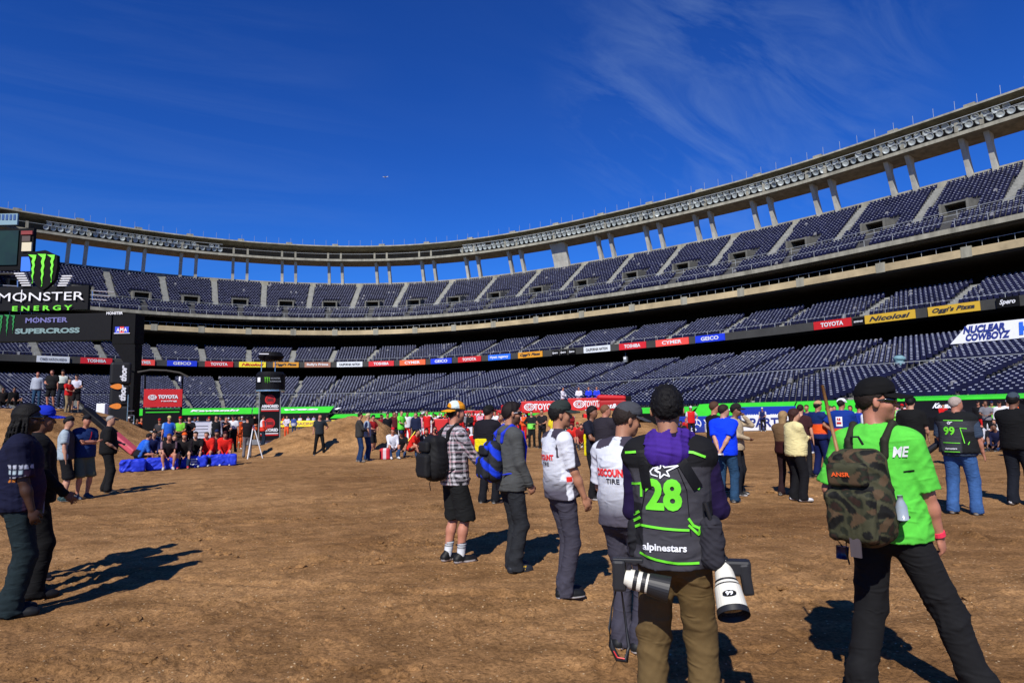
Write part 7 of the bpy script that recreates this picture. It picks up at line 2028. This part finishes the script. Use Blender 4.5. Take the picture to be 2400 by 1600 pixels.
# louvred light bars and frames behind the shield
for k in range(7):
    for e, (x0, x1) in ((-1, (30 + k * 3.5, 54 + k * 3)), (1, (142 - k * 2.4, 166 - k * 3.2))):
        p, q_ = mp_(x0, (640 if e < 0 else 646) + k * 5.6), mp_(x1, (641 if e < 0 else 647) + k * 5.6)
        mb = MB(); mb.box(((p.x + q_.x) / 2, 0.3, p.z), (q_.x - p.x, 0.3, 0.10)); mb.build("light_bar", M_WHITE, st)
mb = MB()
for a, b in (((174, 677), (262, 683)), ((164, 686), (252, 693)), ((202, 699), (244, 702)), ((0, 667), (34, 669)), ((0, 678), (34, 679)), ((182, 677), (182, 700)), ((210, 680), (210, 702)), ((34, 655), (34, 680))):
    p, q_ = mp_(*a), mp_(*b); mb.tube([(p.x, 0.4, p.z), (q_.x, 0.4, q_.z)], 0.055, 6)
st_tubes = mb.build("frame_tubes", M_SILVER, st); st_tubes["kind"] = "stuff"
p = mp_(270, 734); lettering("MONSTER", (p.x - 0.0, -0.1, p.z), (1, 0, 0), 0.25, M_WHITE, st, width=1.6)
# big scoreboard at the far left of the ring
sb = empty("scoreboard", (0, 104, 0), label="large dark scoreboard with side advertisements at the far left of the ring", cat="scoreboard")
def rs(px0, py0, px1, py1, m, name, yoff=0.0, th=0.6):
    a = at(px0, py1, 104); b = at(px1, py0, 104)
    mb = MB(); mb.box(((a.x + b.x) / 2, yoff + th / 2, (a.z + b.z) / 2), (b.x - a.x, th, b.z - a.z)); return mb.build(name, m, sb)
rs(-160, 534, 78, 636, M_BLACK, "cabinet", 0.2, 0.6)
rs(-150, 540, 44, 624, mat("screen_dark_green", (0.004, 0.02, 0.008), 0.35, var=0.5, scale=0.3), "screen")
rs(50, 541, 77, 550, mat("sign_brick_red", lin((120, 30, 28)), 0.6), "side_sign", -0.1); rs(52, 553, 72, 566, mat("sign_umber", lin((70, 56, 50)), 0.6), "side_sign", -0.1)
rs(51, 568, 75, 589, mat("sign_cream", lin((200, 190, 160)), 0.6), "side_sign", -0.1); rs(49, 602, 74, 636, mat("sign_blue", lin((40, 110, 220)), 0.6), "side_sign", -0.1)
rs(-150, 640, 34, 644, M_CONC, "lower_ledge", 0.0, 1.2)
p = at(0, 515, 112); bb = empty("ring_sign", (0, 112, 0), label="blue and white sign panel mounted on the light ring at the left edge", cat="sign")
a = at(-60, 528, 112); b = at(41, 500, 112)
mb = MB(); mb.box(((a.x + b.x) / 2, 0.2, (a.z + b.z) / 2), (b.x - a.x, 0.3, b.z - a.z)); mb.build("panel", mat("pale_aqua", lin((118, 146, 158)), 0.5), bb)
for k in range(5):
    p = at(-2 + k * 9, 509, 112); mb = MB(); mb.box((p.x, 0.0, p.z), (0.42, 0.05, 1.0)); mb.build("blue_mark", mat("mark_blue", lin((34, 74, 130)), 0.5), bb)
# thor columns
YT = 46.0
th = empty("inflatable_column", tuple(at(277, 1000, YT)), 0.0, label="tall black column with white thor lettering and orange swirls", cat="inflatable column"); th.location.z = 0; 
th.rotation_euler = (0, 0, facing(th.location.x, th.location.y, 0.0))
H_ = at(277, 850, YT).z
for z0_, z1_, r_ in ((0.0, H_ * 0.46, 0.70), (H_ * 0.46, H_ * 0.72, 0.62), (H_ * 0.72, H_, 0.66)):
    fl = Fld((-1.1, -1.1, z0_ - 0.1), (1.1, 1.1, z1_ + 0.1), 0.05); fl.add(rbox((0, 0, (z0_ + z1_) / 2), (r_, r_, (z1_ - z0_) / 2), 0.18), 0)
    sdf_obj("air_section", fl, const((0.010, 0.010, 0.012)), M_SHOE, th)
for zc in (0.84, 0.60):
    v_, f_c = text_mesh("thor", 0.25, 1.0, 0.05)
    me = bpy.data.meshes.new("lettering"); V = [(0.16 - b * 0.36 , -0.70, H_ * zc + 0.12 + a * 0.42) for a, b in v_]
    me.from_pydata(V, [], f_c); mobj("lettering", me, th, M_WHITE)
    mb = MB(); mb.poly([(-0.34 + 0.36 * math.cos(t) + 0.1, -0.71, H_ * zc - 0.82 + 0.19 * math.sin(t) * (1 + 0.4 * math.cos(t))) for t in np.linspace(0, 2 * math.pi, 18, endpoint=False)]); mb.build("swirl_mark", mat("swirl_orange", lin((226, 130, 40)), 0.6), th)
p = at(305, 1000, 40); sc_ = empty("scaffold_ladder", (p.x, p.y, 0), facing(p.x, p.y), label="thin grey metal ladder standing right of the tall black column", cat="ladder")
mb = MB(); hh_ = at(305, 925, 40).z
for e in (-0.18, 0.18): mb.tube([(e, 0, 0), (e, 0, hh_ if e < 0 else hh_ * 0.6)], 0.025, 6)
mb.build("stile", M_SILVER, sc_)
for k in range(8): mb = MB(); mb.tube([(-0.18, 0, 0.25 + k * 0.28), (0.18, 0, 0.25 + k * 0.28)], 0.018, 5); mb.build("rung", M_SILVER, sc_)
# red gate with Toyota panels
p = at(378, 1045, 37); gt_ = empty("start_gate_tower", (p.x, p.y, 0), facing(p.x, p.y), label="black truss tower carrying a red TOYOTA panel above a black one", cat="gate tower")
zt, zb = at(378, 912, 37).z, at(378, 954, 37).z
mb = MB(); mb.box((0, -0.1, (zt + zb) / 2), (1.95, 0.12, zt - zb)); mb.build("red_panel", M_RED, gt_, bevel=0.02)
lettering("TOYOTA", (0.25, -0.19, (zt + zb) / 2 + 0.08), (1, 0, 0), 0.19, M_WHITE, gt_, width=1.02, bold=0.06)
lettering("racing", (0.30, -0.19, (zt + zb) / 2 - 0.17), (1, 0, 0), 0.08, M_WHITE, gt_, width=0.8)
def oval(parent, cx, y, cz, s, m):
    mb = MB()
    for k in range(20):
        a0, a1 = 2 * math.pi * k / 20, 2 * math.pi * (k + 1) / 20
        for (rx0, rx1, ry0, ry1) in ((0.40, 0.50, 0.26, 0.34), (0.12, 0.20, 0.2, 0.27), (0.32, 0.40, 0.06, 0.13)):
            mb.poly([(cx + rx0 * s * math.cos(a0), y, cz + ry0 * s * math.sin(a0)), (cx + rx1 * s * math.cos(a0), y, cz + ry1 * s * math.sin(a0)), (cx + rx1 * s * math.cos(a1), y, cz + ry1 * s * math.sin(a1)), (cx + rx0 * s * math.cos(a1), y, cz + ry0 * s * math.sin(a1))])
    mb.build("emblem", m, parent)
oval(gt_, -0.55, -0.19, (zt + zb) / 2 + 0.05, 0.44, M_WHITE)
mb = MB(); mb.box((0, 0.1, (zb - 0.1) / 2), (2.0, 0.3, zb - 0.1)); mb.build("black_panel", M_BLACKG, gt_)
lettering("TOYOTA", (0.3, -0.08, 0.85), (1, 0, 0), 0.19, M_WHITE, gt_, width=1.05, bold=0.04); oval(gt_, -0.55, -0.08, 0.85, 0.44, M_WHITE)
mb = MB(); mb.box((0, -0.07, zb - 0.28), (1.7, 0.03, 0.07)); mb.build("green_strip", M_GREEN, gt_)
ztop = at(378, 868, 37).z
for e in (-0.95, 0.95):
    mb = MB(); mb.tube([(e, 0.1, 0), (e, 0.1, ztop - 0.25)], 0.05, 6); mb.build("mast", M_BLACK, gt_)
mb = MB(); mb.tube([(-1.35, 0.1, ztop - 0.12), (-0.7, 0.1, ztop + 0.02), (0.1, 0.1, ztop), (0.8, 0.1, ztop - 0.12), (1.25, 0.1, ztop - 0.36)], 0.06, 6); mb.build("curved_truss", M_CONC2, gt_)
mb = MB(); mb.tube([(0.82, -0.05, ztop - 0.62), (0.82, -0.05, ztop - 0.35)], 0.06, 8); mb.build("lamp_tube", M_WHITE, gt_)
# round topped sponsor tower
p = at(631, 1035, 40); tw = empty("sponsor_tower", (p.x, p.y, 0), facing(p.x, p.y), label="black sponsor tower with red round emblems and a drum top on a grey platform", cat="sponsor tower")
s4 = 40 / F
def zz_(py): return at(631, py, 40).z
mb = MB(); mb.box((0.15, 0.6, 0.14), (3.0, 1.9, 0.28)); mb.build("platform", M_GREY, tw, bevel=0.02)
ztp = zz_(916)
mb = MB(); mb.box((0, 0, ztp / 2 + 0.14), (1.15, 1.0, ztp - 0.28)); mb.build("tower_body", M_BLACKG, tw)
for e in (-0.62, 0.60):
    mb = MB(); mb.tube([(e, -0.5, 0.28), (e, -0.5, ztp)], 0.035, 6); mb.build("truss_leg", M_GREY, tw)
for cy, ty, by in ((937, 952, 959), (991, 1007, 1015)):
    c_z = zz_(cy)
    mb = MB(); mb.poly([(0.30 * math.cos(t), -0.53, c_z + 0.30 * math.sin(t)) for t in np.linspace(0, 2 * math.pi, 28, endpoint=False)]); mb.build("round_emblem", M_RED, tw)
    mb = MB(); mb.box((0, -0.54, c_z), (0.34, 0.02, 0.18)); mb.build("emblem_bar", mat("deep_red", lin((90, 8, 10)), 0.6), tw)
    mb = MB()
    for k in range(24):
        a0, a1 = 2 * math.pi * k / 24, 2 * math.pi * (k + 1) / 24
        mb.poly([(r_ * math.cos(a_) * 1.0, -0.545, c_z + r_ * math.sin(a_)) for r_, a_ in ((0.215, a0), (0.235, a0), (0.235, a1), (0.215, a1))])
    mb.build("emblem_ring", mat("deep_red", (0, 0, 0)), tw)
    lettering("ARMORED", (0, -0.55, zz_(ty)), (1, 0, 0), 0.17, M_WHITE, tw, width=0.98, bold=0.05)
    mb = MB(); mb.box((0, -0.53, zz_(by)), (1.0, 0.02, 0.055)); mb.build("white_bar", M_WHITE, tw)
    mb = MB(); mb.box((0, -0.52, zz_(by) - 0.09), (1.02, 0.02, 0.07)); mb.build("red_bar", M_RED, tw)
zr = zz_(914)
mb = MB(); mb.tube([(0, 0, ztp + 0.02), (0, 0, zz_(878)), (0, 0, zz_(872))], [0.86, 0.86, 0.72], 32); mb.build("drum", M_BLACKG, tw, smooth=False)
mb = MB(); mb.tube([(0, 0, ztp - 0.04), (0, 0, ztp + 0.05)], 0.89, 32); mb.build("chrome_rim", M_SILVER, tw, smooth=False)
claw(tw, -0.22, zz_(893), 0.40, -0.90, M_LIME)
lettering("MONSTER", (0.28, -0.90, zz_(888)), (1, 0, 0), 0.08, M_GREY, tw, width=0.55); lettering("SUPERCROSS", (0.28, -0.90, zz_(895)), (1, 0, 0), 0.08, M_GREY, tw, width=0.62)
mb = MB(); mb.box((-0.66, -0.66, zz_(891)), (0.22, 0.04, 0.28), Matrix.Rotation(-0.8, 3, 'Z')); mb.build("white_label", M_WHITE, tw)
for e in (-0.55, 0.25): mb = MB(); mb.tube([(e, 0, zz_(873)), (e, 0, zz_(842))], 0.03, 6); mb.build("top_pole", M_SILVER, tw)
mb = MB(); mb.tube([(0, 0, zz_(845)), (0, 0, zz_(836)), (0, 0, zz_(826))], [0.62, 0.78, 0.60], 24); mb.build("canopy_disc", M_BLACK, tw)
mb = MB(); mb.box((-0.42, -0.76, zz_(832)), (0.55, 0.03, 0.06)); mb.build("canopy_label", M_WHITE, tw)
# padded ramp edging on the left jump
a = at(200, 950, 28.4); b = at(318, 1052, 28.0); a.z = 2.15; b.z = 0.25
for k, m in ((0, M_BLACKG), (1, mat("pink_red_vinyl", lin((178, 70, 82)), 0.6))):
    p0 = a.lerp(b, 0.0 if k == 0 else 0.58); p1 = a.lerp(b, 0.575 if k == 0 else 1.0)
    r = empty("ramp_padding", (0, 0, 0), label=("black" if k == 0 else "faded red") + " padding strip running down the right side of the dirt jump", cat="ramp padding")
    mb = MB(); d_ = (p1 - p0); X_ = d_.normalized(); Y_ = Vector((0, 0, 1)).cross(X_).normalized(); Z_ = X_.cross(Y_)
    mb.box((p0 + p1) / 2, (d_.length, 0.4, 0.26), Matrix((X_, Y_, Z_)).transposed()); mb.build("pad", m, r, bevel=0.06)
# red and white post banner right of the jump
banner(222, 1010, 243, 1010, 38, 38, 2.65, M_WHITE, "white upright sign with red letter behind the dirt jump", "E", M_RED, 0.5, 0.2)
# blue blocks the seated people rest on
for k, (x0, x1, y, lb, t_x) in enumerate([(288, 332, 1104, "crumpled bright blue block at the left end of the seated group", None), (350, 408, 1099, "blue block under the bare legged man", None), (415, 476, 1094, "blue block with white letters between the seated people", "E"), (482, 546, 1090, "blue block under the two red jackets", None)]):
    a = Vector((*ground(x0, y), 0)); b = Vector((*ground(x1, y), 0)); c = (a + b) / 2
    r = empty("tuff_block", (c.x, c.y + 0.02, 0), facing(c.x, c.y), label=lb, cat="padded block")
    fl = Fld((-0.7, -0.5, -0.05), (0.7, 0.5, 0.6), 0.025); L_ = (b - a).length
    fl.add(rbox((0, 0, 0.18), (L_ / 2, 0.24, 0.20), 0.07), 0); fl.disp(folds(40 + k, 0.03, 4, 0.3)); sdf_obj("cover", fl, const(lin((34, 60, 214))), M_SHOE, r)
    if t_x: lettering(t_x, (0.05, -0.275, 0.19), (1, 0, 0), 0.20, M_WHITE, r, width=0.32)
# white sheet on a rail
p = at(466, 1020, 33); r = empty("hanging_sheet", (p.x, p.y, 0), facing(p.x, p.y), label="white printed sheet hung on a rail right of the red cap", cat="sheet")
mb = MB(); mb.box((0, 0, 1.05), (1.1, 0.04, 0.82)); mb.build("sheet", mat("sheet_white", lin((190, 192, 205)), 0.7), r)
mb = MB(); mb.tube([(-0.7, 0.05, 1.48), (2.2, 0.05, 1.48)], 0.03, 6)
for e in (-0.7, 0.7, 2.2): mb.tube([(e, 0.05, 0), (e, 0.05, 1.48)], 0.025, 6)
mb.build("rail_frame", M_SILVER, r)
for k in range(4): mb = MB(); mb.box((-0.0, -0.03, 0.8 + k * 0.16), (0.8, 0.01, 0.03)); mb.build("print_line", M_GREY, r)
# broadcast tripod
p = Vector((*ground(592, 1074), 0)); r = empty("camera_tripod", (p.x, p.y, 0), 0, label="white legged camera tripod beside the camera operator", cat="tripod")
for k in range(3):
    a0 = k * 2.09 + 0.4; mb = MB(); mb.tube([(0, 0, 1.35), (0.38 * math.cos(a0), 0.38 * math.sin(a0), 0)], 0.022, 6); mb.build("leg", M_WHITE, r)
mb = MB(); mb.box((0, 0, 1.5), (0.22, 0.5, 0.24)); mb.build("video_camera", M_BLACK, r, bevel=0.02)
# yellow stick
p = at(962, 1050, 30); r = empty("yellow_stick", (p.x, p.y, 0), 0, label="yellow stick leaning in front of the person in the navy sweater", cat="stick")
mb = MB(); mb.tube([(-0.05, -0.3, 0.45), (0.30, -0.1, 0.95)], 0.025, 6); mb.build("stick", M_YEL2, r)
# red and white jug by the seated man
p = Vector((*ground(903, 1076), 0)); r = empty("gear_bag", (p.x, p.y, 0), 0, label="red and white gear bag left of the seated man in white", cat="bag")
fl = Fld((-0.4, -0.3, -0.05), (0.4, 0.3, 0.6), 0.02); fl.add(rbox((0, 0, 0.2), (0.2, 0.15, 0.22), 0.08), 0); sdf_obj("bag_body", fl, lambda V: np.where(np.abs(V[:, 0:1]) < 0.07, np.array(lin((220, 200, 205))), np.array(lin((200, 34, 50)))), M_SHOE, r)
# black vinyl wall cover with claw emblem at the far right
a = at(2292, 1002, 42); b = at(2420, 1002, 38); a.z = 0; b.z = 0; d = b - a; t = d.normalized()
r = empty("claw_banner", tuple((a + b) / 2), math.atan2(t.y, t.x), label="black banner with a green claw emblem behind the seated group at the right", cat="banner")
mb = MB(); mb.box((0, 0.2, 0.95), (d.length, 0.3, 1.9)); mb.build("panel", M_BLACKG, r); claw(r, -0.5, 1.35, 0.95, -0.02, M_LIME)
lettering("MONSTER", (-0.45, -0.02, 0.75), (1, 0, 0), 0.16, M_WHITE, r, width=1.0)
# small plane of birds: two specks over the ring
# spare seats and a bagged statue in the lower stand
s = s_at(2080, 34, 4.5); r = empty("plastic_wrapped_bin", tuple(P(s, 31.4, 4.9)), 0, label="pale plastic wrapped bin on the lower stand walkway", cat="bin")
fl = Fld((-0.7, -0.7, -0.1), (0.7, 0.7, 1.5), 0.06); fl.add(ell((0, 0, 0.55), (0.42, 0.42, 0.65)), 0); fl.add(ell((0, 0, 1.1), (0.5, 0.5, 0.32)), 0.1); fl.disp(folds(9, 0.05, 4, 0.3)); sdf_obj("wrapped_body", fl, const(lin((120, 160, 170))), M_SHOE, r)

# green top edging of the black padding at the right and a folded green flap in front of it
sa, sb_ = s_at(2102, 47, 2), s_at(2460, 47, 2)
loft("padding_top_edge", [(46.2, 2.2), (46.6, 2.26), (47.3, 2.12), (47.4, 1.95)], M_GREEN, None, s0=sa, s1=sb_)
o = bpy.data.objects["padding_top_edge"]; tag(o, "long bright green edging along the top of the black padding at the right", "edging")
banner(2150, 1000, 2208, 1000, 47, 46.5, 1.55, M_GREEN, "bright green upright flap right of the man in the black cap", None, None)
banner(2208, 992, 2262, 990, 46, 45.5, 0.95, M_BLACKG, "low dark block with faint letters before the green flap", "AXO", M_GREY, 0.5, 0.3)
# light aircraft high over the ring
p = at(903, 415, 900); r = empty("airliner", tuple(p), 0, label="tiny airliner high in the sky left of the centre", cat="aircraft"); r.scale = (0.7, 0.7, 0.7)
mb = MB(); mb.tube([(-5.5, 0, 0), (-4.5, 0, 0.2), (4, 0, 0.1), (5.5, 0, 0.4)], [0.2, 0.6, 0.5, 0.15], 8); mb.build("fuselage", M_RAIL, r)
mb = MB(); mb.poly([(-1, -5, 0), (0.6, -5, 0), (1.2, 0, 0), (0.6, 5, 0), (-1, 5, 0), (-1.4, 0, 0)]); mb.build("wing", M_RAIL, r)
mb = MB(); mb.poly([(3.6, 0, 0), (5.4, 0, 0), (5.8, 0, 1.8), (5.0, 0, 1.8)]); mb.build("tail_fin", M_RAIL, r)
